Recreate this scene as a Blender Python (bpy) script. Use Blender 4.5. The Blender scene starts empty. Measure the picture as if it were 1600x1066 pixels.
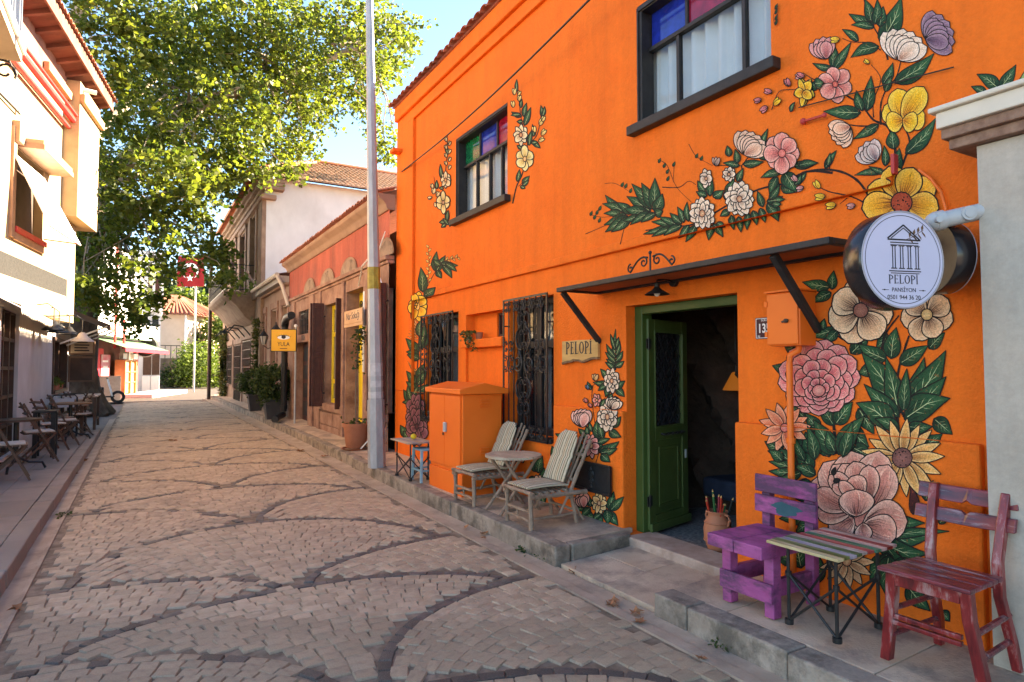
import bpy, bmesh, math, random
import numpy as np
from mathutils import Matrix, Vector, Euler
random.seed(7)
PI = math.pi
# ---------------------------------------------------------------- camera, sky, sun, exposure
SC = bpy.context.scene
COL = SC.collection
FPX, HEYE = 996.0, 1.6                       # focal length in photograph pixels, eye height
PITCH = math.atan(40.0 / FPX)
YAW = math.atan(578.0 * math.cos(PITCH) / FPX)
CR = Vector((math.cos(YAW), -math.sin(YAW), 0))
CF = Vector((math.sin(YAW) * math.cos(PITCH), math.cos(YAW) * math.cos(PITCH), math.sin(PITCH)))
CU = Vector((-math.sin(YAW) * math.sin(PITCH), -math.cos(YAW) * math.sin(PITCH), math.cos(PITCH)))
cam_data = bpy.data.cameras.new('camera')
cam_data.sensor_width = 36.0
cam_data.lens = FPX / 1600 * 36.0
cam_data.clip_end = 3000
cam_data.clip_start = 0.05
cam = bpy.data.objects.new('camera', cam_data)
COL.objects.link(cam)
cm = Matrix((( CR.x, CU.x, -CF.x, 0), (CR.y, CU.y, -CF.y, 0), (CR.z, CU.z, -CF.z, HEYE), (0, 0, 0, 1)))
cam.matrix_world = cm
SC.camera = cam

SUN_AZ = math.radians(84)        # compass angle from +Y towards +X
SUN_EL = math.radians(25)
world = bpy.data.worlds.new('World'); SC.world = world; world.use_nodes = True
wn = world.node_tree.nodes; wl = world.node_tree.links
bg = wn['Background']
sky = wn.new('ShaderNodeTexSky'); sky.sky_type = 'NISHITA'; sky.sun_disc = False
sky.sun_elevation = SUN_EL; sky.sun_rotation = SUN_AZ
sky.air_density = 1.0; sky.dust_density = 0.0; sky.ozone_density = 4.0
wl.new(sky.outputs[0], bg.inputs[0]); bg.inputs[1].default_value = 0.053
sd = bpy.data.lights.new('sun', 'SUN'); sd.energy = 4.6; sd.angle = math.radians(0.6); sd.color = (1.0, 0.86, 0.68)
sun = bpy.data.objects.new('sun', sd); COL.objects.link(sun)
sdir = Vector((math.sin(SUN_AZ) * math.cos(SUN_EL), math.cos(SUN_AZ) * math.cos(SUN_EL), math.sin(SUN_EL)))
sun.rotation_euler = sdir.to_track_quat('Z', 'Y').to_euler()
sun.location = (12, 10, 18)
vs = SC.view_settings
vs.view_transform = 'Standard'; vs.look = 'None'; vs.gamma = 1.0; vs.use_curve_mapping = False
vs.exposure = 3.5
try:
    vs.use_white_balance = True; vs.white_balance_temperature = 7450; vs.white_balance_tint = 10
except Exception:
    pass
SC.cycles.max_bounces = 8; SC.cycles.diffuse_bounces = 4; SC.cycles.transparent_max_bounces = 10
SC.cycles.use_denoising = True

# ---------------------------------------------------------------- measured photograph points -> places on real planes
def ray(x, y):
    return CF + CR * ((x - 800) / FPX) + CU * ((533 - y) / FPX)
def at_x(x, y, X):
    d = ray(x, y); t = X / d.x; return Vector((X, d.y * t, HEYE + d.z * t))
def at_y(x, y, Y):
    d = ray(x, y); t = Y / d.y; return Vector((d.x * t, Y, HEYE + d.z * t))
def at_z(x, y, Z):
    d = ray(x, y); t = (Z - HEYE) / d.z; return Vector((d.x * t, d.y * t, Z))
def at_plane(x, y, p0, n):
    d = ray(x, y); e = Vector((0, 0, HEYE)); t = (Vector(p0) - e).dot(n) / d.dot(n); return e + d * t

# ---------------------------------------------------------------- materials
def lin(r, g, b, k=1.0):
    f = lambda c: ((c / 255 + 0.055) / 1.055) ** 2.4 if c > 10 else c / 255 / 12.92
    return (f(r) * k, f(g) * k, f(b) * k)
MATS = {}
def mat(name, c1, c2=None, scale=6.0, rough=0.8, bump=0.0, bscale=60.0, metal=0.0, c3=None, s3=1.2, w3=0.5, spec=0.35,
        detail=5.0, stretch=None, emit=None, coat=0.0, obj_var=0.0, bdist=0.01, p3=(0.5, 0.68)):
    m = bpy.data.materials.new(name); m.use_nodes = True
    n = m.node_tree.nodes; l = m.node_tree.links; b = n['Principled BSDF']
    b.inputs['Roughness'].default_value = rough; b.inputs['Metallic'].default_value = metal
    b.inputs['Specular IOR Level'].default_value = spec
    if coat: b.inputs['Coat Weight'].default_value = coat; b.inputs['Coat Roughness'].default_value = 0.15
    tc = n.new('ShaderNodeTexCoord'); src = tc.outputs['Object']
    if stretch:
        mp = n.new('ShaderNodeMapping'); mp.inputs['Scale'].default_value = stretch
        l.new(src, mp.inputs[0]); src = mp.outputs[0]
    col = None
    if c2 is not None:
        t = n.new('ShaderNodeTexNoise'); t.inputs['Scale'].default_value = scale; t.inputs['Detail'].default_value = detail
        t.inputs['Roughness'].default_value = 0.62
        l.new(src, t.inputs['Vector'])
        r = n.new('ShaderNodeValToRGB'); r.color_ramp.elements[0].position = 0.35; r.color_ramp.elements[1].position = 0.66
        r.color_ramp.elements[0].color = (*c1, 1); r.color_ramp.elements[1].color = (*c2, 1)
        l.new(t.outputs['Fac'], r.inputs[0]); col = r.outputs[0]
        if c3 is not None:
            t3 = n.new('ShaderNodeTexNoise'); t3.inputs['Scale'].default_value = s3; t3.inputs['Detail'].default_value = 7
            t3.inputs['Roughness'].default_value = 0.7
            l.new(src, t3.inputs['Vector'])
            r3 = n.new('ShaderNodeValToRGB'); r3.color_ramp.elements[0].position = p3[0]; r3.color_ramp.elements[1].position = p3[1]
            r3.color_ramp.elements[1].color = (w3, w3, w3, 1)
            l.new(t3.outputs['Fac'], r3.inputs[0])
            mx = n.new('ShaderNodeMix'); mx.data_type = 'RGBA'
            l.new(r3.outputs[0], mx.inputs['Factor']); l.new(col, mx.inputs['A']); mx.inputs['B'].default_value = (*c3, 1)
            col = mx.outputs['Result']
    if obj_var:
        oi = n.new('ShaderNodeObjectInfo'); mr = n.new('ShaderNodeMapRange')
        mr.inputs['To Min'].default_value = 1 - obj_var; mr.inputs['To Max'].default_value = 1 + obj_var
        l.new(oi.outputs['Random'], mr.inputs[0])
        hs = n.new('ShaderNodeHueSaturation'); l.new(mr.outputs[0], hs.inputs['Value'])
        if col is None: hs.inputs['Color'].default_value = (*c1, 1)
        else: l.new(col, hs.inputs['Color'])
        col = hs.outputs[0]
    if col is None: b.inputs['Base Color'].default_value = (*c1, 1)
    else: l.new(col, b.inputs['Base Color'])
    if bump:
        t2 = n.new('ShaderNodeTexNoise'); t2.inputs['Scale'].default_value = bscale; t2.inputs['Detail'].default_value = 4
        l.new(src, t2.inputs['Vector'])
        bp = n.new('ShaderNodeBump'); bp.inputs['Strength'].default_value = bump; bp.inputs['Distance'].default_value = bdist
        l.new(t2.outputs['Fac'], bp.inputs['Height']); l.new(bp.outputs[0], b.inputs['Normal'])
    if emit:
        b.inputs['Emission Color'].default_value = (*emit[0], 1); b.inputs['Emission Strength'].default_value = emit[1]
    MATS[name] = m
    return m
def glass_mat(name, tint=(0.9, 0.93, 0.95), refl=0.2, rough=0.03, through=0.93):
    m = bpy.data.materials.new(name); m.use_nodes = True
    n = m.node_tree.nodes; l = m.node_tree.links; n.remove(n['Principled BSDF'])
    tr = n.new('ShaderNodeBsdfTransparent'); tr.inputs[0].default_value = (*[c * through for c in tint], 1)
    gl = n.new('ShaderNodeBsdfGlossy'); gl.inputs['Roughness'].default_value = rough
    fr = n.new('ShaderNodeFresnel'); fr.inputs[0].default_value = 1.5
    mr = n.new('ShaderNodeMapRange'); mr.inputs['From Min'].default_value = 0.0; mr.inputs['From Max'].default_value = 1.0
    mr.inputs['To Min'].default_value = refl * 0.15; mr.inputs['To Max'].default_value = 0.5
    ge = n.new('ShaderNodeNewGeometry'); iv = n.new('ShaderNodeMath'); iv.operation = 'SUBTRACT'; iv.inputs[0].default_value = 1.0; l.new(ge.outputs['Backfacing'], iv.inputs[1])
    mu = n.new('ShaderNodeMath'); mu.operation = 'MULTIPLY'; l.new(fr.outputs[0], mu.inputs[0]); l.new(iv.outputs[0], mu.inputs[1]); l.new(mu.outputs[0], mr.inputs[0])
    mx = n.new('ShaderNodeMixShader'); l.new(mr.outputs[0], mx.inputs[0]); l.new(tr.outputs[0], mx.inputs[1]); l.new(gl.outputs[0], mx.inputs[2])
    l.new(mx.outputs[0], n['Material Output'].inputs[0])
    return m
def stripe_mat(name, cols, scale, axis='Y', rough=0.9):
    # woven stripes: constant ramp along one local axis
    m = bpy.data.materials.new(name); m.use_nodes = True
    n = m.node_tree.nodes; l = m.node_tree.links; b = n['Principled BSDF']; b.inputs['Roughness'].default_value = rough
    b.inputs['Specular IOR Level'].default_value = 0.1
    tc = n.new('ShaderNodeTexCoord'); sp = n.new('ShaderNodeSeparateXYZ'); l.new(tc.outputs['Object'], sp.inputs[0])
    mu = n.new('ShaderNodeMath'); mu.operation = 'MULTIPLY'; mu.inputs[1].default_value = scale; l.new(sp.outputs[axis], mu.inputs[0])
    fr = n.new('ShaderNodeMath'); fr.operation = 'FRACT'; l.new(mu.outputs[0], fr.inputs[0])
    r = n.new('ShaderNodeValToRGB'); r.color_ramp.interpolation = 'CONSTANT'
    e = r.color_ramp.elements
    while len(e) < len(cols): e.new(0.5)
    for k, (p, c) in enumerate(cols): e[k].position = p; e[k].color = (*c, 1)
    l.new(fr.outputs[0], r.inputs[0])
    nz = n.new('ShaderNodeTexNoise'); nz.inputs['Scale'].default_value = 30; l.new(tc.outputs['Object'], nz.inputs['Vector'])
    mr = n.new('ShaderNodeMapRange'); mr.inputs['To Min'].default_value = 0.75; mr.inputs['To Max'].default_value = 1.2; l.new(nz.outputs['Fac'], mr.inputs[0])
    hs = n.new('ShaderNodeHueSaturation'); l.new(r.outputs[0], hs.inputs['Color']); l.new(mr.outputs[0], hs.inputs['Value'])
    l.new(hs.outputs[0], b.inputs['Base Color'])
    return m
def paint_mat():
    m = bpy.data.materials.new('mural_paint'); m.use_nodes = True
    n = m.node_tree.nodes; l = m.node_tree.links; b = n['Principled BSDF']; b.inputs['Roughness'].default_value = 0.75
    b.inputs['Specular IOR Level'].default_value = 0.25
    at = n.new('ShaderNodeVertexColor'); at.layer_name = 'Col'
    tc = n.new('ShaderNodeTexCoord')
    nz = n.new('ShaderNodeTexNoise'); nz.inputs['Scale'].default_value = 130; nz.inputs['Detail'].default_value = 3
    l.new(tc.outputs['Object'], nz.inputs['Vector'])
    mr = n.new('ShaderNodeMapRange'); mr.inputs['From Min'].default_value = 0.3; mr.inputs['From Max'].default_value = 0.7
    mr.inputs['To Min'].default_value = 0.62; mr.inputs['To Max'].default_value = 1.22; l.new(nz.outputs['Fac'], mr.inputs[0])
    hs = n.new('ShaderNodeHueSaturation'); l.new(at.outputs['Color'], hs.inputs['Color']); l.new(mr.outputs[0], hs.inputs['Value'])
    l.new(hs.outputs[0], b.inputs['Base Color'])
    # worn spots where the render shows through, and uneven coverage
    nw = n.new('ShaderNodeTexNoise'); nw.inputs['Scale'].default_value = 48; nw.inputs['Detail'].default_value = 6; nw.inputs['Roughness'].default_value = 0.75; l.new(tc.outputs['Object'], nw.inputs['Vector'])
    rw = n.new('ShaderNodeValToRGB'); rw.color_ramp.elements[0].position = 0.61; rw.color_ramp.elements[1].position = 0.70; rw.color_ramp.elements[1].color = (0.75, 0.75, 0.75, 1); l.new(nw.outputs['Fac'], rw.inputs[0])
    mw = n.new('ShaderNodeMix'); mw.data_type = 'RGBA'; l.new(rw.outputs[0], mw.inputs['Factor']); l.new(hs.outputs[0], mw.inputs['A']); mw.inputs['B'].default_value = (0.62, 0.13, 0.015, 1)
    nb = n.new('ShaderNodeTexNoise'); nb.inputs['Scale'].default_value = 6; nb.inputs['Detail'].default_value = 5; l.new(tc.outputs['Object'], nb.inputs['Vector'])
    mb_ = n.new('ShaderNodeMapRange'); mb_.inputs['From Min'].default_value = 0.3; mb_.inputs['From Max'].default_value = 0.7; mb_.inputs['To Min'].default_value = 0.78; mb_.inputs['To Max'].default_value = 1.12; l.new(nb.outputs['Fac'], mb_.inputs[0])
    h2 = n.new('ShaderNodeHueSaturation'); l.new(mw.outputs['Result'], h2.inputs['Color']); l.new(mb_.outputs[0], h2.inputs['Value']); l.new(h2.outputs[0], b.inputs['Base Color'])
    n2 = n.new('ShaderNodeTexNoise'); n2.inputs['Scale'].default_value = 75; l.new(tc.outputs['Object'], n2.inputs['Vector'])
    bp = n.new('ShaderNodeBump'); bp.inputs['Strength'].default_value = 0.5; bp.inputs['Distance'].default_value = 0.006
    l.new(n2.outputs['Fac'], bp.inputs['Height']); l.new(bp.outputs[0], b.inputs['Normal'])
    return m

# ---------------------------------------------------------------- mesh building
class MB:
    def __init__(s, M=None):
        s.v = []; s.f = []; s.mi = []; s.M = M or Matrix(); s.cur = 0
    def P(s, p):
        s.v.append(tuple(s.M @ Vector(p))); return len(s.v) - 1
    def face(s, *pts):
        ids = [s.P(p) for p in pts]; s.f.append(ids); s.mi.append(s.cur)
    def idx(s, ids):
        s.f.append(list(ids)); s.mi.append(s.cur)
    def box(s, a, b, M2=None):
        x0, x1 = sorted((a[0], b[0])); y0, y1 = sorted((a[1], b[1])); z0, z1 = sorted((a[2], b[2]))
        c = [(x0,y0,z0),(x1,y0,z0),(x1,y1,z0),(x0,y1,z0),(x0,y0,z1),(x1,y0,z1),(x1,y1,z1),(x0,y1,z1)]
        if M2 is not None: c = [M2 @ Vector(p) for p in c]
        i = [s.P(p) for p in c]
        for q in ((3,2,1,0),(4,5,6,7),(0,1,5,4),(1,2,6,5),(2,3,7,6),(3,0,4,7)): s.idx([i[k] for k in q])
        return s
    def bar(s, p, q, w, h, up=(0, 0, 1)):
        # square-section bar from p to q: w across, h along 'up'
        p = Vector(p); q = Vector(q); d = (q - p); L = d.length; d.normalize(); up = Vector(up)
        if abs(d.dot(up)) > 0.98: up = Vector((1, 0, 0)) if abs(d.x) < 0.9 else Vector((0, 1, 0))
        r = d.cross(up).normalized(); u = r.cross(d)
        i = []
        for e in (p, q):
            for a, b in ((-1,-1),(1,-1),(1,1),(-1,1)): i.append(s.P(e + r * (a * w / 2) + u * (b * h / 2)))
        for k in ((0,1,2,3),(7,6,5,4),(1,0,4,5),(2,1,5,6),(3,2,6,7),(0,3,7,4)): s.idx([i[j] for j in k])
        return s
    def tube(s, pts, r, n=6, cap=True, r1=None):
        pts = [Vector(p) for p in pts]; rings = []; N = len(pts)
        ref = Vector((0.31, 0.17, 0.93))
        for k, p in enumerate(pts):
            d = (pts[min(k + 1, N - 1)] - pts[max(k - 1, 0)])
            if d.length < 1e-9: d = Vector((0, 0, 1))
            d.normalize()
            a = d.cross(ref)
            if a.length < 0.05: a = d.cross(Vector((1, 0, 0)))
            a.normalize(); b = d.cross(a)
            rr = r if r1 is None else r + (r1 - r) * k / max(N - 1, 1)
            if isinstance(r, (list, tuple)): rr = r[k]
            rings.append([s.P(p + (a * math.cos(2*PI*j/n) + b * math.sin(2*PI*j/n)) * rr) for j in range(n)])
        for k in range(N - 1):
            for j in range(n): s.idx([rings[k][j], rings[k][(j+1)%n], rings[k+1][(j+1)%n], rings[k+1][j]])
        if cap: s.idx(rings[0][::-1]); s.idx(rings[-1])
        return s
    def lathe(s, prof, c=(0, 0, 0), n=24, cap0=False, cap1=False):
        c = Vector(c); rings = []
        for r, z in prof: rings.append([s.P(c + Vector((r*math.cos(2*PI*j/n), r*math.sin(2*PI*j/n), z))) for j in range(n)])
        for k in range(len(prof)-1):
            for j in range(n): s.idx([rings[k][j], rings[k][(j+1)%n], rings[k+1][(j+1)%n], rings[k+1][j]])
        if cap0: s.idx(rings[0][::-1])
        if cap1: s.idx(rings[-1])
        return s
    def prism(s, poly, z0, z1):
        # polygon in local xy, extruded along local z
        a = [s.P((x, y, z0)) for x, y in poly]; b = [s.P((x, y, z1)) for x, y in poly]; n = len(poly)
        s.idx(a[::-1]); s.idx(b)
        for k in range(n): s.idx([a[k], a[(k+1)%n], b[(k+1)%n], b[k]])
        return s
    def ball(s, c, r, n=10, m=6, sq=(1, 1, 1)):
        c = Vector(c); rows = []
        for i in range(1, m):
            t = PI * i / m
            rows.append([s.P(c + Vector((r*sq[0]*math.sin(t)*math.cos(2*PI*j/n), r*sq[1]*math.sin(t)*math.sin(2*PI*j/n), r*sq[2]*math.cos(t)))) for j in range(n)])
        a = s.P(c + Vector((0, 0, r*sq[2]))); b = s.P(c - Vector((0, 0, r*sq[2])))
        for j in range(n):
            s.idx([a, rows[0][j], rows[0][(j+1)%n]]); s.idx([b, rows[-1][(j+1)%n], rows[-1][j]])
            for i in range(m-2): s.idx([rows[i][j], rows[i+1][j], rows[i+1][(j+1)%n], rows[i][(j+1)%n]])
        return s
    def mesh(s, name, mats, smooth=False):
        me = bpy.data.meshes.new(name); me.from_pydata(s.v, [], s.f)
        if not isinstance(mats, (list, tuple)): mats = [mats]
        for m in mats: me.materials.append(m)
        if len(mats) > 1: me.polygons.foreach_set('material_index', s.mi)
        bm = bmesh.new(); bm.from_mesh(me); bmesh.ops.recalc_face_normals(bm, faces=bm.faces); bm.to_mesh(me); bm.free()
        if smooth:
            me.polygons.foreach_set('use_smooth', [True] * len(me.polygons))
            try: me.set_sharp_from_angle(angle=math.radians(40))
            except Exception: pass
        return me
    def build(s, name, mats, parent=None, smooth=False, bevel=0.0):
        o = bpy.data.objects.new(name, s.mesh(name, mats, smooth)); COL.objects.link(o)
        if parent is not None: adopt(o, parent)
        if bevel:
            md = o.modifiers.new('bevel', 'BEVEL'); md.width = bevel; md.segments = 2; md.limit_method = 'ANGLE'; md.angle_limit = 0.6
        return o
def mworld(o):
    M = o.matrix_basis.copy()
    if o.parent: M = mworld(o.parent) @ o.matrix_parent_inverse @ M
    return M
def adopt(o, parent, local=False):
    # 'local' meshes are built in the parent's frame; the others in world coordinates
    o.parent = parent
    if not local: o.matrix_parent_inverse = mworld(parent).inverted()
def tag(o, label=None, cat=None, group=None, kind=None):
    for k, v in (('label', label), ('category', cat), ('group', group), ('kind', kind)):
        if v: o[k] = v
    return o
def thing(name, label, cat, loc=(0, 0, 0), rz=0.0, group=None):
    o = bpy.data.objects.new(name, None); COL.objects.link(o); o.location = loc; o.rotation_euler = (0, 0, rz)
    o.empty_display_size = 0.2
    return tag(o, label, cat, group)
KIDS = {}
def dup(root, loc, rz, label, group=None, scale=None):
    kids = {}
    for o in bpy.data.objects:
        if o.parent: kids.setdefault(o.parent.name, []).append(o)
    def rec(o, par):
        c = o.copy(); COL.objects.link(c)
        if par is not None: c.parent = par
        for k in kids.get(o.name, ()): rec(k, c)
        return c
    r = rec(root, None); r.location = loc; r.rotation_euler = (0, 0, rz); r['label'] = label
    if group: r['group'] = group
    if scale: r.scale = scale
    return r
def text(body, name, M, size, m, parent, extrude=0.0015, align='CENTER', sx=1.0, bold=0.0):
    cu = bpy.data.curves.new(name, 'FONT'); cu.body = body; cu.size = size; cu.extrude = extrude; cu.align_x = align; cu.align_y = 'CENTER'
    cu.offset = bold
    tmp = bpy.data.objects.new(name, cu)
    me = bpy.data.meshes.new_from_object(tmp); bpy.data.objects.remove(tmp); me.materials.clear(); me.materials.append(m)
    me.transform(M @ Matrix.Diagonal((sx, 1, 1, 1))); me.name = name
    o = bpy.data.objects.new(name, me); COL.objects.link(o)
    adopt(o, parent)
    return o
def frame(o, right, up):
    r = Vector(right).normalized(); u = Vector(up); u = (u - r * u.dot(r)).normalized(); n = r.cross(u)
    return Matrix(((r.x, u.x, n.x, o[0]), (r.y, u.y, n.y, o[1]), (r.z, u.z, n.z, o[2]), (0, 0, 0, 1)))
def wall_holes(mb, X, Y0, Y1, Z0, Z1, holes, depth=0.2, sgn=1):
    # vertical wall sheet in the plane x = X with rectangular openings and their reveals (going back by depth * sgn)
    ys = sorted({Y0, Y1, *[h for q in holes for h in q[:2] if Y0 < h < Y1]}); zs = sorted({Z0, Z1, *[h for q in holes for h in q[2:4] if Z0 < h < Z1]})
    for i in range(len(ys)-1):
        for j in range(len(zs)-1):
            yc = (ys[i]+ys[i+1])/2; zc = (zs[j]+zs[j+1])/2
            if any(q[0] < yc < q[1] and q[2] < zc < q[3] for q in holes): continue
            mb.face((X, ys[i+1], zs[j]), (X, ys[i], zs[j]), (X, ys[i], zs[j+1]), (X, ys[i+1], zs[j+1]))
    for q in holes:
        a, b = max(q[0], Y0), min(q[1], Y1); c, d = max(q[2], Z0), min(q[3], Z1)
        if a >= b or c >= d: continue
        B = X + depth * sgn
        if q[0] >= Y0: mb.face((X, a, c), (B, a, c), (B, a, d), (X, a, d))
        if q[1] <= Y1: mb.face((X, b, c), (B, b, c), (B, b, d), (X, b, d))
        if q[3] <= Z1: mb.face((X, a, d), (B, a, d), (B, b, d), (X, b, d))
        if q[2] >= Z0: mb.face((X, a, c), (B, a, c), (B, b, c), (X, b, c))
# ---------------------------------------------------------------- materials of the place
ORANGE = mat('orange_plaster', (0.78, 0.136, 0.010), (0.84, 0.164, 0.014), 1.6, 0.8, 0.6, 55, c3=(0.72, 0.125, 0.010), s3=0.8, w3=0.8, spec=0.25, bdist=0.012)
ORANGE_METAL = mat('orange_enamel', (0.78, 0.140, 0.013), (0.83, 0.16, 0.016), 2.0, 0.45, 0.03, 40)
BLACK_IRON = mat('black_iron', (0.012, 0.011, 0.011), (0.022, 0.02, 0.02), 14, 0.45, 0.1, 80)
BLACK_WOOD = mat('black_painted_wood', (0.014, 0.012, 0.012), (0.03, 0.026, 0.025), 8, 0.55, 0.15, 50)
GREEN_PAINT = mat('green_door_paint', (0.048, 0.075, 0.017), (0.062, 0.093, 0.023), 5, 0.4, 0.06, 30)
GREEN_DARK = mat('green_frame_paint', (0.035, 0.068, 0.014), (0.045, 0.08, 0.018), 5, 0.45, 0.06, 30)
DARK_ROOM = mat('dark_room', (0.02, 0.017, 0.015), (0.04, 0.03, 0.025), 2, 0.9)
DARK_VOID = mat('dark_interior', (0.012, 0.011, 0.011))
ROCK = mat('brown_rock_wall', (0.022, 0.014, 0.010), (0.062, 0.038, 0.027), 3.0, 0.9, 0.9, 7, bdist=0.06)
CURTAIN = mat('net_curtain', (0.78, 0.75, 0.70), (0.86, 0.83, 0.78), 3, 0.95)
GLASS = glass_mat('window_glass')
GLASS_DARK = mat('dark_window_glass', (0.02, 0.022, 0.026), rough=0.06, spec=0.6)
def streaks(m, amt=0.14):
    # rain streaks and faded patches over the colour
    n = m.node_tree.nodes; l = m.node_tree.links; b = n['Principled BSDF']; src = b.inputs['Base Color'].links[0].from_socket
    tc = n.new('ShaderNodeTexCoord'); mp = n.new('ShaderNodeMapping'); mp.inputs['Scale'].default_value = (1, 3.2, 0.22); l.new(tc.outputs['Object'], mp.inputs[0])
    t = n.new('ShaderNodeTexNoise'); t.inputs['Scale'].default_value = 1.6; t.inputs['Detail'].default_value = 8; t.inputs['Roughness'].default_value = 0.65; l.new(mp.outputs[0], t.inputs['Vector'])
    t2 = n.new('ShaderNodeTexNoise'); t2.inputs['Scale'].default_value = 24; t2.inputs['Detail'].default_value = 6; t2.inputs['Roughness'].default_value = 0.8; l.new(tc.outputs['Object'], t2.inputs['Vector'])
    ad = n.new('ShaderNodeMath'); ad.operation = 'ADD'; l.new(t.outputs['Fac'], ad.inputs[0]); l.new(t2.outputs['Fac'], ad.inputs[1])
    r = n.new('ShaderNodeMapRange'); r.inputs['From Min'].default_value = 0.75; r.inputs['From Max'].default_value = 1.3; r.inputs['To Min'].default_value = 1 - amt; r.inputs['To Max'].default_value = 1 + amt * 0.6; l.new(ad.outputs[0], r.inputs[0])
    h = n.new('ShaderNodeHueSaturation'); l.new(src, h.inputs['Color']); l.new(r.outputs[0], h.inputs['Value']); l.new(h.outputs[0], b.inputs['Base Color'])
streaks(ORANGE, 0.14)
def stained(name, c): return mat(name, c, tuple(v*0.55 for v in c), 9, 0.08, spec=0.6)
PANE_BLUE = stained('blue_pane', (0.012, 0.03, 0.30)); PANE_RED = stained('red_pane', (0.30, 0.006, 0.03)); PANE_GREEN = stained('green_pane', (0.004, 0.13, 0.05))
PAINT = paint_mat()
COBBLE = mat('red_andesite_cobble', (0.38, 0.272, 0.176), (0.47, 0.35, 0.242), 12, 0.72, 0.6, 70, c3=(0.28, 0.205, 0.145), s3=1.6, w3=0.8, obj_var=0.10)
COBBLE_DARK = mat('dark_basalt_cobble', (0.07, 0.055, 0.047), (0.15, 0.118, 0.098), 10, 0.6, 0.5, 60, obj_var=0.25)
MORTAR = mat('sandy_joint', (0.15, 0.105, 0.07), (0.32, 0.24, 0.17), 8, 0.95, 0.5, 90)
CONCRETE = mat('worn_concrete', (0.44, 0.315, 0.22), (0.56, 0.415, 0.30), 3.0, 0.85, 0.5, 70, c3=(0.25, 0.185, 0.148), s3=2.6, w3=0.85, p3=(.47, .62), obj_var=0.07)
GUTTER = mat('gutter_concrete', (0.36, 0.265, 0.19), (0.47, 0.355, 0.265), 3, 0.85, 0.4, 60, c3=(0.16, 0.12, 0.10), s3=2.5, w3=0.6)
KERB = mat('kerb_stone', (0.22, 0.17, 0.13), (0.36, 0.29, 0.23), 7, 0.8, 0.7, 45, c3=(0.10, 0.08, 0.062), s3=4.0, w3=0.9, p3=(.46, .62), obj_var=0.12)
SLAB_L = mat('grey_paver', (0.22, 0.175, 0.145), (0.30, 0.24, 0.20), 3, 0.8, 0.25, 60, c3=(0.14, 0.115, 0.105), s3=1.5, w3=0.6, obj_var=0.09)
STEP = mat('pink_stone_step', (0.36, 0.25, 0.19), (0.46, 0.345, 0.28), 7, 0.75, 0.3, 60, c3=(0.24, 0.15, 0.11), s3=4, w3=0.6)
GREY_WALL = mat('grey_render', (0.39, 0.335, 0.275), (0.46, 0.40, 0.335), 2.2, 0.85, 0.35, 30, c3=(0.30, 0.255, 0.21), s3=1.2, w3=0.55)
CREAM_TRIM = mat('cream_moulding', (0.60, 0.52, 0.42), (0.66, 0.58, 0.47), 4, 0.6)
BROWN_STONE = mat('brown_stone_band', (0.20, 0.11, 0.075), (0.30, 0.18, 0.125), 20, 0.85, 0.4, 60)
WHITE_WALL = mat('white_plaster', (0.66, 0.63, 0.58), (0.74, 0.71, 0.66), 2, 0.85, 0.2, 40, c3=(0.52, 0.48, 0.43), s3=1.0, w3=0.4)
CREAM_WALL = mat('cream_plaster', (0.36, 0.265, 0.155), (0.43, 0.32, 0.19), 2, 0.85, 0.2, 40, c3=(0.24, 0.165, 0.092), s3=1.3, w3=0.6)
GREY_BAND = mat('rough_grey_band', (0.016, 0.0155, 0.015), (0.026, 0.025, 0.024), 20, 0.95, 0.6, 40)
CORAL = mat('coral_plaster', (0.36, 0.085, 0.055), (0.46, 0.12, 0.078), 2.0, 0.85, 0.3, 40, c3=(0.21, 0.085, 0.062), s3=1.1, w3=0.75, stretch=(1, 1.0, 0.4))
PINK_STONE = mat('pink_stone', (0.24, 0.125, 0.085), (0.36, 0.215, 0.155), 3.5, 0.85, 0.5, 30, c3=(0.13, 0.06, 0.042), s3=1.6, w3=0.8)
TAN_STONE = mat('tan_stone', (0.27, 0.165, 0.115), (0.38, 0.25, 0.18), 3, 0.85, 0.4, 30, c3=(0.25, 0.15, 0.10), s3=1.5, w3=0.6)
BROWN_SHUTTER = mat('maroon_shutter', (0.045, 0.014, 0.011), (0.075, 0.024, 0.018), 9, 0.5, 0.1, 40)
YELLOW = mat('yellow_paint', (0.72, 0.52, 0.02), (0.78, 0.60, 0.035), 4, 0.5, 0.08, 40)
TILE = mat('terracotta_tile', (0.30, 0.105, 0.06), (0.42, 0.17, 0.10), 7, 0.85, 0.4, 40, c3=(0.14, 0.07, 0.05), s3=4, w3=0.7, obj_var=0.25)
TILE_OLD = mat('weathered_roof_tile', (0.26, 0.15, 0.10), (0.38, 0.24, 0.165), 6, 0.9, 0.4, 40, c3=(0.12, 0.085, 0.065), s3=5, w3=0.7, obj_var=0.2)
GALV = mat('galvanised_steel', (0.34, 0.34, 0.345), (0.44, 0.44, 0.45), 9, 0.5, 0.15, 30, metal=0.25, c3=(0.26, 0.255, 0.25), s3=3, w3=0.5, stretch=(1, 1, 0.4))
GREY_METAL = mat('grey_painted_metal', (0.40, 0.41, 0.42), rough=0.4)
WHITE_PAINT = mat('white_paint', (0.78, 0.77, 0.74), (0.82, 0.81, 0.79), 3, 0.5)
RED_PAINT = mat('red_paint', (0.42, 0.035, 0.032), (0.50, 0.05, 0.045), 5, 0.5)
RED_BRIGHT = mat('bright_red_panel', (0.55, 0.015, 0.03), rough=0.45)
TERRACOTTA = mat('terracotta_pot', (0.36, 0.13, 0.065), (0.44, 0.17, 0.09), 6, 0.75, 0.15, 40, c3=(0.26, 0.10, 0.06), s3=3, w3=0.5)
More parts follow.
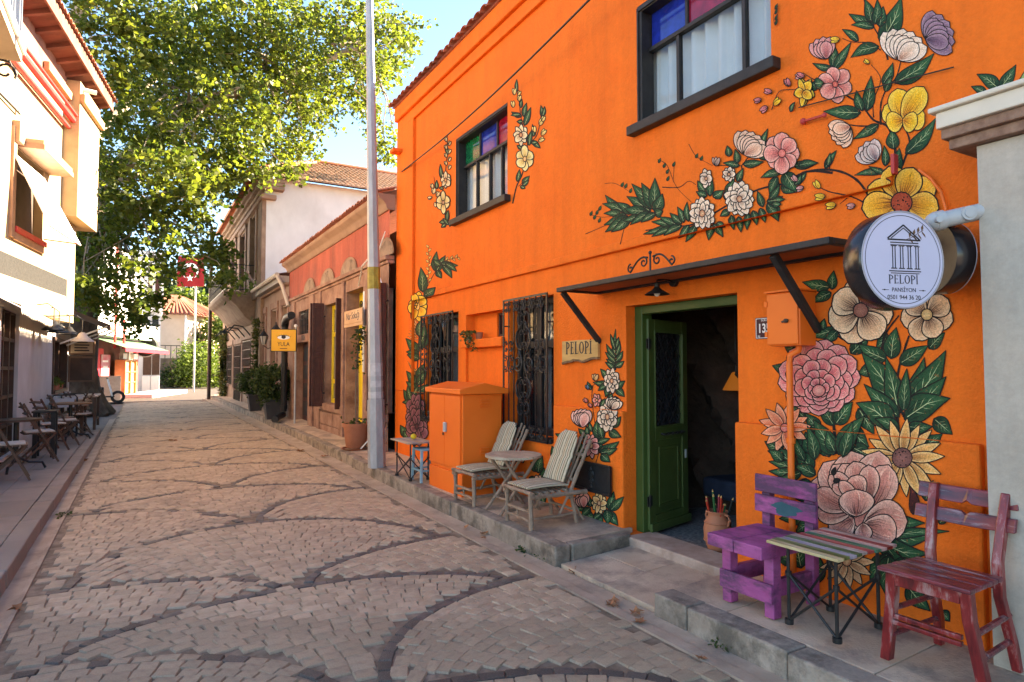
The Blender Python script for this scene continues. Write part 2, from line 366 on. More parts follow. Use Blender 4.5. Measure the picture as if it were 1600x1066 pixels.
TWIG = mat('weathered_twig', (0.21, 0.13, 0.085), (0.38, 0.265, 0.19), 14, 0.8, 0.5, 70, c3=(0.11, 0.07, 0.052), s3=7, w3=0.6)
PLANK_TOP = mat('weathered_plank', (0.33, 0.245, 0.17), (0.47, 0.37, 0.27), 9, 0.8, 0.4, 60, stretch=(1, 0.25, 1))
WOOD_SIGN = mat('raw_wood_board', (0.40, 0.215, 0.065), (0.56, 0.34, 0.12), 4, 0.7, 0.3, 40, stretch=(1, 0.25, 2.0), c3=(0.33, 0.17, 0.06), s3=3, w3=0.6)
BARK_EDGE = mat('bark_edge', (0.12, 0.06, 0.03), (0.22, 0.12, 0.06), 20, 0.9, 0.6, 60)
PURPLE = mat('purple_paint', (0.26, 0.045, 0.165), (0.40, 0.095, 0.26), 7, 0.6, 0.35, 40, c3=(0.045, 0.035, 0.06), s3=5.0, w3=0.8, stretch=(1, .5, 1.4), p3=(.47, .60))
TEAL_WORN = mat('worn_teal_patch', (0.02, 0.075, 0.095), (0.035, 0.10, 0.12), 10, 0.7)
REDWOOD = mat('brushed_red_paint', (0.10, 0.010, 0.012), (0.34, 0.028, 0.026), 9, 0.32, 0.2, 40, c3=(0.38, 0.31, 0.29), s3=9, w3=0.6, stretch=(1.6, 1.6, 0.4), coat=0.3, p3=(.52, .62))  # pale streaks in the colour stand for gloss highlights on the red
REDWOOD2 = mat('brushed_maroon_paint', (0.055, 0.014, 0.024), (0.25, 0.03, 0.036), 9, 0.32, 0.2, 40, c3=(0.32, 0.25, 0.26), s3=8, w3=0.6, stretch=(2.0, 0.35, 2.0), coat=0.3, p3=(.53, .63))  # same painted-in gloss streaks over the maroon
BLUE_PAINT = mat('chalky_blue_paint', (0.17, 0.30, 0.36), (0.25, 0.40, 0.46), 8, 0.6, 0.15, 40, c3=(0.11, 0.18, 0.21), s3=6, w3=0.6)
CHAIR_WOOD = mat('brown_chair_wood', (0.075, 0.038, 0.022), (0.12, 0.062, 0.038), 9, 0.5)
TABLE_WOOD = mat('brown_table_wood', (0.14, 0.078, 0.045), (0.20, 0.115, 0.07), 6, 0.5, stretch=(1, 0.3, 1))
CUSHION = stripe_mat('striped_cushion_cloth', [(0, (0.50, 0.43, 0.31)), (0.13, (0.10, 0.10, 0.06)), (0.20, (0.46, 0.39, 0.28)), (0.33, (0.22, 0.10, 0.05)), (0.39, (0.52, 0.45, 0.34)),
    (0.5, (0.07, 0.09, 0.05)), (0.56, (0.48, 0.41, 0.29)), (0.70, (0.28, 0.14, 0.06)), (0.76, (0.47, 0.40, 0.28)), (0.87, (0.10, 0.09, 0.055)), (0.92, (0.50, 0.43, 0.31))], 6.2, 'Y')
SEAT_PAD = mat('beige_seat_pad', (0.42, 0.36, 0.30), (0.5, 0.43, 0.36), 8, 0.9)
BARK = mat('plane_tree_bark', (0.075, 0.052, 0.038), (0.17, 0.125, 0.09), 3, 0.9, 0.8, 10, c3=(0.32, 0.26, 0.19), s3=1.4, w3=0.55, bdist=0.05, stretch=(1, 1, 0.5))
BARK_PALE = mat('pale_limb_bark', (0.24, 0.185, 0.13), (0.42, 0.34, 0.25), 2, 0.85, 0.4, 10, c3=(0.13, 0.095, 0.065), s3=1.5, w3=0.6)
STEM = mat('green_stem', (0.06, 0.075, 0.025), (0.09, 0.10, 0.03), 9, 0.8)
ASPHALT = mat('far_ground', (0.15, 0.125, 0.11), (0.2, 0.165, 0.145), 1.5, 0.9)
streaks(CORAL, 0.30); streaks(GREY_WALL, 0.16)
def leaf_mat(name, a, b, trans=0.45):
    m = bpy.data.materials.new(name); m.use_nodes = True
    n = m.node_tree.nodes; l = m.node_tree.links; p = n['Principled BSDF']
    at = n.new('ShaderNodeAttribute'); at.attribute_name = 'var'
    r = n.new('ShaderNodeValToRGB'); r.color_ramp.elements[0].color = (*a, 1); r.color_ramp.elements[1].color = (*b, 1)
    l.new(at.outputs['Fac'], r.inputs[0]); l.new(r.outputs[0], p.inputs['Base Color']); p.inputs['Roughness'].default_value = 0.5
    p.inputs['Specular IOR Level'].default_value = 0.3
    t = n.new('ShaderNodeBsdfTranslucent'); hs = n.new('ShaderNodeHueSaturation'); hs.inputs['Value'].default_value = 1.6; hs.inputs['Saturation'].default_value = 1.1
    l.new(r.outputs[0], hs.inputs['Color']); l.new(hs.outputs[0], t.inputs[0])
    mx = n.new('ShaderNodeMixShader'); mx.inputs[0].default_value = trans
    l.new(p.outputs[0], mx.inputs[1]); l.new(t.outputs[0], mx.inputs[2]); l.new(mx.outputs[0], n['Material Output'].inputs[0])
    return m
LEAF_PLANE = leaf_mat('plane_leaf', (0.036, 0.064, 0.013), (0.155, 0.178, 0.03), 0.52)
LEAF_DARK = leaf_mat('dark_shrub_leaf', (0.025, 0.045, 0.012), (0.075, 0.10, 0.025), 0.3)
LEAF_IVY = leaf_mat('ivy_leaf', (0.03, 0.05, 0.012), (0.12, 0.11, 0.03), 0.3)
LEAF_PINE = leaf_mat('pine_needle_mass', (0.012, 0.028, 0.012), (0.045, 0.07, 0.022), 0.2)
LEAF_HEDGE = leaf_mat('hedge_leaf', (0.05, 0.085, 0.014), (0.13, 0.17, 0.03), 0.35)
DRY = mat('dry_leaf', (0.22, 0.085, 0.035), (0.34, 0.15, 0.07), 8, 0.8, obj_var=0.3)

# ---------------------------------------------------------------- ground
def sheet(name, x0, x1, y0, y1, z, m, kind='structure', parent=None, nx=1, ny=1):
    mb = MB()
    mb.face((x0, y0, z), (x1, y0, z), (x1, y1, z), (x0, y1, z))
    o = mb.build(name, m, parent)
    if kind: o['kind'] = kind
    return o
sheet('ground', -400, 400, -60, 900, -0.10, ASPHALT)
RX0, RX1 = -0.66, 2.66
road = sheet('road', RX0 - 0.02, RX1 + 0.02, -1.5, 34.0, -0.0095, MORTAR)
sheet('far_road', -9.0, 5.2, 34.0, 75.0, -0.03, mat('far_cobbles', (0.055, 0.042, 0.034), (0.085, 0.066, 0.054), 5, 0.8, 0.4, 9))
# scallop pattern: domes in rising order, each cut by the ones before it
btop = [-0.9, 1.2, 3.1, 4.9, 7.1]; atop = [0.2, 2.3, 4.25, 5.65, 8.4]
while btop[-1] < 33: btop.append(btop[-1] + 2.2)
while len(atop) < len(btop): atop.append(btop[len(atop)] + 1.25)
domes = []                                   # (cx, cy, rx, ry)
for k in range(len(btop) - 1):
    for cx in (2.62, -0.62): domes.append((cx, btop[k] - 0.12, 1.58, atop[k] - btop[k] + 0.12))
    cy = atop[k] - 0.2
    domes.append((1.0, cy, 1.50, btop[k + 1] - cy))
def inside(d, x, y, g=0.0):
    if y < d[1]: return abs(x - d[0]) < d[2] + g
    return ((x - d[0]) / (d[2] + g)) ** 2 + ((y - d[1]) / (d[3] + g)) ** 2 < 1
rc = random.Random(3)
stones = []                                  # (x, y, angle, w, d, dark)
for di, (cx, cy, rx, ry) in enumerate(domes):
    low = [e for e in domes[max(0, di - 7):di]]
    rowh = 0.096; nr = int((ry + 2.3) / rowh)
    for r in range(nr):
        # rows: nested arches shifted down the road, so joints run as in fan paving
        sh = r * rowh
        t = 0.0; prev = None; acc = rc.uniform(0, 0.1)
        L = []; N = 90
        for i in range(N + 1):
            th = PI * i / N; L.append((cx + (rx - 0.045) * math.cos(th), cy - sh + (ry - 0.045) * math.sin(th)))
        s = [0]
        for i in range(N): s.append(s[-1] + math.hypot(L[i+1][0]-L[i][0], L[i+1][1]-L[i][1]))
        while acc < s[-1]:
            w = rc.uniform(0.088, 0.135)
            pos = acc + w / 2
            acc += w + rc.uniform(0.006, 0.014)
            j = min(range(0, N), key=lambda q: abs(s[q] - pos)) if False else int(np.searchsorted(s, pos)) - 1
            if j < 0 or j >= N: continue
            f = (pos - s[j]) / max(s[j+1] - s[j], 1e-6)
            x = L[j][0] + (L[j+1][0]-L[j][0]) * f; y = L[j][1] + (L[j+1][1]-L[j][1]) * f
            if not (RX0 + 0.05 < x < RX1 - 0.05) or y < -0.9 or y > 33.5: continue
            ang = math.atan2(L[j+1][1]-L[j][1], L[j+1][0]-L[j][0])
            if any(inside(e, x, y, 0.045) for e in low): continue
            # the arch squeezes rows at its steep flanks: thin them out there
            steep = abs(math.sin(ang)); dep = rowh * max(0.30, abs(math.cos(ang)))
            if r > 0 and abs(math.cos(ang)) < 0.62:
                if (r % 2) if abs(math.cos(ang)) > 0.36 else (r % 4): continue
                dep = rowh * 0.9
            if r > 0:
                ww = w
            stones.append((x, y, ang, w, max(0.06, dep if r else 0.070), r == 0 and (x > 0.95 or rc.random() < 0.68)))
def stone_shape(rs, k=1.0):
    # a worn sett: irregular top, sloped shoulders
    q = []
    for sx, sy in ((-1,-1),(1,-1),(1,1),(-1,1)): q.append((0.5*sx + rs.uniform(-.055,.055), 0.5*sy + rs.uniform(-.06,.06)))
    top = [(x*0.93, y*0.92, 0.002 + rs.uniform(-.0018, .0018)) for x, y in q]
    mid = [(x*1.01, y*1.01, -0.006) for x, y in q]
    bot = [(x*1.06, y*1.07, -0.03) for x, y in q]
    v = top + mid + bot + [(rs.uniform(-.1,.1), rs.uniform(-.1,.1), 0.005)]
    f = []
    for a in range(4):
        b = (a + 1) % 4
        f.append((12, a, b)); f.append((a, 4+a, 4+b, b)); f.append((4+a, 8+a, 8+b, 4+b))
    f = [tuple(reversed(x)) if len(x) == 4 else x for x in f]
    return v, f
protos = [stone_shape(rc) for _ in range(10)]
pm = {}
for k in range(10):
    for dk, m in ((0, COBBLE), (1, COBBLE_DARK)):
        me = bpy.data.meshes.new('cobblestone'); me.from_pydata(protos[k][0], [], protos[k][1]); me.materials.append(m); pm[k, dk] = me
def seen(x, y):
    v = Vector((x, y, -HEYE)); zz = v.dot(CF)
    if zz < 0.3: return None
    px = 800 + FPX * v.dot(CR) / zz; py = 533 - FPX * v.dot(CU) / zz
    return zz if (-15 < px < 1615 and py < 1085) else None
near = []
for s in stones:
    zz = seen(s[0], s[1])
    near.append((zz if zz else 99, s))
near.sort(key=lambda q: q[0])
for zz, (x, y, ang, w, d, dk) in near[:300]:
    o = bpy.data.objects.new('cobblestone', pm[rc.randrange(10), 1 if dk else 0]); COL.objects.link(o)
    o.location = (x, y, rc.uniform(-.0028, .0028)); o.rotation_euler = (rc.uniform(-.025,.025), rc.uniform(-.025,.025), ang + rc.uniform(-.05,.05)); o.scale = (w * 1.05, d * 1.05, 1)
    o.parent = road
V = []; F = []; MI = []
for zz, (x, y, ang, w, d, dk) in near[300:]:
    pv, pf = protos[rc.randrange(10)]; w *= 1.05; d *= 1.05; b = len(V); c, s_ = math.cos(ang), math.sin(ang); hz = rc.uniform(-.0028, .0028)
    for (a, e, z) in pv: V.append((x + a*w*c - e*d*s_, y + a*w*s_ + e*d*c, z + hz))
    for q in pf: F.append([b + i for i in q]); MI.append(1 if dk else 0)
me = bpy.data.meshes.new('cobblestones'); me.from_pydata(V, [], F); me.materials.append(COBBLE); me.materials.append(COBBLE_DARK)
me.polygons.foreach_set('material_index', MI)
o = bpy.data.objects.new('cobblestones', me); COL.objects.link(o); o.parent = road; o['kind'] = 'stuff'
# each joined stone its own tint
ca = me.color_attributes.new('tint', 'FLOAT_COLOR', 'POINT')
tv = np.repeat(np.random.default_rng(5).uniform(0.88, 1.12, len(V) // 13), 13)
ca.data.foreach_set('color', np.stack([tv, tv, tv, np.ones_like(tv)], 1).ravel().astype(np.float32))
for m in (COBBLE, COBBLE_DARK):
    n = m.node_tree.nodes; l = m.node_tree.links; b = n['Principled BSDF']; src = b.inputs['Base Color'].links[0].from_socket
    at = n.new('ShaderNodeAttribute'); at.attribute_name = 'tint'; mx = n.new('ShaderNodeMix'); mx.data_type = 'RGBA'; mx.blend_type = 'MULTIPLY'
    mx.inputs['Factor'].default_value = 1.0; l.new(src, mx.inputs['A']); l.new(at.outputs['Color'], mx.inputs['B']); l.new(mx.outputs['Result'], b.inputs['Base Color'])
for me in pm.values():
    ca = me.color_attributes.new('tint', 'FLOAT_COLOR', 'POINT'); ca.data.foreach_set('color', [1.0] * (4 * len(me.vertices)))

# gutters and pavements
def strip(name, prof_fn, ys, m, parent=None, kind=None):
    mb = MB()
    rows = [[mb.P(p) for p in prof_fn(y)] for y in ys]
    for a, b in zip(rows, rows[1:]):
        for k in range(len(a) - 1): mb.idx([a[k], a[k+1], b[k+1], b[k]])
    o = mb.build(name, m, parent)
    if kind: o['kind'] = kind
    return o
def kx(y):                                    # face of the right kerb
    return 2.90 if y < 8 else 2.90 + min(0.12, (y - 8) * 0.02)
ys = [-1.5 + 0.75 * i for i in range(50)]
strip('right_gutter', lambda y: [(RX1 + 0.015, y, -0.06), (RX1 + 0.015, y, 0.004), (RX1 + 0.10, y, 0.002), (RX1 + 0.11, y, -0.012), (kx(y) - 0.10, y, -0.014), (kx(y) + 0.02, y, -0.005)], ys, GUTTER, None, 'structure')
KXL = -0.82                                   # face of the left kerb
strip('left_gutter', lambda y: [(RX0 - 0.015, y, -0.06), (RX0 - 0.015, y, 0.006), (RX0 - 0.045, y, 0.004), (RX0 - 0.05, y, -0.012), (KXL - 0.01, y, -0.016)], [-1.5 + 0.75*i for i in range(34)], GUTTER, None, 'structure')

pav = thing('right_pavement', None, None, (3.2, 6, 0)); pav['kind'] = 'structure'
rp = random.Random(11)
def kerb_run(parent, fx, y0, y1, z, wid, sgn, L=0.8, z0=-0.05, m=KERB):
    y = y0
    while y < y1 - 0.05:
        e = min(y1, y + L * rp.uniform(0.85, 1.15))
        if y1 - e < 0.25: e = y1
        x = fx((y + e) / 2) if callable(fx) else fx
        j = rp.uniform(-.006, .006); mb = MB()
        mb.box((x + j, y + 0.004, z0), (x + j + sgn * wid, e - 0.004, z + rp.uniform(-.004, .004)))
        mb.build('kerb_stone', m, parent, bevel=0.012)
        y = e
def slab_run(parent, x0f, x1f, y0, y1, zf, L, rows, m, tl=0.004):
    y = y0
    while y < y1 - 0.05:
        e = min(y1, y + L * rp.uniform(0.9, 1.1))
        if y1 - e < 0.3: e = y1
        a, b = x0f((y+e)/2), x1f((y+e)/2)
        for r in range(rows):
            xa = a + (b - a) * r / rows; xb = a + (b - a) * (r + 1) / rows
            mb = MB(); dz = rp.uniform(-.003, .003)
            i = [mb.P(p) for p in ((xa+.003, y+.003, zf(xa)+dz), (xb-.003, y+.003, zf(xb)+dz), (xb-.003, e-.003, zf(xb)+dz), (xa+.003, e-.003, zf(xa)+dz))]
            k = [mb.P((v[0], v[1], v[2]-0.05)) for v in [mb.v[q] for q in i]]
            mb.idx(i)
            for q in range(4): mb.idx([i[q], k[q], k[(q+1)%4], i[(q+1)%4]])
            mb.build('paving_slab', m, parent, bevel=tl)
        y = e
# raised right part, low apron before the door, long left part
kerb_run(pav, 2.89, -1.0, 3.17, 0.135, 0.17, 1)
slab_run(pav, lambda y: 3.06, lambda y: 3.80, -1.0, 3.17, lambda x: 0.135 + (x - 3.06) * 0.04, 0.95, 1, CONCRETE)
slab_run(pav, lambda y: 2.93, lambda y: 3.75, 3.19, 4.28, lambda x: 0.022 + (x - 2.9) * 0.055, 0.55, 2, CONCRETE)
kerb_run(pav, kx, 4.30, 36.0, 0.15, 0.15, 1, 0.95)
mb = MB(); mb.box((2.90, 4.30, -0.05), (3.70, 4.42, 0.152)); 
mb2 = MB(); mb2.box((3.06, 4.295, -0.05), (3.68, 4.40, 0.153)); mb2.build('kerb_stone', KERB, pav, bevel=0.012)
slab_run(pav, lambda y: kx(y) + 0.155, lambda y: 3.80, 4.41, 36.0, lambda x: 0.148 + max(0, x - 3.06) * 0.03, 1.3, 1, CONCRETE)
sheet('pavement_bed', 2.95, 3.95, -1.0, 36.0, -0.03, MORTAR, None, pav)
padl = thing('left_pavement', None, None, (-1.3, 10, 0)); padl['kind'] = 'structure'
kerb_run(padl, KXL, 1.0, 17.9, 0.12, 0.16, -1, 0.95, m=SLAB_L)
slab_run(padl, lambda y: -1.78, lambda y: KXL - 0.165, 2.0, 17.9, lambda x: 0.118, 0.85, 2, SLAB_L)
sheet('pavement_bed', -1.9, KXL - 0.03, 1.0, 17.9, 0.0, MORTAR, None, padl)
# ---------------------------------------------------------------- the orange guest house
XF = 3.77; XP = 3.72
house = thing('orange_house', 'orange rendered two storey guest house painted with large flowers and a green door', 'house', (XF, 5.9, 0.12))
Y_END, Y_START = 10.36, -2.0
DOOR = (3.205, 4.45, 0.13, 2.145)
G1 = (5.62, 6.55, 0.84, 2.37); G2 = (7.98, 9.14, 0.84, 2.365)
NICHE = (6.72, 7.74, 1.2, 2.295)
W1 = (6.61, 8.06, 3.66, 4.79); W2 = (2.88, 4.262, 3.735, 4.80)
mb = MB()
mb2 = MB()
wall_holes(mb, XF, Y_START, Y_END, -0.05, 6.06, [DOOR, G1, G2, W1, W2], 0.17)
NB = at_x(786, 500, XF)
mb.face((XF, Y_END, -0.05), (12, Y_END, -0.05), (12, Y_END, 6.06), (XF, Y_END, 6.06))
mb.face((XF, Y_START, -0.05), (12, Y_START, -0.05), (12, Y_START, 6.06), (XF, Y_START, 6.06))
mb.face((12, Y_START, -0.05), (12, Y_END, -0.05), (12, Y_END, 6.06), (12, Y_START, 6.06))
# shallow recess with its little window: the wall is cut there in a second sheet
wallo = None
mbn = MB()
wall_holes(mb2, XF, Y_START, Y_END, -0.05, 6.06, [DOOR, G1, G2, W1, W2, NICHE], 0.17)
mbn = mb2
mbn.face((XF, Y_END, -0.05), (12, Y_END, -0.05), (12, Y_END, 6.06), (XF, Y_END, 6.06))
mbn.face((12, Y_START, -0.05), (12, Y_END, -0.05), (12, Y_END, 6.06), (12, Y_START, 6.06))
nb = NICHE; XB = XF + 0.13; nw = (6.79, 7.10, 1.98, 2.28)
wall_holes(mbn, XB, nb[0], nb[1], nb[2], nb[3], [nw], 0.1)
mbn.face((XF + .02, Y_START, 6.03), (12, Y_START, 6.03), (12, Y_END, 6.03), (XF + .02, Y_END, 6.03)); mbn.build('wall', ORANGE, house)  # unseen top face added to keep sun from entering above
# plinth, pilaster, frieze, string course
for n, a, b in (('plinth', (XP, 1.64, 0.0), (XF + .01, 3.205, 1.2)), ('plinth', (XP, 4.45, 0.0), (XF + .01, 5.56, 1.2)), ('plinth', (XP, 6.62, 0.0), (XF + .01, 7.9, 1.2)),
                ('plinth', (XP, 9.2, 0.0), (XF + .01, 10.37, 1.2)), ('plinth', (XP, 5.56, 0.0), (XF + .01, 6.62, 0.80)), ('plinth', (XP, 7.9, 0.0), (XF + .01, 9.2, 0.80))):
    MB().box(a, b).build(n, ORANGE, house, bevel=0.014)
MB().box((XP, 9.62, 1.202), (XF + .01, 10.37, 5.63)).build('pilaster', ORANGE, house, bevel=0.012)
MB().box((XP + .005, Y_START, 5.63), (XF + .01, 10.37, 5.80)).build('frieze', ORANGE, house, bevel=0.012)
MB().box((XP - .045, Y_START, 5.80), (XF + .01, 10.39, 6.04)).build('frieze', ORANGE, house, bevel=0.02)
XL = 3.725
MB().box((XL, 2.06, 2.655), (XF + .01, 9.0, 2.735)).build('string_course', ORANGE, house, bevel=0.010)
p = at_x(1391, 255, 3.70)
MB().box((3.72, p.y - .010, p.z - .06), (XF + .01, p.y + .012, p.z + .06)).build('drain_spout', RED_PAINT, house, bevel=0.006)
p = at_x(636, 222, 3.66)
MB().box((3.56, 10.10, p.z - .05), (XP, 10.28, p.z + .01)).build('drip_ledge', ORANGE, house, bevel=0.006)
# dark room behind the door, with its rock wall and lamps
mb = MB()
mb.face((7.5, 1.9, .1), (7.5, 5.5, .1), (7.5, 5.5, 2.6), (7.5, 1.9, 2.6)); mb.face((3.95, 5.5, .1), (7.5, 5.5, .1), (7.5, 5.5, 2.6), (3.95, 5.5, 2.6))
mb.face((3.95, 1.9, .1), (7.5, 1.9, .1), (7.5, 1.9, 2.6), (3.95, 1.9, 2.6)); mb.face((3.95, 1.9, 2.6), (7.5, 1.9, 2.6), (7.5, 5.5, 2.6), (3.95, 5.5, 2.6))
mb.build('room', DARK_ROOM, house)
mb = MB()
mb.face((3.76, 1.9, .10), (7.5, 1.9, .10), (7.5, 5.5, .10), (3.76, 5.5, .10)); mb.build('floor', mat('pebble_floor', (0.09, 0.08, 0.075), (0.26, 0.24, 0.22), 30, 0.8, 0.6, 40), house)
# rough rock face inside
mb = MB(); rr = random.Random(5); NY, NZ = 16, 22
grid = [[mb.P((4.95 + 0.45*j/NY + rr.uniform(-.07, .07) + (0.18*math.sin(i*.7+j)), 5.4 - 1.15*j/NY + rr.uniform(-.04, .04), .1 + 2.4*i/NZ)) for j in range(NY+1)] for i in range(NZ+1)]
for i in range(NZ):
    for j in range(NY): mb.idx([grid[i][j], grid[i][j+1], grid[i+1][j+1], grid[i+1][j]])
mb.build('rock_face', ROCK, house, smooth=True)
# door: frame, lintel glass, open leaf with lattice
dY0, dY1, dZ1 = DOOR[0], DOOR[1], DOOR[3]
XD = XF + 0.10
mb = MB()
mb.box((XD, dY1 - 0.10, 0.12), (XD + 0.12, dY1 - .001, dZ1 - .001)); mb.box((XD, dY0 + .001, 0.12), (XD + 0.12, dY0 + 0.07, dZ1 - .001)); mb.box((XD + .002, dY0 + 0.07, dZ1 - 0.075), (XD + 0.118, dY1 - 0.10, dZ1 - .001))
mb.build('door_frame', GREEN_DARK, house, bevel=0.006)
hin = Vector((XD + 0.05, dY1 - 0.10, 0.13)); tip = at_z(1089, 807, 0.13)
d = Vector((tip.x - hin.x, tip.y - hin.y, 0)); LW = 0.66; d.normalize()
d = Vector((0.90, -0.20, 0)).normalized() if False else d
Md = frame(hin, d, (0, 0, 1))                 # local x along leaf, y up, z towards the viewer side
H = 1.90
leaf_root = bpy.data.objects.new('door', None)
mb = MB(Md); t = 0.022
def lb(m, x0, y0, x1, y1, z0, z1): m.box((x0, y0, z0), (x1, y1, z1))
lb(mb, 0, 0.02, 0.10, H, -t, t); lb(mb, LW-.10, 0.02, LW, H, -t, t); lb(mb, .10, .02, LW-.10, .14, -t, t); lb(mb, .10, H-.12, LW-.10, H, -t, t)
lb(mb, .10, .80, LW-.10, .93, -t, t); lb(mb, .10, .14, LW-.10, .80, -.010, .010)
mbd = mb
door = mbd.build('door', GREEN_PAINT, house, bevel=0.005)
mb = MB(Md)
for a, b, c, e in ((.16, .20, LW-.16, .225), (.16, .715, LW-.16, .74), (.16, .225, .185, .715), (LW-.185, .225, LW-.16, .715)): lb(mb, a, b, c, e, .010, .022)
lb(mb, .19, .23, LW-.19, .71, .0105, .017)
mb.build('raised_panel', GREEN_PAINT, door, bevel=0.004)
mb = MB(Md); lb(mb, -.005, .0, LW+.005, .075, t+.001, t+.028); mb.build('kick_board', GREEN_PAINT, door, bevel=0.006)
mb = MB(Md); lb(mb, .10, .93, LW-.10, H-.12, -.008, -.002); mb.build('pane', GLASS_DARK, door)
mb = MB(Md)
x0, x1, y0, y1 = .11, LW-.11, .94, H-.13; stp = .092
for sg in (1, -1):
    k = -14
    while k < 26:
        c = k * stp; pts = []
        # line y = y0 + sg*1.45*(x-xm) + c
        for x in (x0, x1):
            pts.append((x, y0 + c + sg * 1.45 * (x - x0)))
        (ax_, ay_), (bx_, by_) = pts
        def clipy(p, q, Y): f = (Y - p[1]) / (q[1] - p[1]); return (p[0] + (q[0]-p[0])*f, Y)
        p_, q_ = (ax_, ay_), (bx_, by_)
        lo, hi = min(p_[1], q_[1]), max(p_[1], q_[1])
        if hi > y0 and lo < y1:
            if p_[1] < y0: p_ = clipy(p_, q_, y0)
            if q_[1] < y0: q_ = clipy(p_, q_, y0)
            if p_[1] > y1: p_ = clipy(p_, q_, y1)
            if q_[1] > y1: q_ = clipy(p_, q_, y1)
            if math.hypot(p_[0]-q_[0], p_[1]-q_[1]) > .02: mb.bar((p_[0], p_[1], .004 + .004*sg), (q_[0], q_[1], .004 + .004*sg), .011, .006, (0, 0, 1))
        k += 2
mb.build('lattice', BLACK_IRON, door)
mb = MB(Md); lb(mb, .085, .925, .10, H-.105, t, t+.012); lb(mb, LW-.10, .925, LW-.085, H-.105, t, t+.012); lb(mb, .10, .915, LW-.10, .93, t, t+.012); lb(mb, .10, H-.12, LW-.10, H-.105, t, t+.012)
mb.build('glazing_bead', GREEN_PAINT, door, bevel=0.003)
mb = MB(Md); mb.tube([(.2, .855, t), (.2, .855, t+.035), (LW-.12, .855, t+.035), (LW-.12, .855, t)], .011, 8)
for q in (.25, .33, .41, .48): mb.ball((q, .855, t+.035), .017, 8, 5)
mb.build('handle', BLACK_IRON, door, smooth=True)
mb = MB(Md); lb(mb, LW-.06, .60, LW-.035, .68, t, t+.008); mb.build('lock_plate', GREY_METAL, door)
for z in (.22, 1.62):
    mb = MB(Md); mb.tube([(-.006, z, t+.004), (-.006, z+.11, t+.004)], .009, 8); lb(mb, -.04, z+.01, .04, z+.10, t+.0005, t+.004); mb.build('hinge', BLACK_IRON, door)
# second frame post seen behind the leaf and the far lining
MB().box((3.66, 3.212, 0.0), (3.98, 4.345, 0.135)).build('doorstep', STEP, house, bevel=0.012)
# windows with coloured panes
def upper_window(hole, vl, vu, zt, panes_low, panes_up, label=None, lit=False):
    a, b, c, e = hole; X0 = XF + 0.105; X1 = XF + 0.155
    mb = MB()
    mb.box((XF + .012, b - .035, c), (X1, b - .001, e - .001)); mb.box((X0, a + .001, c), (X1, a + .05, e - .001)); mb.box((XF + .012, a + .05, e - .04), (X1, b - .035, e - .001)); mb.box((X0, a + .05, c + .001), (X1, b - .035, c + .045))
    mb.box((X0 - .01, a + .05, zt - .018), (X1, b - .035, zt + .018))
    for y in vl: mb.box((X0, y - .017, c + .045), (X1 - .002, y + .017, zt - .018))
    for y in vu: mb.box((X0, y - .015, zt + .018), (X1 - .002, y + .015, e - .04))
    w = mb.build('window', BLACK_WOOD, house, bevel=0.004)
    yy = [b - .035] + list(vl) + [a + .05]
    for k in range(len(yy) - 1):
        mb = MB(); mb.box((X0 + .022, yy[k+1] + .012, c + .04), (X0 + .026, yy[k] - .012, zt - .012)); mb.build('pane', GLASS, w)
    yy = [b - .035] + list(vu) + [a + .05]
    for k in range(len(yy) - 1):
        mb = MB(); mb.box((X0 + .022, yy[k+1] + .010, zt + .012), (X0 + .026, yy[k] - .010, e - .035)); mb.build('pane', panes_up[k], w)
    # gathered net curtain just behind
    mb = MB(); N = 150; rows = []
    rz = random.Random(int(a * 100))
    ph = 0; xs = []
    for i in range(N + 1):
        ph += rz.uniform(.25, .75); xs.append(X1 + .052 + .036 * math.sin(ph))
    for i in range(N + 1):
        y = a - .05 + (b - a + .30) * i / N; rows.append((mb.P((xs[i], y, c - .05)), mb.P((xs[i] + .008, y, e + .05))))
    for i in range(N): mb.idx([rows[i][0], rows[i+1][0], rows[i+1][1], rows[i][1]])
    mb.build('curtain', CURTAIN, w, smooth=True)
    mb = MB(); mb.box((XF - .085, a - .075, c - .085), (XF + .03, b + .07, c - .002)); mb.build('sill', BLACK_WOOD, w, bevel=0.008)
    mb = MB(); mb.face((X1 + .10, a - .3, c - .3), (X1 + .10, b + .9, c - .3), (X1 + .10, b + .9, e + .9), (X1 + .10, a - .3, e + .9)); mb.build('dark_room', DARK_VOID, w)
    # black painted reveal linings
    mb = MB(); mb.box((XF - .004, b - .004, c), (XF + .012, b + .012, e)); mb.box((XF - .004, a, e - .03), (XF + .012, b, e + .01))
    mb.build('lining', BLACK_WOOD, w)
    return w
XW = XF + 0.11
upper_window(W2, [at_x(1060, 150, XW).y, at_x(1163, 100, XW).y], [at_x(1073, 40, XW).y, at_x(1165, 30, XW).y], at_x(1014, 80, XW).z, None, [PANE_BLUE, PANE_RED, GLASS])
upper_window(W1, [at_x(745, 300, XW).y, at_x(765, 300, XW).y, at_x(784, 290, XW).y], [at_x(750, 230, XW).y, at_x(777, 200, XW).y], at_x(727, 262, XW).z, None, [PANE_GREEN, PANE_BLUE, PANE_RED])
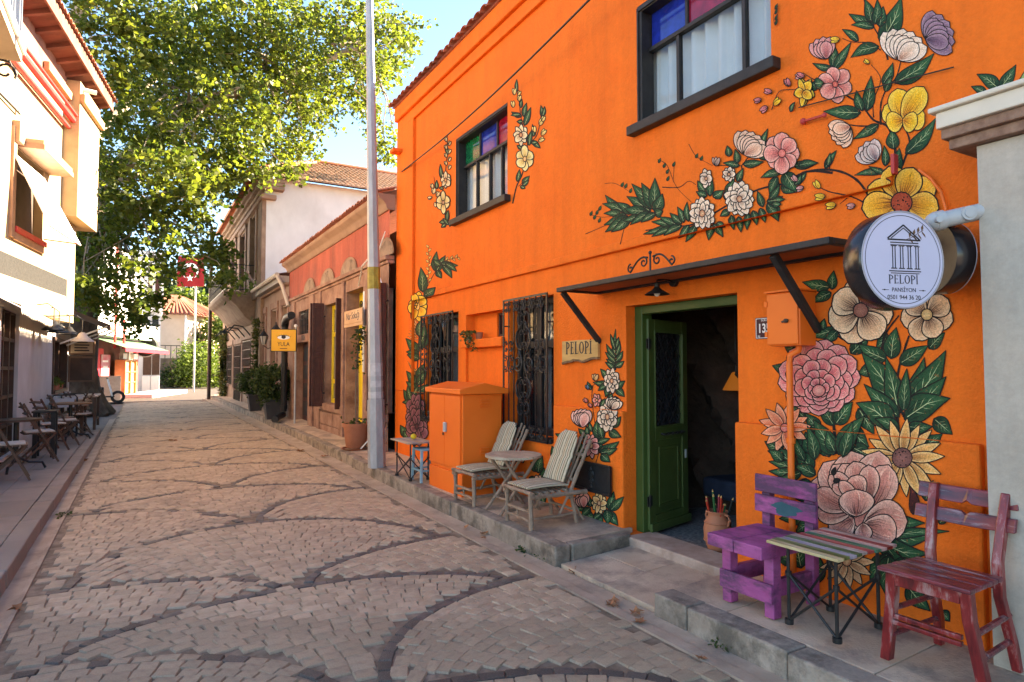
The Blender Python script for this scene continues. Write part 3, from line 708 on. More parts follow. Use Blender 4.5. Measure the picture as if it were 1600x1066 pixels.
# ground floor windows behind wrought iron
def scroll(mb, c, r, a0, turns, X, rad=.006, flip=1):
    pts = []
    N = int(14 * turns) + 4
    for i in range(N + 1):
        t = i / N; rr_ = r * (1 - 0.78 * t); an = a0 + flip * 2 * PI * turns * t
        pts.append((X, c[0] + rr_ * math.cos(an), c[1] + rr_ * math.sin(an)))
    mb.tube(pts, rad, 5)
def cscroll(mb, y, z, h, X, side):
    # C shape standing at (y, z), height h, bulging to 'side'
    r = h * .24
    pts = []
    for i in range(13):
        a = -PI/2 + PI * i / 12; pts.append((X, y + side * h * .32 * math.cos(a), z + h/2 * math.sin(a) * .72))
    mb.tube(pts, .007, 5)
    for s in (1, -1): scroll(mb, (y - side * 0.02, z + s * (h*.36 - r*.55)), r*.62, s * PI/2 if side > 0 else s * PI/2, 1.3, X, .006, -s * side)
def lower_window(hole, grille_x, gy0, gy1, gz0, gz1):
    a, b, c, e = hole; X0 = XF + .10; X1 = XF + .16
    mb = MB(); ym = (a + b) / 2
    mb.box((X0, a+.001, c+.001), (X1, a+.07, e-.001)); mb.box((X0, b-.07, c+.001), (X1, b-.001, e-.001)); mb.box((X0, a+.07, e-.07), (X1, b-.07, e-.001)); mb.box((X0, a+.07, c+.001), (X1, b-.07, c+.08))
    mb.box((X0+.001, ym-.04, c+.08), (X1-.002, ym+.04, e-.07)); zt = c + (e-c)*.66
    mb.box((X0+.003, a+.07, zt-.04), (X1-.004, b-.07, zt+.04))
    w = mb.build('window', BLACK_WOOD, house, bevel=.005)
    for y0, y1 in ((a+.07, ym-.04), (ym+.04, b-.07)):
        for z0, z1 in ((c+.08, zt-.04), (zt+.04, e-.07)):
            MB().box((X0+.03, y0-.01, z0-.01), (X0+.034, y1+.01, z1+.01)).build('pane', GLASS, w)
    mb = MB(); N = 80; ph = 0; rows = []; rz = random.Random(3)
    for i in range(N+1):
        ph += rz.uniform(.3, .8); y = a + (b-a)*i/N
        rows.append((mb.P((X1+.06+.015*math.sin(ph), y, c)), mb.P((X1+.07+.012*math.sin(ph), y, e))))
    for i in range(N):
        if not (0.30 < i/N < 0.42 or .6 < i/N < .95): mb.idx([rows[i][0], rows[i+1][0], rows[i+1][1], rows[i][1]])
    mb.build('curtain', mat('dim_curtain', (0.20, 0.19, 0.18), (0.28, 0.27, 0.25), 4, .95), w, smooth=True)
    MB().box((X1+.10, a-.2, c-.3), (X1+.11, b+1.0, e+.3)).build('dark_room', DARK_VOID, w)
    MB().box((XF-.07, a-.04, c-.05), (XF+.02, b+.04, c-.002)).build('sill', BLACK_WOOD, w, bevel=.006)
    X = grille_x
    g = MB()
    for y in (gy0, gy1): g.bar((X, y, gz0), (X, y, gz1), .022, .014, (1, 0, 0))
    for z in (gz0, gz1): g.bar((X, gy0-.011, z), (X, gy1+.011, z), .014, .022)
    for z in (gz0+.05, gz1-.30):
        for y in (gy0, gy1): g.bar((X, y, z), (XF+.1, y, z), .014, .014)
    n = 8; W = gy1 - gy0
    for k in range(1, n): g.bar((X+.004, gy0 + W*k/n, gz0), (X+.004, gy0 + W*k/n, gz1), .012, .012, (1, 0, 0))
    gr = g.build('grille', BLACK_IRON, house)
    class _S:
        def tube(q, pts, r, n): MB().tube(pts, r, n).build('scroll', BLACK_IRON, gr)
    s = _S(); Hh = gz1 - gz0; ym = (gy0+gy1)/2
    def cs(*q): m_ = MB(); cscroll(m_, *q); m_.build('scroll', BLACK_IRON, gr)
    zm = gz0 + Hh*.53; Xs = X - .012
    for k in (1, 2.6, 4, 5.4, 7):
        y = gy0 + W*k/n
        for sd in (1, -1):
            cs( y + sd*.030, gz1 - .085, .15, Xs, -sd); cs( y + sd*.030, gz0 + .085, .15, Xs, -sd)
    for sd in (1, -1):
        for k in (0, 1):
            y = gy0 + W*(0.5 + sd*(.42 - .13*k)); cs( y, zm, .26, Xs, -sd if k == 0 else sd)
            cs( y, zm + .20, .16, Xs, sd)
        for q, hh in ((.28, .34), (.50, .22)):
            cs( ym + sd*.055, zm + q, hh, Xs, sd); cs( ym + sd*.055, zm - q, hh, Xs, sd)
        # the big heart shaped whorl in the middle
        scroll(s, (ym + sd*.12, zm), .115, PI/2, 1.6, Xs, .009, sd)
        scroll(s, (ym + sd*.12, zm), .10, -PI/2, 1.3, Xs, .007, -sd)
        s.tube([(Xs, ym + sd*.02, zm), (Xs, ym + sd*.07, zm+.12), (Xs, ym + sd*.15, zm+.24), (Xs, ym + sd*.13, zm+.36), (Xs, ym+sd*.04, zm+.44)], .009, 5)
        s.tube([(Xs, ym + sd*.02, zm), (Xs, ym + sd*.07, zm-.12), (Xs, ym + sd*.15, zm-.24), (Xs, ym + sd*.13, zm-.36), (Xs, ym+sd*.04, zm-.44)], .009, 5)
    return gr
lower_window(G1, 3.69, 5.63, 6.56, 0.80, 2.375)
lower_window(G2, 3.69, 8.00, 9.15, 0.80, 2.365)
# niche: shelf and small window
MB().box((XP - .01, 6.66, 1.845), (XB + .01, 7.78, 1.955)).build('shelf', ORANGE, house, bevel=.012)
MB().box((XF + .035, nb[0] + .001, 1.201), (XB + .02, nb[1] - .001, 1.845)).build('recessed_panel', ORANGE, house)
mb = MB(); a, b, c, e = nw
mb.box((XB+.02, a, c), (XB+.05, a+.03, e)); mb.box((XB+.02, b-.03, c), (XB+.05, b, e)); mb.box((XB+.02, a+.03, e-.03), (XB+.05, b-.03, e)); mb.box((XB+.02, a+.03, c), (XB+.05, b-.03, c+.03))
w = mb.build('small_window', BROWN_SHUTTER, house, bevel=.004)
MB().box((XB+.034, a+.02, c+.02), (XB+.038, b-.02, e-.02)).build('pane', GLASS, w)
MB().box((XB+.09, a-.02, c-.02), (XB+.10, b+.02, e+.02)).build('curtain', mat('grey_blind', (0.3, 0.3, 0.32)), w)
# canopy over the door
CY0, CY1, CX = 2.16, 4.86, 3.29
mb = MB()
mb.box((CX, CY0, 2.285), (CX + .05, CY1, 2.325)); mb.box((CX + .05, CY0, 2.29), (XF - .001, CY0 + .05, 2.325)); mb.box((CX + .05, CY1 - .05, 2.29), (XF - .001, CY1, 2.325)); mb.box((XF - .05, CY0 + .05, 2.29), (XF - .001, CY1 - .05, 2.325))
can = mb.build('canopy', BLACK_WOOD, house, bevel=.004)
MB().box((CX + .05, CY0 + .05, 2.308), (XF - .052, CY1 - .05, 2.324)).build('canopy_board', mat('orange_brown_board', (0.34, 0.085, 0.02), (0.42, 0.11, 0.028), 5, .8), can)
for y in (CY0 + .40, CY1 - .03):
    mb = MB(); mb.bar((CX + .05, y, 2.285), (XF - .002, y, 1.83), .045, .045, (0, 1, 0)); mb.build('bracket', BLACK_WOOD, can, bevel=.004)
mb = MB(); cy = at_x(1013, 430, CX + .01).y; z0 = 2.326; X = CX + .03
mb.tube([(X, cy, z0), (X, cy, z0 + .135)], .008, 6); mb.ball((X, cy, z0 + .14), .014, 8, 5)
for s in (1, -1):
    pts = []
    for i in range(16):
        t = i / 15; pts.append((X, cy + s * (.03 + .20 * t), z0 + .105 + .035 * math.sin(PI * (t * 1.15)) - .075 * t))
    mb.tube(pts, .008, 6); scroll(mb, (cy + s * .075, z0 + .075), .042, PI/2, 1.2, X, .007, s); scroll(mb, (cy + s * .225, z0 + .045), .036, PI/2, 1.2, X, .007, -s)
mb.build('scroll_ornament', BLACK_IRON, can)
# roof with its row of eave tiles
mb = MB(); mb.face((3.64, Y_START, 6.05), (3.64, 10.42, 6.05), (8.5, 10.42, 7.9), (8.5, Y_START, 7.9)); mb.box((3.655, Y_START, 6.042), (3.78, 10.40, 6.048))
roof = mb.build('roof', TILE, house)
def eave_tile_mesh(r=0.095, L=0.42, slope=.36):
    mb = MB(); n = 7; rows = []
    for x, rr_ in ((0, r), (L, r * .86)):
        a = []; b = []
        for i in range(n + 1):
            t = PI * i / n; a.append(mb.P((x, rr_ * math.cos(t), rr_ * .62 * math.sin(t) + x * slope))); b.append(mb.P((x, (rr_-.016) * math.cos(t), (rr_-.016) * .62 * math.sin(t) + x * slope)))
        rows.append((a, b))
    for i in range(n):
        mb.idx([rows[0][0][i], rows[0][0][i+1], rows[1][0][i+1], rows[1][0][i]]); mb.idx([rows[0][0][i], rows[0][1][i], rows[0][1][i+1], rows[0][0][i+1]])
        mb.idx([rows[0][1][i], rows[1][1][i], rows[1][1][i+1], rows[0][1][i+1]])
    return mb.mesh('roof_tile', TILE)
ETM = eave_tile_mesh(0.095, 0.35, .36)
y = 1.2
rt = random.Random(8)
while y < 10.4:
    o = bpy.data.objects.new('roof_tile', ETM); COL.objects.link(o); o.location = (3.585 + rt.uniform(-.012, .012), y, 6.045 + rt.uniform(-.004, .004)); o.rotation_euler = (0, 0, rt.uniform(-.03, .03)); adopt(o, roof)
    y += 0.19
# ---------------------------------------------------------------- the painted flowers on the wall
def pj(p):
    v = Vector(p) - Vector((0, 0, HEYE)); zz = v.dot(CF); return (800 + FPX * v.dot(CR) / zz, 533 - FPX * v.dot(CU) / zz)
def pline(a, b):
    (x0, y0), (x1, y1) = pj(a), pj(b); n = (-(y1 - y0), x1 - x0); return n[0], n[1], -(n[0]*x0 + n[1]*y0)
LP = pline((XP - .0005, 2, 1.2), (XP - .0005, 9, 1.2)); LU = pline((XL, 2.1, 2.735), (XL, 8.9, 2.735)); LD = pline((XL, 2.1, 2.655), (XL, 8.9, 2.655))
LV = pline((XP, 9.62, 2), (XP, 9.62, 5)); LV0 = pline((XL, 2.06, 2.6), (XL, 2.06, 2.8))
def side(L, p): return L[0]*p[0] + L[1]*p[1] + L[2]
def split(poly, L):
    A, B = [], []
    n = len(poly)
    for i in range(n):
        p, q = poly[i], poly[(i+1) % n]; a, b = side(L, p), side(L, q)
        (A if a >= 0 else B).append(p)
        if (a >= 0) != (b >= 0):
            f = a / (a - b); m = tuple(p[k] + (q[k]-p[k])*f for k in range(len(p))); A.append(m); B.append(m)
    return A, B
SP_below = side(LP, (1300, 900)) > 0; SU_below = side(LU, (1000, 600)) > 0; SD_below = side(LD, (1000, 600)) > 0
SV_left = side(LV, (400, 300)) > 0; SV0_left = side(LV0, (1000, 300)) > 0
class Paint:
    def __init__(s): s.v = []; s.c = []; s.f = []
    def poly(s, pts, lay):
        # pts: (x, y, r, g, b) in photograph pixels; falls on whichever wall face lies there
        ps = [pts]
        for L in (LP, LU, LD, LV):
            nx = []
            for q in ps:
                if len(q) >= 3: nx += [w for w in split(q, L) if len(w) >= 3]
            ps = nx
        for q in ps:
            cx = sum(p[0] for p in q)/len(q); cy = sum(p[1] for p in q)/len(q); c = (cx, cy)
            X = XF
            if (side(LP, c) > 0) == SP_below: X = XP
            elif (side(LV, c) > 0) == SV_left: X = XP
            elif (side(LU, c) > 0) == SU_below and (side(LD, c) > 0) != SD_below and (side(LV0, c) > 0) == SV0_left: X = XL
            ids = []
            for p in q:
                w = at_x(p[0], p[1], X); s.v.append((X - 0.0015 - lay * 2.2e-5, w.y, w.z)); s.c.append(p[2:5]); ids.append(len(s.v)-1)
            s.f.append(ids)
    def build(s, name):
        if not s.f: return None
        me = bpy.data.meshes.new(name); me.from_pydata(s.v, [], s.f); me.materials.append(PAINT)
        a = me.color_attributes.new('Col', 'FLOAT_COLOR', 'POINT')
        a.data.foreach_set('color', [x for c in s.c for x in (*c, 1.0)])
        o = bpy.data.objects.new(name, me); COL.objects.link(o); adopt(o, house); return o
LAY = [0]
CROP = [0, 0, 1]
def crop(ox, oy, s): CROP[:] = [ox, oy, s]; LAY[0] = 0
def cp(x, y): return CROP[0] + x / CROP[2], CROP[1] + y / CROP[2]
INK = lin(34, 26, 26, .7)
def K(r, g, b): return lin(r, g, b, 0.95)
def mixc(a, b, t): return tuple(a[i] + (b[i]-a[i])*t for i in range(3))
rm = random.Random(21)
def prof(kind, t):
    if kind == 'round': return math.sin(PI * min(1, t ** 0.8 * .995 + .005)) ** 0.62 if t < 1 else 0
    if kind == 'wide': return (math.sin(PI * t ** 1.25) ** 0.55) if 0 < t < 1 else 0
    if kind == 'leaf': return (math.sin(PI * t ** 0.72) * (1 - .25*t)) if 0 < t < 1 else 0
    return math.sin(PI * t ** 0.85) ** 0.9 if 0 < t < 1 else 0            # 'daisy'
def blade(P, x0, y0, x1, y1, w, kind, cin, cout, ink=1.6, bend=0.0, rim=None, hatch=0, hcol=None, vein=None, sq=1.0, N=11):
    # one petal or leaf along (x0,y0)-(x1,y1), in crop coordinates
    s = CROP[2]
    dx, dy = x1-x0, y1-y0; L = math.hypot(dx, dy) or 1; ux, uy = dx/L, dy/L; nx, ny = -uy, ux
    def pt(t, v, grow=0.0):
        b = bend * L * math.sin(PI * t)
        tt = t * (1 + 2*grow/L) - grow/L
        ww = w * prof(kind, t) + grow * (0.35 + 0.65*math.sin(PI*min(1, max(0, t))) if True else 1)
        x = x0 + ux*L*tt + nx*(b + v*ww); y = y0 + uy*L*tt + ny*(b + v*ww)
        return cp(x, y)
    lay = LAY[0]
    ts = [i/N for i in range(N+1)]
    if ink:
        g = ink * s
        loop = [pt(t, 1, g) for t in ts] + [pt(t, -1, g) for t in reversed(ts)]
        for i in range(N):
            P.poly([(*pt(ts[i], 1, g), *INK), (*pt(ts[i], -1, g), *INK), (*pt(ts[i+1], -1, g), *INK), (*pt(ts[i+1], 1, g), *INK)], lay)
        lay += 1
    vs = (-1, -.55, 0, .55, 1)
    rim = rim or cout
    def colr(t, v):
        c = mixc(cin, cout, min(1, t*1.25) ** 0.9)
        e = max(abs(v) - .35, 0) / .65
        c = mixc(c, rim, max(e*.75, max(0, t-.8)*4*.7))
        return c
    for i in range(N):
        for j in range(4):
            P.poly([(*pt(ts[i], vs[j]), *colr(ts[i], vs[j])), (*pt(ts[i+1], vs[j]), *colr(ts[i+1], vs[j])), (*pt(ts[i+1], vs[j+1]), *colr(ts[i+1], vs[j+1])), (*pt(ts[i], vs[j+1]), *colr(ts[i], vs[j+1]))], lay)
    lay += 1
    if hatch:
        hc = hcol or mixc(cin, INK, .75)
        for k in range(hatch):
            v = -0.75 + 1.5*(k + rm.uniform(.2, .8))/hatch; e = rm.uniform(.40, .78); th = .022
            a, b = .10, e
            P.poly([(*pt(a, v - th*3/ (1+0)), *hc), (*pt(a, v + th*3), *hc), (*pt((a+b)/2, v + th), *hc), (*pt(b, v), *hc), (*pt((a+b)/2, v - th), *hc)], lay)
        for k in range(max(2, hatch//2)):
            v = -0.7 + 1.4*rm.random(); e = rm.uniform(.5, .7); th = .03
            P.poly([(*pt(.94, v), *rim), (*pt(.8, v+th), *rim), (*pt(e, v), *mixc(rim, cout, .6)), (*pt(.8, v-th), *rim)], lay)
        lay += 1
    if vein:
        th = max(.055, 1.1*s/max(w, 1)*.35)
        P.poly([(*pt(.06, -th), *vein), (*pt(.06, th), *vein), (*pt(.55, th*.8), *vein), (*pt(.86, 0), *vein), (*pt(.55, -th*.8), *vein)], lay)
        for sd in (1, -1):
            for t in (.22, .38, .54):
                P.poly([(*pt(t, 0), *vein), (*pt(t+.13, sd*.40), *mixc(vein, cout, .3)), (*pt(t+.2, sd*.66), *mixc(vein, cout, .5)), (*pt(t+.10, sd*.36), *vein)], lay)
        lay += 1
    LAY[0] = lay
def disc(P, x, y, r, c, c2=None, ink=1.2, sx=1.0, dots=0, n=16, rough=0.0):
    s = CROP[2]; c2 = c2 or c; lay = LAY[0]
    ring = lambda q, k: cp(x + q*sx*math.cos(2*PI*k/n), y + q*math.sin(2*PI*k/n))
    if ink:
        g = r + ink*s
        P.poly([(*ring(g, k), *INK) for k in range(n)], lay); lay += 1
    for k in range(n):
        P.poly([(*cp(x, y), *c2), (*ring(r, k), *c), (*ring(r, k+1), *c)], lay)
    lay += 1
    for k in range(dots):
        a = rm.uniform(0, 2*PI); q = r * rm.uniform(.2, 1.0); d = .10*r
        X, Y = x + q*sx*math.cos(a), y + q*math.sin(a)
        P.poly([(*cp(X-d, Y), *INK), (*cp(X, Y-d), *INK), (*cp(X+d, Y), *INK), (*cp(X, Y+d), *INK)], lay)
    LAY[0] = lay + 1
def flower(x, y, R, n, kind='round', w=.55, cin=None, cout=None, rim=None, a0=0., sx=1., hatch=5, core=.2, cc=None, cc2=None, rings=1, r2=.62, ink=1.5, jit=.06, dots=0, cy=0., hcol=None):
    P = Paint()
    for ring_ in range(rings):
        Rr = R * (1 if ring_ == 0 else r2 ** ring_); nn = n if ring_ == 0 else max(4, n - 2*ring_)
        order = list(range(nn)); rm.shuffle(order)
        for k in order:
            a = a0 + ring_*.4 + 2*PI*k/nn + rm.uniform(-jit, jit); rr_ = Rr * rm.uniform(.92, 1.06)
            x1, y1 = x + rr_*math.cos(a)*sx, y + rr_*math.sin(a)
            bx, by = x + core*.4*R*math.cos(a)*sx, y + core*.4*R*math.sin(a)
            blade(P, bx, by, x1, y1, w*Rr*(sx if abs(math.sin(a)) > .7 else 1)*rm.uniform(.93, 1.07), kind, cin, cout, ink, 0, rim, hatch, hcol)
    if core: disc(P, x, y + cy, core*R, cc or K(190, 120, 90), cc2 or K(235, 190, 140), ink*.9, sx, dots)
    return P.build('painted_flower')
DG, LG, VN = K(16, 44, 30), K(52, 100, 60), K(196, 206, 150)
def leaf(x0, y0, x1, y1, w, bend=0.0, dark=0.0, vein=True, ink=1.5, c=None):
    P = Paint(); a = mixc(c[0] if c else DG, INK, dark); b = mixc(c[1] if c else LG, INK, dark)
    blade(P, x0, y0, x1, y1, w, 'leaf', a, b, ink, bend, mixc(a, b, .25), 4, mixc(DG, INK, .4), VN if vein else None)
    return P.build('painted_leaf')
def stem(pts, w, c=None, taper=.5):
    P = Paint(); c = c or mixc(INK, K(60, 40, 30), .3); lay = LAY[0]; s = CROP[2]
    # smooth polyline
    q = []
    for i in range(len(pts)-1):
        p0 = pts[max(i-1, 0)]; p1 = pts[i]; p2 = pts[i+1]; p3 = pts[min(i+2, len(pts)-1)]
        for k in range(6):
            t = k/6; q.append(tuple(.5*((2*p1[j]) + (-p0[j]+p2[j])*t + (2*p0[j]-5*p1[j]+4*p2[j]-p3[j])*t*t + (-p0[j]+3*p1[j]-3*p2[j]+p3[j])*t**3) for j in (0, 1)))
    q.append(pts[-1]); n = len(q); L = []; Rr = []
    for i in range(n):
        a, b = q[max(i-1, 0)], q[min(i+1, n-1)]; dx, dy = b[0]-a[0], b[1]-a[1]; l = math.hypot(dx, dy) or 1
        ww = w * (1 - (1-taper)*i/(n-1)) * rm.uniform(.85, 1.15) / 2
        L.append(cp(q[i][0]-dy/l*ww, q[i][1]+dx/l*ww)); Rr.append(cp(q[i][0]+dy/l*ww, q[i][1]-dx/l*ww))
    for i in range(n-1): P.poly([(*L[i], *c), (*L[i+1], *c), (*Rr[i+1], *c), (*Rr[i], *c)], lay)
    LAY[0] = lay + 1
    return P.build('painted_stem')
def bud(x, y, r, ang, cin, cout, n=3, L=2.2):
    P = Paint()
    for k in range(n):
        a = ang + (k-(n-1)/2)*.42
        blade(P, x, y, x + r*L*math.cos(a), y + r*L*math.sin(a), r*.55, 'round', cin, cout, 1.2, 0, None, 3)
    return P.build('painted_bud')
def tulip(x, y, R, ang, cin, cout, rim, n=5, spread=.42):
    P = Paint()
    for ring_, q in ((0, 1.0), (1, .8)):
        m = n - ring_
        for k in range(m):
            a = ang + (k-(m-1)/2)*spread*(1-.1*ring_)
            blade(P, x, y, x + R*q*math.cos(a), y + R*q*math.sin(a), R*.27, 'wide', cin, cout, 1.4, 0, rim, 5)
    return P.build('painted_flower')
def leafset(lst, **k):
    for q in lst: leaf(*q[:5], q[5] if len(q) > 5 else rm.uniform(-.08, .08), **k)
WHT = (K(150, 95, 75), K(238, 205, 172), K(250, 228, 205)); PCH = (K(176, 98, 78), K(228, 172, 140), K(246, 212, 186)); PNK = (K(190, 70, 70), K(232, 138, 122), K(248, 186, 168))
YEL = (K(214, 110, 20), K(246, 184, 34), K(252, 214, 92)); CRM = (K(98, 52, 42), K(236, 184, 140), K(248, 212, 172)); ROS = (K(150, 48, 60), K(222, 108, 108), K(248, 182, 166))
PUR = (K(74, 50, 74), K(128, 94, 116), K(186, 150, 160)); DPK = (K(150, 50, 40), K(240, 150, 110), K(250, 196, 160)); DSY = (K(140, 70, 30), K(246, 178, 98), K(252, 206, 140)); PEO = (K(118, 54, 48), K(210, 130, 112), K(246, 194, 168))
# -- over the door, running left to right (crop A)
crop(900, 0, 2.665)
stem([(40, 975), (110, 945), (205, 900)], 3); stem([(120, 765), (165, 765), (225, 800)], 2.5); stem([(60, 895), (110, 905), (160, 900)], 2.5); stem([(185, 1018), (200, 955)], 4)
stem([(470, 600), (500, 650), (550, 680), (570, 690)], 2.5); stem([(340, 665), (380, 690), (420, 780), (490, 850)], 3); stem([(360, 780), (430, 780), (470, 755), (500, 770)], 4); stem([(410, 680), (405, 760)], 2.5)
stem([(1070, 720), (960, 715), (880, 760), (760, 790), (640, 850), (500, 930), (400, 945), (290, 960)], 10); stem([(690, 690), (690, 760), (640, 850)], 6); stem([(750, 615), (690, 690)], 6); stem([(590, 690), (690, 690)], 4)
for (x, y) in ((60, 890), (85, 885), (75, 905), (97, 868), (95, 918), (205, 775), (225, 795), (190, 770), (345, 670), (365, 690), (378, 715), (380, 745), (405, 685), (500, 650), (520, 660)):
    leaf(x, y + 8, x + 8, y - 10, 5, 0, vein=False, ink=.8)
leafset([(205, 895, 125, 815, 22), (215, 890, 113, 850, 20), (200, 900, 120, 890, 16), (205, 890, 120, 935, 18), (215, 900, 125, 965, 20), (230, 890, 175, 845, 18), (225, 905, 150, 965, 18)], dark=.15)
leafset([(310, 880, 215, 820, 26), (320, 870, 235, 768, 26), (325, 870, 275, 765, 26), (330, 870, 330, 745, 26), (330, 880, 360, 810, 24), (290, 880, 205, 870, 24), (330, 890, 360, 880, 20), (260, 900, 200, 920, 14), (310, 885, 230, 935, 16), (330, 890, 275, 925, 14)], dark=.12)
leafset([(400, 945, 285, 975, 14), (400, 940, 320, 925, 14), (420, 935, 350, 905, 15), (440, 930, 395, 890, 15), (450, 925, 425, 865, 14), (470, 920, 465, 845, 12), (400, 950, 320, 985, 12), (440, 940, 370, 980, 14), (470, 940, 430, 990, 15), (500, 940, 460, 1005, 16), (570, 940, 555, 998, 16), (575, 935, 612, 985, 16), (590, 930, 620, 945, 12)])
leafset([(540, 800, 510, 755, 16), (545, 815, 505, 800, 15), (560, 815, 565, 730, 16), (575, 820, 615, 795, 18), (630, 810, 660, 750, 16), (625, 830, 628, 790, 12), (640, 650, 632, 610, 14), (672, 680, 665, 625, 14), (680, 690, 618, 680, 13), (700, 685, 780, 675, 16), (675, 755, 698, 705, 13), (770, 630, 800, 540, 14), (760, 645, 815, 665, 15), (850, 720, 775, 740, 16), (870, 720, 920, 800, 34), (930, 690, 1008, 680, 16), (840, 740, 810, 810, 18), (915, 770, 940, 730, 12)])
leafset([(640, 880, 605, 900, 14), (650, 900, 660, 955, 13), (680, 905, 690, 965, 14), (720, 890, 715, 955, 14), (740, 880, 755, 935, 15), (770, 870, 790, 925, 14), (780, 860, 760, 800, 15), (800, 850, 845, 920, 20), (800, 840, 870, 830, 16), (820, 850, 855, 850, 13), (810, 830, 850, 775, 15)])
flower(545, 745, 40, 7, 'round', .42, *WHT, sx=.62, core=.16)
flower(640, 727, 30, 9, 'round', .36, *WHT, sx=.9, core=.18)
tulip(705, 645, 100, -1.05, *PCH, n=6, spread=.32)
flower(685, 830, 74, 13, 'round', .30, *WHT, sx=.85, rings=2, core=.16, r2=.66)
flower(530, 890, 68, 12, 'round', .30, *WHT, sx=.78, rings=2, core=.2, r2=.66, dots=8)
flower(863, 640, 82, 8, 'wide', .42, *PNK, sx=.93, core=.19, cc=K(222, 110, 100), cc2=K(236, 140, 124), hatch=6)
bud(588, 690, 13, -1.57, K(70, 50, 46), K(200, 160, 140), 3, 2.6)
stem([(820, 460), (850, 385), (900, 375), (935, 375)], 4); stem([(1040, 350), (990, 330), (950, 305)], 5)
for q in ((895, 358, 12, -2.1), (955, 320, 12, -2.9), (820, 385, 12, -3.0), (775, 415, 11, 2.8), (800, 445, 13, 2.4)): bud(*q, K(150, 60, 70), K(224, 130, 130), 2, 2.6)
bud(830, 440, 13, -.9, K(214, 110, 20), K(250, 200, 50), 2, 2.8)
flower(952, 385, 62, 5, 'round', .30, *YEL, sx=.62, core=0, a0=.5)
leafset([(1000, 350, 1035, 345, 24), (900, 465, 915, 430, 8)])
stem([(835, 110), (828, 70), (850, 25)], 2.2)
for y in (30, 50, 75, 95): leaf(835, y + 12, 845, y - 12, 5, vein=False, ink=.6, dark=.4)
# -- the tall branch at the upper right (crop B)
crop(1200, 0, 2.665)
stem([(530, 740), (530, 620), (500, 530), (440, 500), (390, 440), (330, 400)], 13); stem([(470, 520), (470, 440), (490, 380), (535, 320), (555, 250)], 8); stem([(560, 690), (590, 590), (560, 520)], 10); stem([(440, 490), (440, 420), (470, 330), (430, 270)], 5)
stem([(330, 400), (220, 370), (130, 340)], 5); stem([(500, 250), (480, 180), (440, 110), (400, 0)], 8); stem([(470, 210), (420, 180), (350, 175), (310, 160)], 5); stem([(640, 155), (560, 215)], 4); stem([(445, 525), (380, 525), (340, 520)], 8)
stem([(430, 860), (350, 820), (260, 800), (215, 780)], 7); stem([(430, 830), (370, 750), (280, 710), (160, 715), (60, 770)], 12); stem([(330, 825), (300, 850)], 4); stem([(500, 780), (475, 730)], 8); stem([(255, 710), (265, 650)], 5)
leafset([(470, 180, 555, -10, 44), (465, 110, 480, 30, 22), (440, 110, 340, 60, 24), (440, 115, 350, 105, 16), (430, 90, 405, 0, 22), (445, 100, 455, 0, 20), (375, 170, 312, 125, 16), (460, 195, 348, 240, 26, .1), (505, 170, 520, 110, 14), (530, 345, 690, 225, 36), (480, 350, 520, 265, 20), (490, 380, 515, 320, 15), (415, 460, 430, 320, 26), (395, 460, 370, 380, 20), (385, 470, 235, 465, 30), (460, 520, 360, 578, 20), (575, 640, 698, 495, 32), (270, 280, 262, 170, 20), (275, 290, 345, 180, 18), (265, 285, 190, 265, 14), (210, 360, 180, 350, 22), (525, 620, 520, 540, 28), (535, 720, 548, 620, 24), (490, 690, 485, 610, 16), (485, 715, 365, 730, 15), (490, 720, 425, 695, 12), (240, 700, 285, 630, 14), (250, 690, 260, 640, 10), (60, 770, 115, 800, 24), (110, 690, 205, 680, 18), (20, 800, 40, 740, 18), (20, 840, 60, 820, 14), (30, 850, 45, 915, 18), (130, 760, 160, 720, 10)])
flower(282, 352, 78, 6, 'wide', .40, *PNK, sx=.92, core=.15, cc=K(190, 80, 70), cc2=K(230, 120, 100), hatch=7, a0=.3)
flower(155, 378, 62, 5, 'round', .30, *YEL, sx=.7, core=0, a0=.4)
tulip(245, 245, 90, -1.9, K(150, 60, 60), K(220, 130, 124), K(240, 180, 170), n=4, spread=.35)
tulip(545, 250, 130, -1.25, K(190, 120, 90), K(244, 208, 178), K(252, 230, 210), n=6, spread=.33)
tulip(660, 165, 120, -.45, *PUR, n=6, spread=.36)
P = Paint()
for a, q, w_ in ((-2.5, 95, .36), (-.25, 92, .40), (-1.75, 130, .34), (-1.0, 160, .34), (2.9, 70, .3), (.3, 60, .3)): blade(P, 565, 500, 565 + q*math.cos(a), 500 + q*math.sin(a), 140*w_, 'wide', YEL[0], YEL[1], 1.6, 0, YEL[2], 7)
P.build('painted_flower')
tulip(345, 530, 90, 2.55, K(180, 100, 80), K(238, 176, 140), K(250, 210, 180), n=5, spread=.33)
tulip(455, 670, 90, -2.3, PUR[0], K(200, 160, 150), K(245, 225, 210), n=4, spread=.42)
flower(560, 845, 160, 9, 'wide', .36, K(180, 80, 10), K(246, 172, 40), K(250, 200, 90), core=.26, cc=K(170, 66, 40), cc2=K(190, 80, 50), hatch=9, ink=2.2, a0=.15, dots=14)
for q in ((218, 785, 14, -2.2), (240, 818, 16, 3.0), (285, 852, 16, 2.9), (300, 165, 14, 3.0), (425, 265, 9, -2.6)): bud(*q, K(210, 130, 20), K(250, 206, 70), 2, 2.6)
for q in ((365, 855, 13, 2.9), (150, 780, 12, 2.7), (125, 755, 12, -2.4), (150, 320, 13, 3.1), (90, 360, 13, -2.0)): bud(*q, K(160, 80, 80), K(226, 160, 150), 2, 2.5)
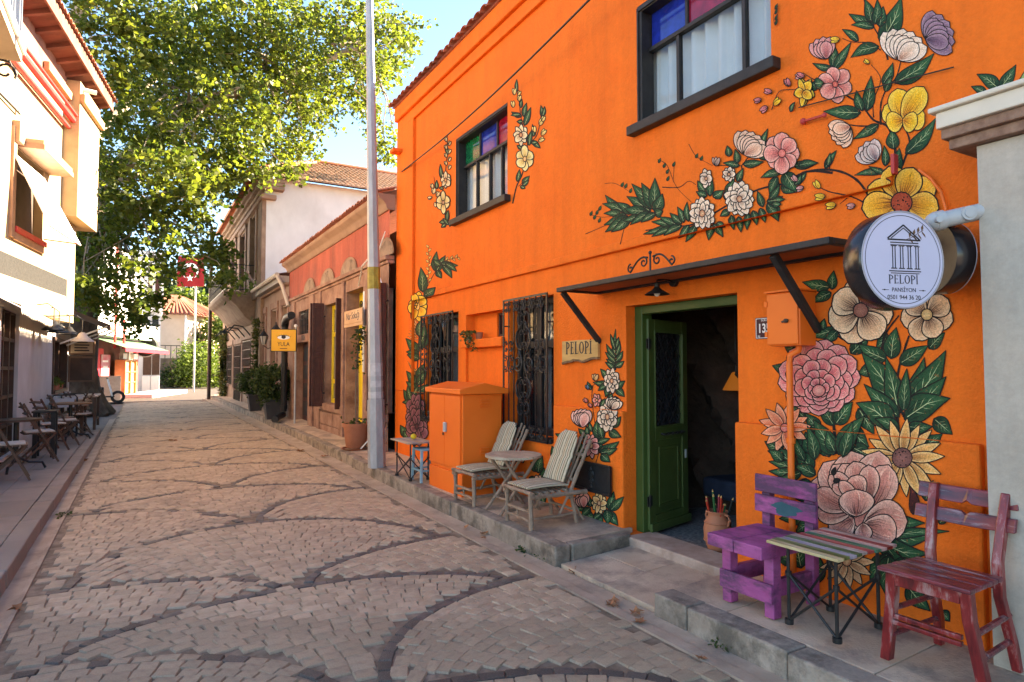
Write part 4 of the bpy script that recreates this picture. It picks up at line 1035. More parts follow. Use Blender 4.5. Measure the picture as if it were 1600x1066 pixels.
# -- the big bouquet beside the door (crops C and D)
crop(1200, 300, 2.5375)
LAY[0] = 0
leafset([(330, 640, 400, 560, 30), (120, 640, 60, 590, 26), (90, 720, 20, 690, 26), (360, 860, 420, 960, 34), (330, 930, 400, 1010, 34), (150, 900, 90, 850, 26), (60, 1020, -10, 990, 28), (640, 620, 700, 560, 26), (660, 900, 730, 960, 34), (600, 1010, 690, 960, 34), (420, 700, 360, 720, 28), (470, 560, 430, 620, 24), (330, 1010, 420, 1060, 34), (200, 950, 150, 880, 28), (100, 990, 150, 1050, 30)], dark=.2)
stem([(520, 1000), (510, 800), (520, 700), (560, 570)], 15); stem([(480, 820), (455, 700), (460, 580), (520, 490)], 12); stem([(375, 600), (300, 585), (250, 545)], 11); stem([(270, 1040), (262, 930), (240, 840)], 16); stem([(250, 380), (200, 360)], 6); stem([(60, 600), (200, 560)], 6)
leafset([(410, 160, 340, 158, 10), (380, 220, 335, 160, 26), (395, 260, 340, 235, 18), (400, 300, 365, 300, 14), (255, 385, 262, 315, 20), (245, 378, 140, 358, 24), (250, 400, 178, 438, 22), (270, 545, 165, 570, 22), (275, 550, 222, 595, 20), (190, 520, 160, 490, 10), (220, 545, 225, 505, 14), (470, 665, 362, 605, 34), (490, 660, 510, 540, 36), (525, 680, 635, 610, 34), (262, 925, 205, 830, 26), (270, 920, 335, 835, 34)])
leafset([(520, 870, 375, 640, 60), (520, 880, 470, 660, 40), (520, 890, 385, 765, 34), (535, 880, 620, 660, 44), (540, 880, 705, 632, 60), (540, 890, 705, 735, 50), (545, 900, 720, 820, 56, -.1), (500, 930, 355, 838, 52, .08), (540, 870, 552, 705, 26), (520, 940, 430, 900, 26), (560, 930, 650, 930, 26)], ink=2.0)
flower(632, 487, 105, 7, 'wide', .42, CRM[0], CRM[1], CRM[2], core=.20, cc=K(214, 168, 110), cc2=K(246, 210, 150), hatch=9, ink=2.0, a0=.25)
flower(370, 470, 130, 7, 'wide', .46, CRM[0], CRM[1], CRM[2], core=.21, cc=K(140, 84, 70), cc2=K(176, 116, 96), hatch=11, ink=2.2, a0=.1)
# dahlia
P = Paint(); cx, cy = 205, 755
for Rr, n, w_, off in ((172, 13, .26, -20), (140, 11, .28, -12), (105, 9, .32, 0), (72, 7, .36, 12), (44, 6, .42, 22)):
    order = list(range(n)); rm.shuffle(order)
    for k in order:
        a = 2*PI*(k + rm.uniform(-.15, .15))/n + Rr*.02
        blade(P, cx + .25*Rr*math.cos(a), cy + off + .25*Rr*math.sin(a), cx + Rr*.95*math.cos(a), cy + off + Rr*.88*math.sin(a), Rr*w_, 'wide', ROS[0], ROS[1], 1.7, 0, ROS[2], 6)
disc(P, 205, 788, 22, K(216, 120, 110), K(240, 170, 150), 1.6, 1.1)
P.build('painted_flower')
flower(70, 935, 98, 13, 'daisy', .17, K(170, 60, 40), K(240, 140, 100), K(250, 180, 140), core=.16, cc=K(200, 100, 90), cc2=K(230, 150, 130), hatch=3, ink=1.5)
leafset([(265, 1040, 185, 905, 40), (270, 1030, 240, 950, 22), (285, 1040, 385, 890, 40), (190, 1060, 160, 930, 26), (60, 1066, 10, 1025, 22), (150, 1066, 110, 970, 18), (300, 1050, 340, 915, 26)])
crop(1100, 680, 2.762)
LAY[0] = 60
leafset([(480, 95, 440, -10, 40), (540, 90, 500, -30, 40), (600, 60, 660, -20, 40), (470, 150, 392, 62, 36), (480, 170, 390, 130, 26), (400, 130, 280, 70, 34), (400, 150, 285, 115, 22), (400, 160, 285, 155, 22), (420, 160, 330, 185, 20), (440, 190, 430, 250, 26), (460, 220, 410, 200, 24), (470, 260, 380, 260, 28), (460, 350, 330, 360, 34), (470, 370, 400, 420, 30), (380, 560, 320, 480, 34), (420, 570, 400, 470, 38), (330, 540, 300, 480, 20), (480, 640, 490, 510, 40), (460, 560, 450, 500, 22), (730, 420, 950, 380, 46, -.08), (740, 430, 1000, 430, 50, .05), (740, 450, 970, 510, 46, .1), (750, 440, 1055, 415, 22), (780, 520, 720, 620, 40), (790, 510, 800, 640, 40), (800, 520, 790, 690, 44), (830, 540, 990, 560, 30, .1), (880, 650, 975, 755, 40), (960, 560, 1010, 700, 30), (940, 250, 905, 180, 24), (960, 280, 990, 200, 26), (1020, 380, 1050, 340, 18), (1030, 760, 1060, 800, 22)], ink=2.0)
leafset([(905, 340, 895, 220, 22)], c=(K(60, 24, 24), K(96, 40, 36)), vein=False)
stem([(700, 450), (690, 520)], 10); stem([(830, 500), (900, 580), (960, 700)], 9)
flower(858, 98, 172, 17, 'daisy', .125, K(160, 84, 40), DSY[1], DSY[2], core=.24, cc=K(120, 74, 66), cc2=K(150, 98, 88), hatch=4, ink=1.9, jit=.04, dots=10)
flower(620, 545, 112, 13, 'daisy', .15, K(150, 90, 60), K(226, 164, 120), K(240, 196, 150), core=.16, hatch=4, ink=1.8)
# peony, petal by petal from the back to the heart
P = Paint(); disc(P, 675, 290, 130, PEO[1], PEO[0], 1.5)
for (x0, y0, x1, y1, w_) in ((660, 400, 540, 400, 50), (655, 250, 450, 300, 55), (640, 300, 470, 200, 78), (650, 300, 520, 120, 80), (660, 300, 640, 70, 90), (720, 330, 760, 70, 82), (720, 330, 800, 130, 70), (640, 370, 600, 430, 70), (690, 380, 880, 370, 86), (690, 385, 830, 440, 70), (690, 380, 700, 450, 36), (650, 360, 555, 430, 60), (640, 330, 490, 340, 52), (630, 320, 485, 240, 50),
                            (660, 260, 560, 130, 48), (670, 260, 600, 125, 48), (690, 270, 650, 115, 56), (720, 280, 715, 130, 44), (640, 250, 545, 175, 36), (650, 255, 570, 160, 26), (640, 260, 560, 215, 30), (690, 260, 640, 180, 50), (670, 275, 590, 200, 26), (660, 350, 600, 260, 40), (660, 350, 660, 235, 74)):
    blade(P, x0, y0, x1, y1, w_, 'wide', PEO[0], PEO[1], 1.8, rm.uniform(-.06, .06), PEO[2], 8)
P.build('painted_flower')
leafset([(560, 170, 570, 140, 10), (565, 200, 590, 190, 10)], c=(INK, INK), vein=False)
# -- left of the door (crop E)
crop(860, 500, 3.23)
stem([(330, 270), (300, 420), (280, 560), (230, 720)], 8); stem([(215, 330), (210, 400), (225, 520), (240, 640)], 5); stem([(240, 315), (215, 330)], 4); stem([(170, 520), (200, 580), (230, 620)], 5)
leafset([(330, 250, 330, 50, 12), (330, 240, 285, 200, 14), (330, 215, 280, 165, 14), (328, 190, 285, 125, 12), (330, 235, 370, 210, 14), (332, 210, 365, 160, 13), (332, 180, 350, 110, 11), (328, 150, 305, 75, 9), (333, 140, 345, 90, 9), (325, 250, 280, 215, 12)])
leafset([(290, 320, 220, 315, 16), (290, 300, 255, 250, 16), (290, 330, 245, 355, 16), (290, 340, 280, 385, 16), (330, 350, 375, 310, 18), (335, 350, 372, 385, 18), (205, 350, 190, 315, 10), (300, 400, 310, 375, 14), (255, 440, 275, 400, 15), (320, 400, 345, 400, 12), (310, 540, 355, 490, 18), (300, 560, 355, 590, 22), (250, 600, 235, 510, 24), (265, 600, 245, 520, 16), (195, 590, 145, 550, 18), (190, 580, 185, 540, 12), (250, 660, 345, 615, 24, .1), (255, 670, 335, 650, 20), (260, 680, 300, 715, 22), (230, 650, 265, 610, 16), (240, 620, 300, 600, 14), (170, 700, 150, 620, 22), (160, 700, 130, 640, 18), (95, 600, 30, 575, 16), (110, 600, 85, 575, 12), (210, 560, 200, 520, 10)])
flower(312, 308, 64, 9, 'round', .30, *WHT, sx=.65, rings=2, core=.16)
flower(290, 490, 74, 11, 'wide', .30, *WHT, sx=.68, rings=2, core=.18)
tulip(315, 450, 60, -1.3, *WHT, n=5, spread=.35)
flower(237, 405, 34, 6, 'round', .36, *PNK, sx=.6, core=.2)
flower(210, 635, 62, 9, 'round', .28, *PNK, sx=.62, core=.2, hatch=4)
tulip(165, 540, 90, -1.65, K(200, 110, 100), K(240, 170, 150), K(250, 205, 190), n=5, spread=.24)
bud(230, 305, 13, -1.6, K(210, 140, 60), K(244, 190, 130), 3, 2.4); bud(190, 415, 10, -2.4, *PNK[:2], 2, 2.4); bud(210, 440, 9, -2.2, *PNK[:2], 2, 2.4); bud(155, 612, 10, -1.3, K(220, 170, 100), K(246, 205, 150), 2, 2.6); bud(195, 350, 9, -2.0, K(40, 70, 110), K(80, 120, 140), 2, 2.6)
crop(860, 500, 3.23)
LAY[0] = 0
leafset([(300, 960, 320, 870, 22), (305, 960, 368, 895, 22), (295, 970, 340, 1035, 24), (285, 960, 290, 1030, 24), (160, 950, 150, 900, 22), (170, 940, 140, 960, 20), (180, 960, 230, 1000, 22, .2), (230, 970, 265, 1020, 22), (205, 940, 195, 890, 16), (200, 950, 160, 990, 18), (255, 980, 215, 1010, 14), (30, 700, 10, 640, 22), (60, 720, 30, 690, 20), (120, 700, 150, 620, 24)])
flower(247, 925, 56, 10, 'round', .28, K(200, 110, 60), K(246, 190, 120), K(252, 215, 160), sx=.66, core=.2)
tulip(170, 945, 70, -1.9, *PNK, n=4, spread=.35)
stem([(20, 830), (-40, 760), (-70, 720)], 5)
leafset([(-60, 760, -95, 720, 20), (-60, 770, -40, 690, 24), (-70, 800, -110, 830, 22), (-50, 850, -30, 750, 26), (-30, 820, 0, 740, 24), (-90, 850, -140, 800, 20), (-60, 860, -70, 930, 18), (-40, 860, -30, 940, 18)])
flower(-150, 690, 34, 6, 'round', .36, *WHT, sx=.8, core=.2); flower(-60, 815, 34, 6, 'round', .36, *PCH, sx=.7, core=.2)
# -- the corner column of leaves at the far left (crop F)
crop(620, 380, 3.436)
stem([(135, 290), (120, 500), (105, 760), (85, 870)], 9); stem([(150, 275), (170, 220), (210, 150)], 7); stem([(155, 240), (175, 120), (170, 20)], 4); stem([(210, 120), (300, 80), (335, 75)], 3)
for k in range(11):
    y = 10 + k*20; leaf(172 - (k % 3), y + 14, 172 + (12 if k % 2 else -14), y, 6, vein=False, ink=.7, c=(K(214, 150, 60), K(246, 206, 120)))
for k in range(7):
    leaf(250 + k*13, 95 - k*3, 262 + k*13, (78 if k % 2 else 108) - k*3, 5, vein=False, ink=.7, c=(K(200, 130, 60), K(240, 196, 110)))
    leaf(110 + rm.uniform(-3, 3), 520 - 14*k, 60 + 6*k, 500 - 15*k, 5, vein=False, ink=.6, c=(K(214, 130, 70), K(246, 180, 110)))
    leaf(110, 720 - 8*k, 60 + 7*k, 640 + 10*k - 4, 5, vein=False, ink=.6, c=(K(214, 130, 60), K(246, 190, 110)))
leafset([(140, 260, 130, 135, 26), (150, 280, 205, 240, 24), (210, 150, 215, 50, 20), (215, 150, 260, 70, 18), (220, 150, 240, 185, 16), (240, 110, 325, 120, 18), (250, 120, 295, 185, 18), (235, 120, 200, 90, 16), (265, 110, 320, 150, 14)], dark=.1)
leafset([(115, 590, 52, 515, 26), (118, 600, 55, 585, 18), (120, 620, 60, 600, 20), (122, 500, 135, 410, 18), (125, 560, 165, 490, 22), (122, 560, 150, 430, 18), (110, 770, 55, 690, 24), (112, 780, 55, 745, 20), (115, 730, 150, 650, 22), (115, 760, 160, 690, 22), (112, 800, 165, 760, 20), (85, 850, 40, 790, 20), (85, 860, 35, 855, 16), (80, 850, 60, 770, 16), (90, 820, 115, 770, 14), (60, 1040, 22, 980, 22), (65, 1050, 40, 1010, 18)])
flower(113, 340, 80, 9, 'wide', .34, *YEL, sx=.60, core=.22, cc=K(240, 200, 120), cc2=K(214, 150, 60), hatch=6)
flower(100, 330, 20, 5, 'round', .3, *YEL, sx=.6, core=.2)
for (x, y, R) in ((105, 900, 95), (110, 985, 105)):
    flower(x, y, R, 10, 'wide', .30, K(52, 20, 34), K(110, 56, 70), K(176, 120, 126), sx=.52, core=.14, cc=K(60, 24, 36), cc2=K(100, 50, 60), hatch=5, rings=2)
# -- round the small upper window (crop G)
crop(630, 100, 3.552)
stem([(608, 775), (630, 680), (665, 600), (690, 440), (655, 300), (635, 110)], 8); stem([(690, 450), (740, 400), (760, 320), (770, 240)], 6); stem([(660, 330), (690, 260)], 4); stem([(640, 680), (690, 635)], 4)
leafset([(655, 470, 635, 455, 10), (655, 290, 605, 268, 12), (650, 280, 602, 285, 9), (670, 290, 685, 220, 13), (675, 340, 708, 245, 15), (660, 320, 635, 320, 10), (725, 430, 760, 465, 13), (715, 440, 745, 435, 10), (700, 450, 715, 370, 12), (635, 650, 645, 590, 12), (665, 665, 700, 625, 14), (665, 675, 695, 650, 10), (655, 680, 675, 690, 9), (725, 400, 718, 340, 10), (770, 290, 765, 235, 10), (775, 290, 785, 240, 8), (632, 150, 632, 90, 7), (655, 240, 660, 200, 8)])
for q in ((618, 170, 11, -1.6), (643, 205, 10, -1.4), (612, 240, 11, -1.7), (640, 175, 8, -1.2), (760, 340, 12, -1.2), (770, 395, 12, -1.0), (732, 380, 11, -1.8), (775, 320, 10, -1.3), (755, 430, 11, -.6)): bud(*q, K(214, 150, 70), K(250, 216, 130), 2, 3.0)
flower(655, 395, 58, 8, 'round', .32, K(190, 120, 70), K(250, 224, 170), K(252, 236, 200), sx=.66, core=.2, cc=K(190, 90, 50))
flower(677, 528, 72, 6, 'wide', .36, K(200, 140, 50), K(248, 222, 140), K(252, 236, 180), sx=.62, core=.18, cc=K(214, 160, 90), a0=.5)
stem([(262, 905), (235, 840), (220, 700), (240, 560), (248, 395)], 6); stem([(220, 740), (185, 720), (172, 625)], 4)
leafset([(245, 870, 252, 815, 10), (235, 880, 205, 880, 12), (235, 890, 215, 905, 9), (250, 890, 225, 860, 9), (218, 640, 208, 560, 9), (222, 690, 205, 690, 8), (190, 690, 188, 650, 8), (250, 500, 240, 450, 7), (225, 770, 200, 790, 8)])
for k in range(8): bud(250 + (6 if k % 2 else -8), 430 + k*22, 7, -1.57 + (.3 if k % 2 else -.3), K(214, 150, 90), K(246, 206, 140), 2, 3.0)
for q in ((170, 720, 12, -1.5), (190, 735, 10, -1.2), (165, 690, 9, -1.8), (178, 770, 9, 1.2), (160, 740, 8, 2.8)): bud(*q, K(214, 150, 90), K(250, 220, 160), 2, 2.6)
flower(238, 645, 46, 8, 'round', .32, K(190, 120, 70), K(248, 216, 160), K(252, 232, 196), sx=.55, core=.2, cc=K(200, 120, 60))
flower(225, 770, 60, 6, 'wide', .36, K(200, 140, 60), K(248, 216, 140), K(252, 232, 180), sx=.48, core=.17, a0=.5)
# -- a painted leaf cluster above the grey cornice
crop(1470, 80, 3.8)
leafset([(345, 225, 218, 140, 42), (355, 220, 445, 85, 36), (270, 250, 185, 212, 24), (290, 290, 145, 350, 34)], dark=.15)
leafset([(300, 270, 255, 240, 26), (330, 300, 330, 225, 36), (370, 270, 470, 205, 40), (490, 230, 500, 120, 40)], c=(K(110, 140, 80), K(150, 180, 110)), vein=False)
# ---------------------------------------------------------------- things on and before the orange wall
def serif_text(M, body, h, m, parent, w=0.62, gap=0.22, st=.16, depth=.0015):
    # condensed roman capitals built from stems, hairlines and serifs
    x = 0; out = []
    S = {'P': .60, 'E': .58, 'L': .55, 'O': .74, 'I': .30, 'dot': .3}
    tot = sum(S[c]*w + gap*.45 for c in body) * h - gap*.45*h
    x = -tot / 2
    for c in body:
        mb = MB(M @ Matrix.Translation((x, 0, 0))); W = S[c]*w*h; s = st*h*.75; t = st*h*.34; y0, y1 = -h/2, h/2
        def r(a, b, c_, d): mb.box((a, b, 0), (c_, d, depth))
        def ser(xc, y): r(xc - s*.95, y - t*.4, xc + s*.95, y + t*.4)
        def arc(cx, cy, rx, ry, a0, a1, thick, thin, n=18):
            pts = []
            for i in range(n+1):
                a = a0 + (a1-a0)*i/n; k = thin + (thick-thin)*abs(math.cos(a)); pts.append((cx+rx*math.cos(a), cy+ry*math.sin(a), cx+(rx-k)*math.cos(a), cy+(ry-min(k, thin*1.3))*math.sin(a)))
            for p, q in zip(pts, pts[1:]): mb.prism([(p[0], p[1]), (q[0], q[1]), (q[2], q[3]), (p[2], p[3])], 0, depth)
        if c in 'PELI': r(s*.3, y0, s*1.3, y1); ser(s*.8, y0); ser(s*.8, y1)
        if c == 'P': arc(s*1.2, h*.22, W - s*1.2, h*.28, -PI/2, PI/2, s, t)
        if c == 'E':
            for y in (y0+t*.2, 0, y1-t*.6): r(s*1.2, y, W*(.9 if y else .72), y + t*.8)
            r(W*.84, y0, W*.92, y0+h*.18); r(W*.84, y1-h*.18, W*.92, y1); r(W*.66, -h*.07, W*.73, h*.10)
        if c == 'L': r(s*1.2, y0, W*.95, y0+t*.8); r(W*.9, y0, W*.98, y0+h*.2)
        if c == 'O': arc(W/2, 0, W/2, h/2, 0, 2*PI, s*1.05, t, 32)
        if c == 'I':
            mb.prism([(s*.8 + .4*s*math.cos(a), y1 + h*.13 + .4*s*math.sin(a)) for a in [k*PI/4 for k in range(8)]], 0, depth)
        mb.build('letter', m, parent); x += W + gap*.45*h
INKM = mat('sign_ink', (0.015, 0.014, 0.02), rough=.5)
# wooden name board
pb = thing('name_board', 'rough live edge wooden board reading PELOPİ hung left of the green door', 'sign', tuple(at_x(905, 553, 3.745)))
a = at_x(878, 530, 3.735); b = at_x(934, 573, 3.735)
cy, cz = (a.y+b.y)/2, (a.z+b.z)/2; bw, bh = a.y-b.y, .235
Mb = frame((3.735, cy, cz), (0, -1, 0), (0, 0, 1))
poly = []
for i in range(13): t = i/12; poly.append((-bw/2 + bw*t, -bh/2 + .045*t + .012*math.sin(9*t) + (.02 if 3 < i < 7 else 0)))
poly += [(bw/2, bh*.2), (bw/2 - .004, bh/2), (0, bh/2 + .004), (-bw/2, bh/2)]
mb = MB(Mb); mb.prism(poly, -.030, .0); mb.build('board', WOOD_SIGN, pb, bevel=.003)
mb = MB(Mb)
for i in range(12):
    (x0, y0), (x1, y1) = poly[i], poly[i+1]; mb.bar((x0, y0+.006, -.012), (x1, y1+.006, -.012), .03, .022, (0, 1, 0))
mb.build('bark_edge', BARK_EDGE, pb)
serif_text(Mb @ Matrix.Translation((-.01, .045, .0003)), ['P', 'E', 'L', 'O', 'P', 'I'], .118, INKM, pb, w=.92, gap=.24, st=.22)
# black wall lamp under the canopy
p = at_x(1055, 440, XF)
wlp = thing('wall_lamp', 'small black gooseneck lamp on the wall above the green door', 'lamp', tuple(p))
mb = MB(); mb.tube([(XF - .001, p.y, p.z), (XF - .03, p.y, p.z)], .045, 14); mb.build('mount', BLACK_IRON, wlp, smooth=True)
q = p + Vector((-.20, .0, -.06))
mb = MB(); mb.tube([(XF - .03, p.y, p.z), (XF - .12, p.y, p.z + .01), (q.x, q.y, p.z - .005), (q.x, q.y, q.z + .02)], .009, 7); mb.tube([(q.x, q.y, q.z + .03), (q.x, q.y, q.z - .03)], .022, 10); mb.build('arm', BLACK_IRON, wlp, smooth=True)
mb = MB(); mb.lathe([(.022, .0), (.04, -.02), (.095, -.055), (.10, -.06), (.095, -.058), (.036, -.028)], tuple(q), 20); mb.build('shade', BLACK_IRON, wlp, smooth=True)
mb = MB(); mb.ball((q.x, q.y, q.z - .05), .026, 10, 6); mb.build('bulb', mat('bulb_glass', (.8, .75, .62), rough=.1), wlp, smooth=True)
# meter box with its pipe
a = at_x(1200, 455, 3.60); b = at_x(1247, 540, 3.60)
bx = thing('meter_box', 'orange painted metal meter box with pipe right of the door', 'meter box', (3.60, (a.y+b.y)/2, b.z))
y0, y1, z0, z1 = 2.575, 2.815, 1.735, 2.085
MB().box((3.605, y0, z0), (XF - .001, y1, z1)).build('box', ORANGE_METAL, bx, bevel=.006)
MB().box((3.588, y0 + .006, z0 + .01), (3.604, y1 - .006, z1 - .01)).build('lid', ORANGE_METAL, bx, bevel=.003)
MB().box((3.58, y0 - .01, z1 + .001), (XF - .001, y1 + .01, z1 + .012)).build('rain_cap', ORANGE_METAL, bx)
for z in (z0 + .06, z1 - .09): MB().box((3.582, y1 - .012, z), (3.606, y1 + .008, z + .035)).build('hinge', ORANGE_METAL, bx)
mb = MB(); mb.tube([(3.588, 2.66, 1.895), (3.574, 2.66, 1.895)], .014, 8); mb.bar((3.575, 2.64, 1.90), (3.575, 2.685, 1.888), .012, .01, (1, 0, 0)); mb.build('latch', BLACK_IRON, bx)
py = at_x(1234, 640, 3.67).y
mb = MB(); mb.tube([(3.70, py - .06, z0 + .03), (3.70, py - .05, z0 - .03), (3.68, py, z0 - .06), (3.675, py, z0 - .12), (3.675, py, .19)], .021, 10); mb.build('pipe', ORANGE_METAL, bx, smooth=True)
mb = MB(); mb.tube([(3.675, py, 1.10), (3.675, py, 1.135)], .029, 10); mb.build('pipe_clip', ORANGE_METAL, bx)
# house number
p = at_x(1193, 513, XF)
hn = thing('number_plate', 'dark enamel house number plate half hidden behind the meter box', 'number plate', (XF, p.y - .02, p.z))
Mn = frame((XF - .001, p.y - .022, p.z), (0, -1, 0), (0, 0, 1)); plate = mat('plate_enamel', (.05, .012, .022), rough=.3)
mb = MB(Mn); mb.box((-.085, -.075, 0), (.105, .075, .006)); mb.build('plate', plate, hn, bevel=.002)
wp = mat('plate_white', (.75, .72, .7), rough=.4)
text('135', 'numeral', Mn @ Matrix.Translation((-.012, -.004, .0065)), .088, wp, hn, sx=.8, bold=.002)
text('SOKAK', 'lettering', Mn @ Matrix.Translation((0, .055, .0065)), .022, wp, hn)
text('N', 'lettering', Mn @ Matrix.Translation((-.055, -.058, .0065)), .026, wp, hn); text('NO', 'lettering', Mn @ Matrix.Translation((.03, -.058, .0065)), .022, wp, hn)
mb = MB(Mn)
for a, b in (((-.08, -.07), (.10, -.066)), ((-.08, .066), (.10, .07)), ((-.08, -.066), (-.076, .066))): mb.box((*a, .006), (*b, .0068))
mb.build('border', wp, hn)
# black iron panel leaning on the wall
a = at_x(905, 722, 3.70); b = at_x(957, 778, 3.70)
bp_ = thing('iron_panel', 'black cast iron panel with ornament fixed low left of the door', 'panel', (3.69, 4.85, .42))
Mp = frame((3.70, 4.86, .56), (0, -1, 0), (0, 0, 1))
mb = MB(Mp); mb.box((-.30, -.135, 0), (.28, .135, .012)); mb.build('sheet', BLACK_IRON, bp_)
mb = MB(Mp)
for A, B in (((-.30, .115), (.28, .14)), ((-.30, -.14), (.28, -.115)), ((-.30, -.115), (-.275, .115)), ((.255, -.115), (.28, .115))): mb.box((*A, .0125), (*B, .028))
mb.build('frame', BLACK_IRON, bp_, bevel=.004)
mb = MB(Mp)
mb.tube([(0, -.10, .016), (0, .10, .016)], .010, 7)
for sg in (1, -1):
    for yy, r_ in ((.03, .035), (-.035, .03)):
        mb.tube([(sg*r_*math.sin(k*.6)*1.0, yy + r_*math.cos(k*.6)*(1-.06*k), .018) for k in range(9)], .007, 5)
mb.ball((0, .075, .018), .018, 8, 5); mb.ball((0, -.08, .018), .014, 8, 5); mb.build('ornament', BLACK_IRON, bp_, smooth=True)
# the two round shop signs and the arm that carries them
def drum(name, label, c, n, r, dep, face=True):
    t = thing(name, label, 'sign', c); n = Vector(n).normalized(); M = frame(c, Vector((0, 0, 1)).cross(n), (0, 0, 1))
    mb = MB(M); mb.lathe([(r*.985, -dep), (r, -dep + .006), (r, -.006), (r*.985, 0)], (0, 0, 0), 56, cap0=True, cap1=True); mb.build('drum', mat(name + '_black', (.013, .012, .014), rough=.22, spec=.6), t, smooth=True)
    mb = MB(M); mb.lathe([(r*.975, .0005), (r*.99, .004), (r*.975, .006), (r*.955, .0045)], (0, 0, 0), 56); mb.build('rim', mat(name + '_rim', (.35, .33, .36), rough=.35), t, smooth=True)
    return t, M
nrm = Vector((-.30, -.954, 0))
cs = Vector((3.10, 1.665, 2.105))
# small rise so that it faces the passer-by
sg, Ms = drum('round_sign', 'round lilac lightbox sign reading PELOPİ PANSİYON on a black drum', tuple(cs), nrm, .235, .115)
R0 = .235
mb = MB(Ms); mb.lathe([(.0001, .003), (R0*.957, .003)], (0, 0, 0), 56); mb.build('face', mat('lilac_face', (.52, .51, .66), (.56, .55, .70), 3, .45), sg)
mb = MB(Ms); mb.lathe([(R0*.885, .0036), (R0*.898, .0036)], (0, 0, 0), 64); mb.build('ring_line', INKM, sg)
def sb(mb, x0, y0, x1, y1): mb.box((x0*R0, y0*R0, .0034), (x1*R0, y1*R0, .0046))
mb = MB(Ms)
mb.bar((-.36*R0, .42*R0, .004), (0.02*R0, .70*R0, .004), .03*R0, .0012, (0, 0, 1)); mb.bar((.02*R0, .70*R0, .004), (.42*R0, .40*R0, .004), .03*R0, .0012, (0, 0, 1))
mb.bar((-.28*R0, .425*R0, .004), (0.02*R0, .64*R0, .004), .018*R0, .0012, (0, 0, 1)); mb.bar((.02*R0, .64*R0, .004), (.33*R0, .415*R0, .004), .018*R0, .0012, (0, 0, 1))
sb(mb, -.36, .385, .42, .415); sb(mb, -.30, .33, .37, .35); sb(mb, -.30, .285, .37, .30)
for k in range(4):
    x = -.26 + k*.185; sb(mb, x, -.17, x+.018, .27); sb(mb, x+.06, -.17, x+.078, .27); sb(mb, x-.03, -.19, x+.108, -.17); sb(mb, x-.03, .265, x+.108, .28)
sb(mb, -.34, -.245, .42, -.225); sb(mb, -.30, -.285, .38, -.27)
mb.build('temple_emblem', INKM, sg)
BR = mat('sign_brown', (.14, .075, .04), rough=.5)
mb = MB(Ms); mb.tube([(.05*R0, .40*R0, .004), (.22*R0, .46*R0, .004), (.5*R0, .62*R0, .004)], .0012, 4)
for k in range(4):
    bx_, by_ = (.16 + k*.10)*R0, (.45 + k*.05)*R0
    for s_ in (1, -1):
        ex, ey = bx_ + .06*R0 - s_*.03*R0, by_ + s_*.13*R0; mx, my = (bx_+ex)/2, (by_+ey)/2
        mb.prism([(bx_, by_), (mx + .03*R0, my - .01*R0), (ex, ey), (mx - .03*R0, my + .01*R0)], .0036, .0046)
mb.build('olive_sprig', BR, sg)
serif_text(Ms @ Matrix.Translation((0, -.40*R0, .0034)), ['P', 'E', 'L', 'O', 'P', 'I'], .17*R0, INKM, sg, w=1.0, gap=.34, st=.17, depth=.001)
text('PANSİYON', 'lettering', Ms @ Matrix.Translation((0, -.615*R0, .0035)), .115*R0, INKM, sg, .0006)
text('0501 944 36 20', 'phone_number', Ms @ Matrix.Translation((0, -.765*R0, .0035)), .125*R0, INKM, sg, .0006)
mb = MB(Ms)
for s_ in (1, -1):
    mb.box((s_*.36*R0, -.622*R0, .0034), (s_*.52*R0, -.612*R0, .0044)); mb.prism([(s_*.42*R0, -.617*R0), (s_*.46*R0, -.602*R0), (s_*.50*R0, -.617*R0), (s_*.46*R0, -.632*R0)], .0034, .0046)
mb.build('flourish', INKM, sg)
c2 = at_x(1482, 404, 3.60)
sg2, M2 = drum('round_sign', 'second black drum sign behind the lilac PELOPİ sign seen edge on', tuple(c2), (.90, -.44, 0), .185, .10)
ab = at_x(1530, 331, 3.50); aa = at_x(1458, 347, 3.34)
arm = thing('sign_arm', 'grey tubular arm on the grey wall holding the round signs', 'bracket', tuple(ab))
v = (ab - aa); mb = MB(); mb.tube([aa + v*.08, ab + v*.15], .040, 16); mb.build('tube', GREY_METAL, arm, smooth=True)
mb = MB(); mb.tube([aa + v*.03, aa + v*.22], .048, 16); mb.ball(aa + v*.04, .046, 12, 8); mb.build('knuckle', GREY_METAL, arm, smooth=True)
mb = MB(); mb.tube([aa - v*.30 + Vector((0, 0, -.005)), aa + v*.05], .012, 8); mb.tube([aa + Vector((-.04, -.05, 0)), aa + Vector((.01, .01, 0))], .016, 8); mb.tube([aa + v*.1 + Vector((.02, .03, 0)), Vector(c2) + Vector((0, .05, .16))], .010, 6); mb.build('bolt', GREY_METAL, arm, smooth=True)
mid = aa + v*.68; mb = MB(); mb.tube([mid, mid + Vector((-.028, -.036, 0))], .034, 18); mb.tube([mid + Vector((-.028, -.036, 0)), mid + Vector((-.032, -.041, 0))], .022, 18); mb.build('cap_screw', GREY_METAL, arm, smooth=True)
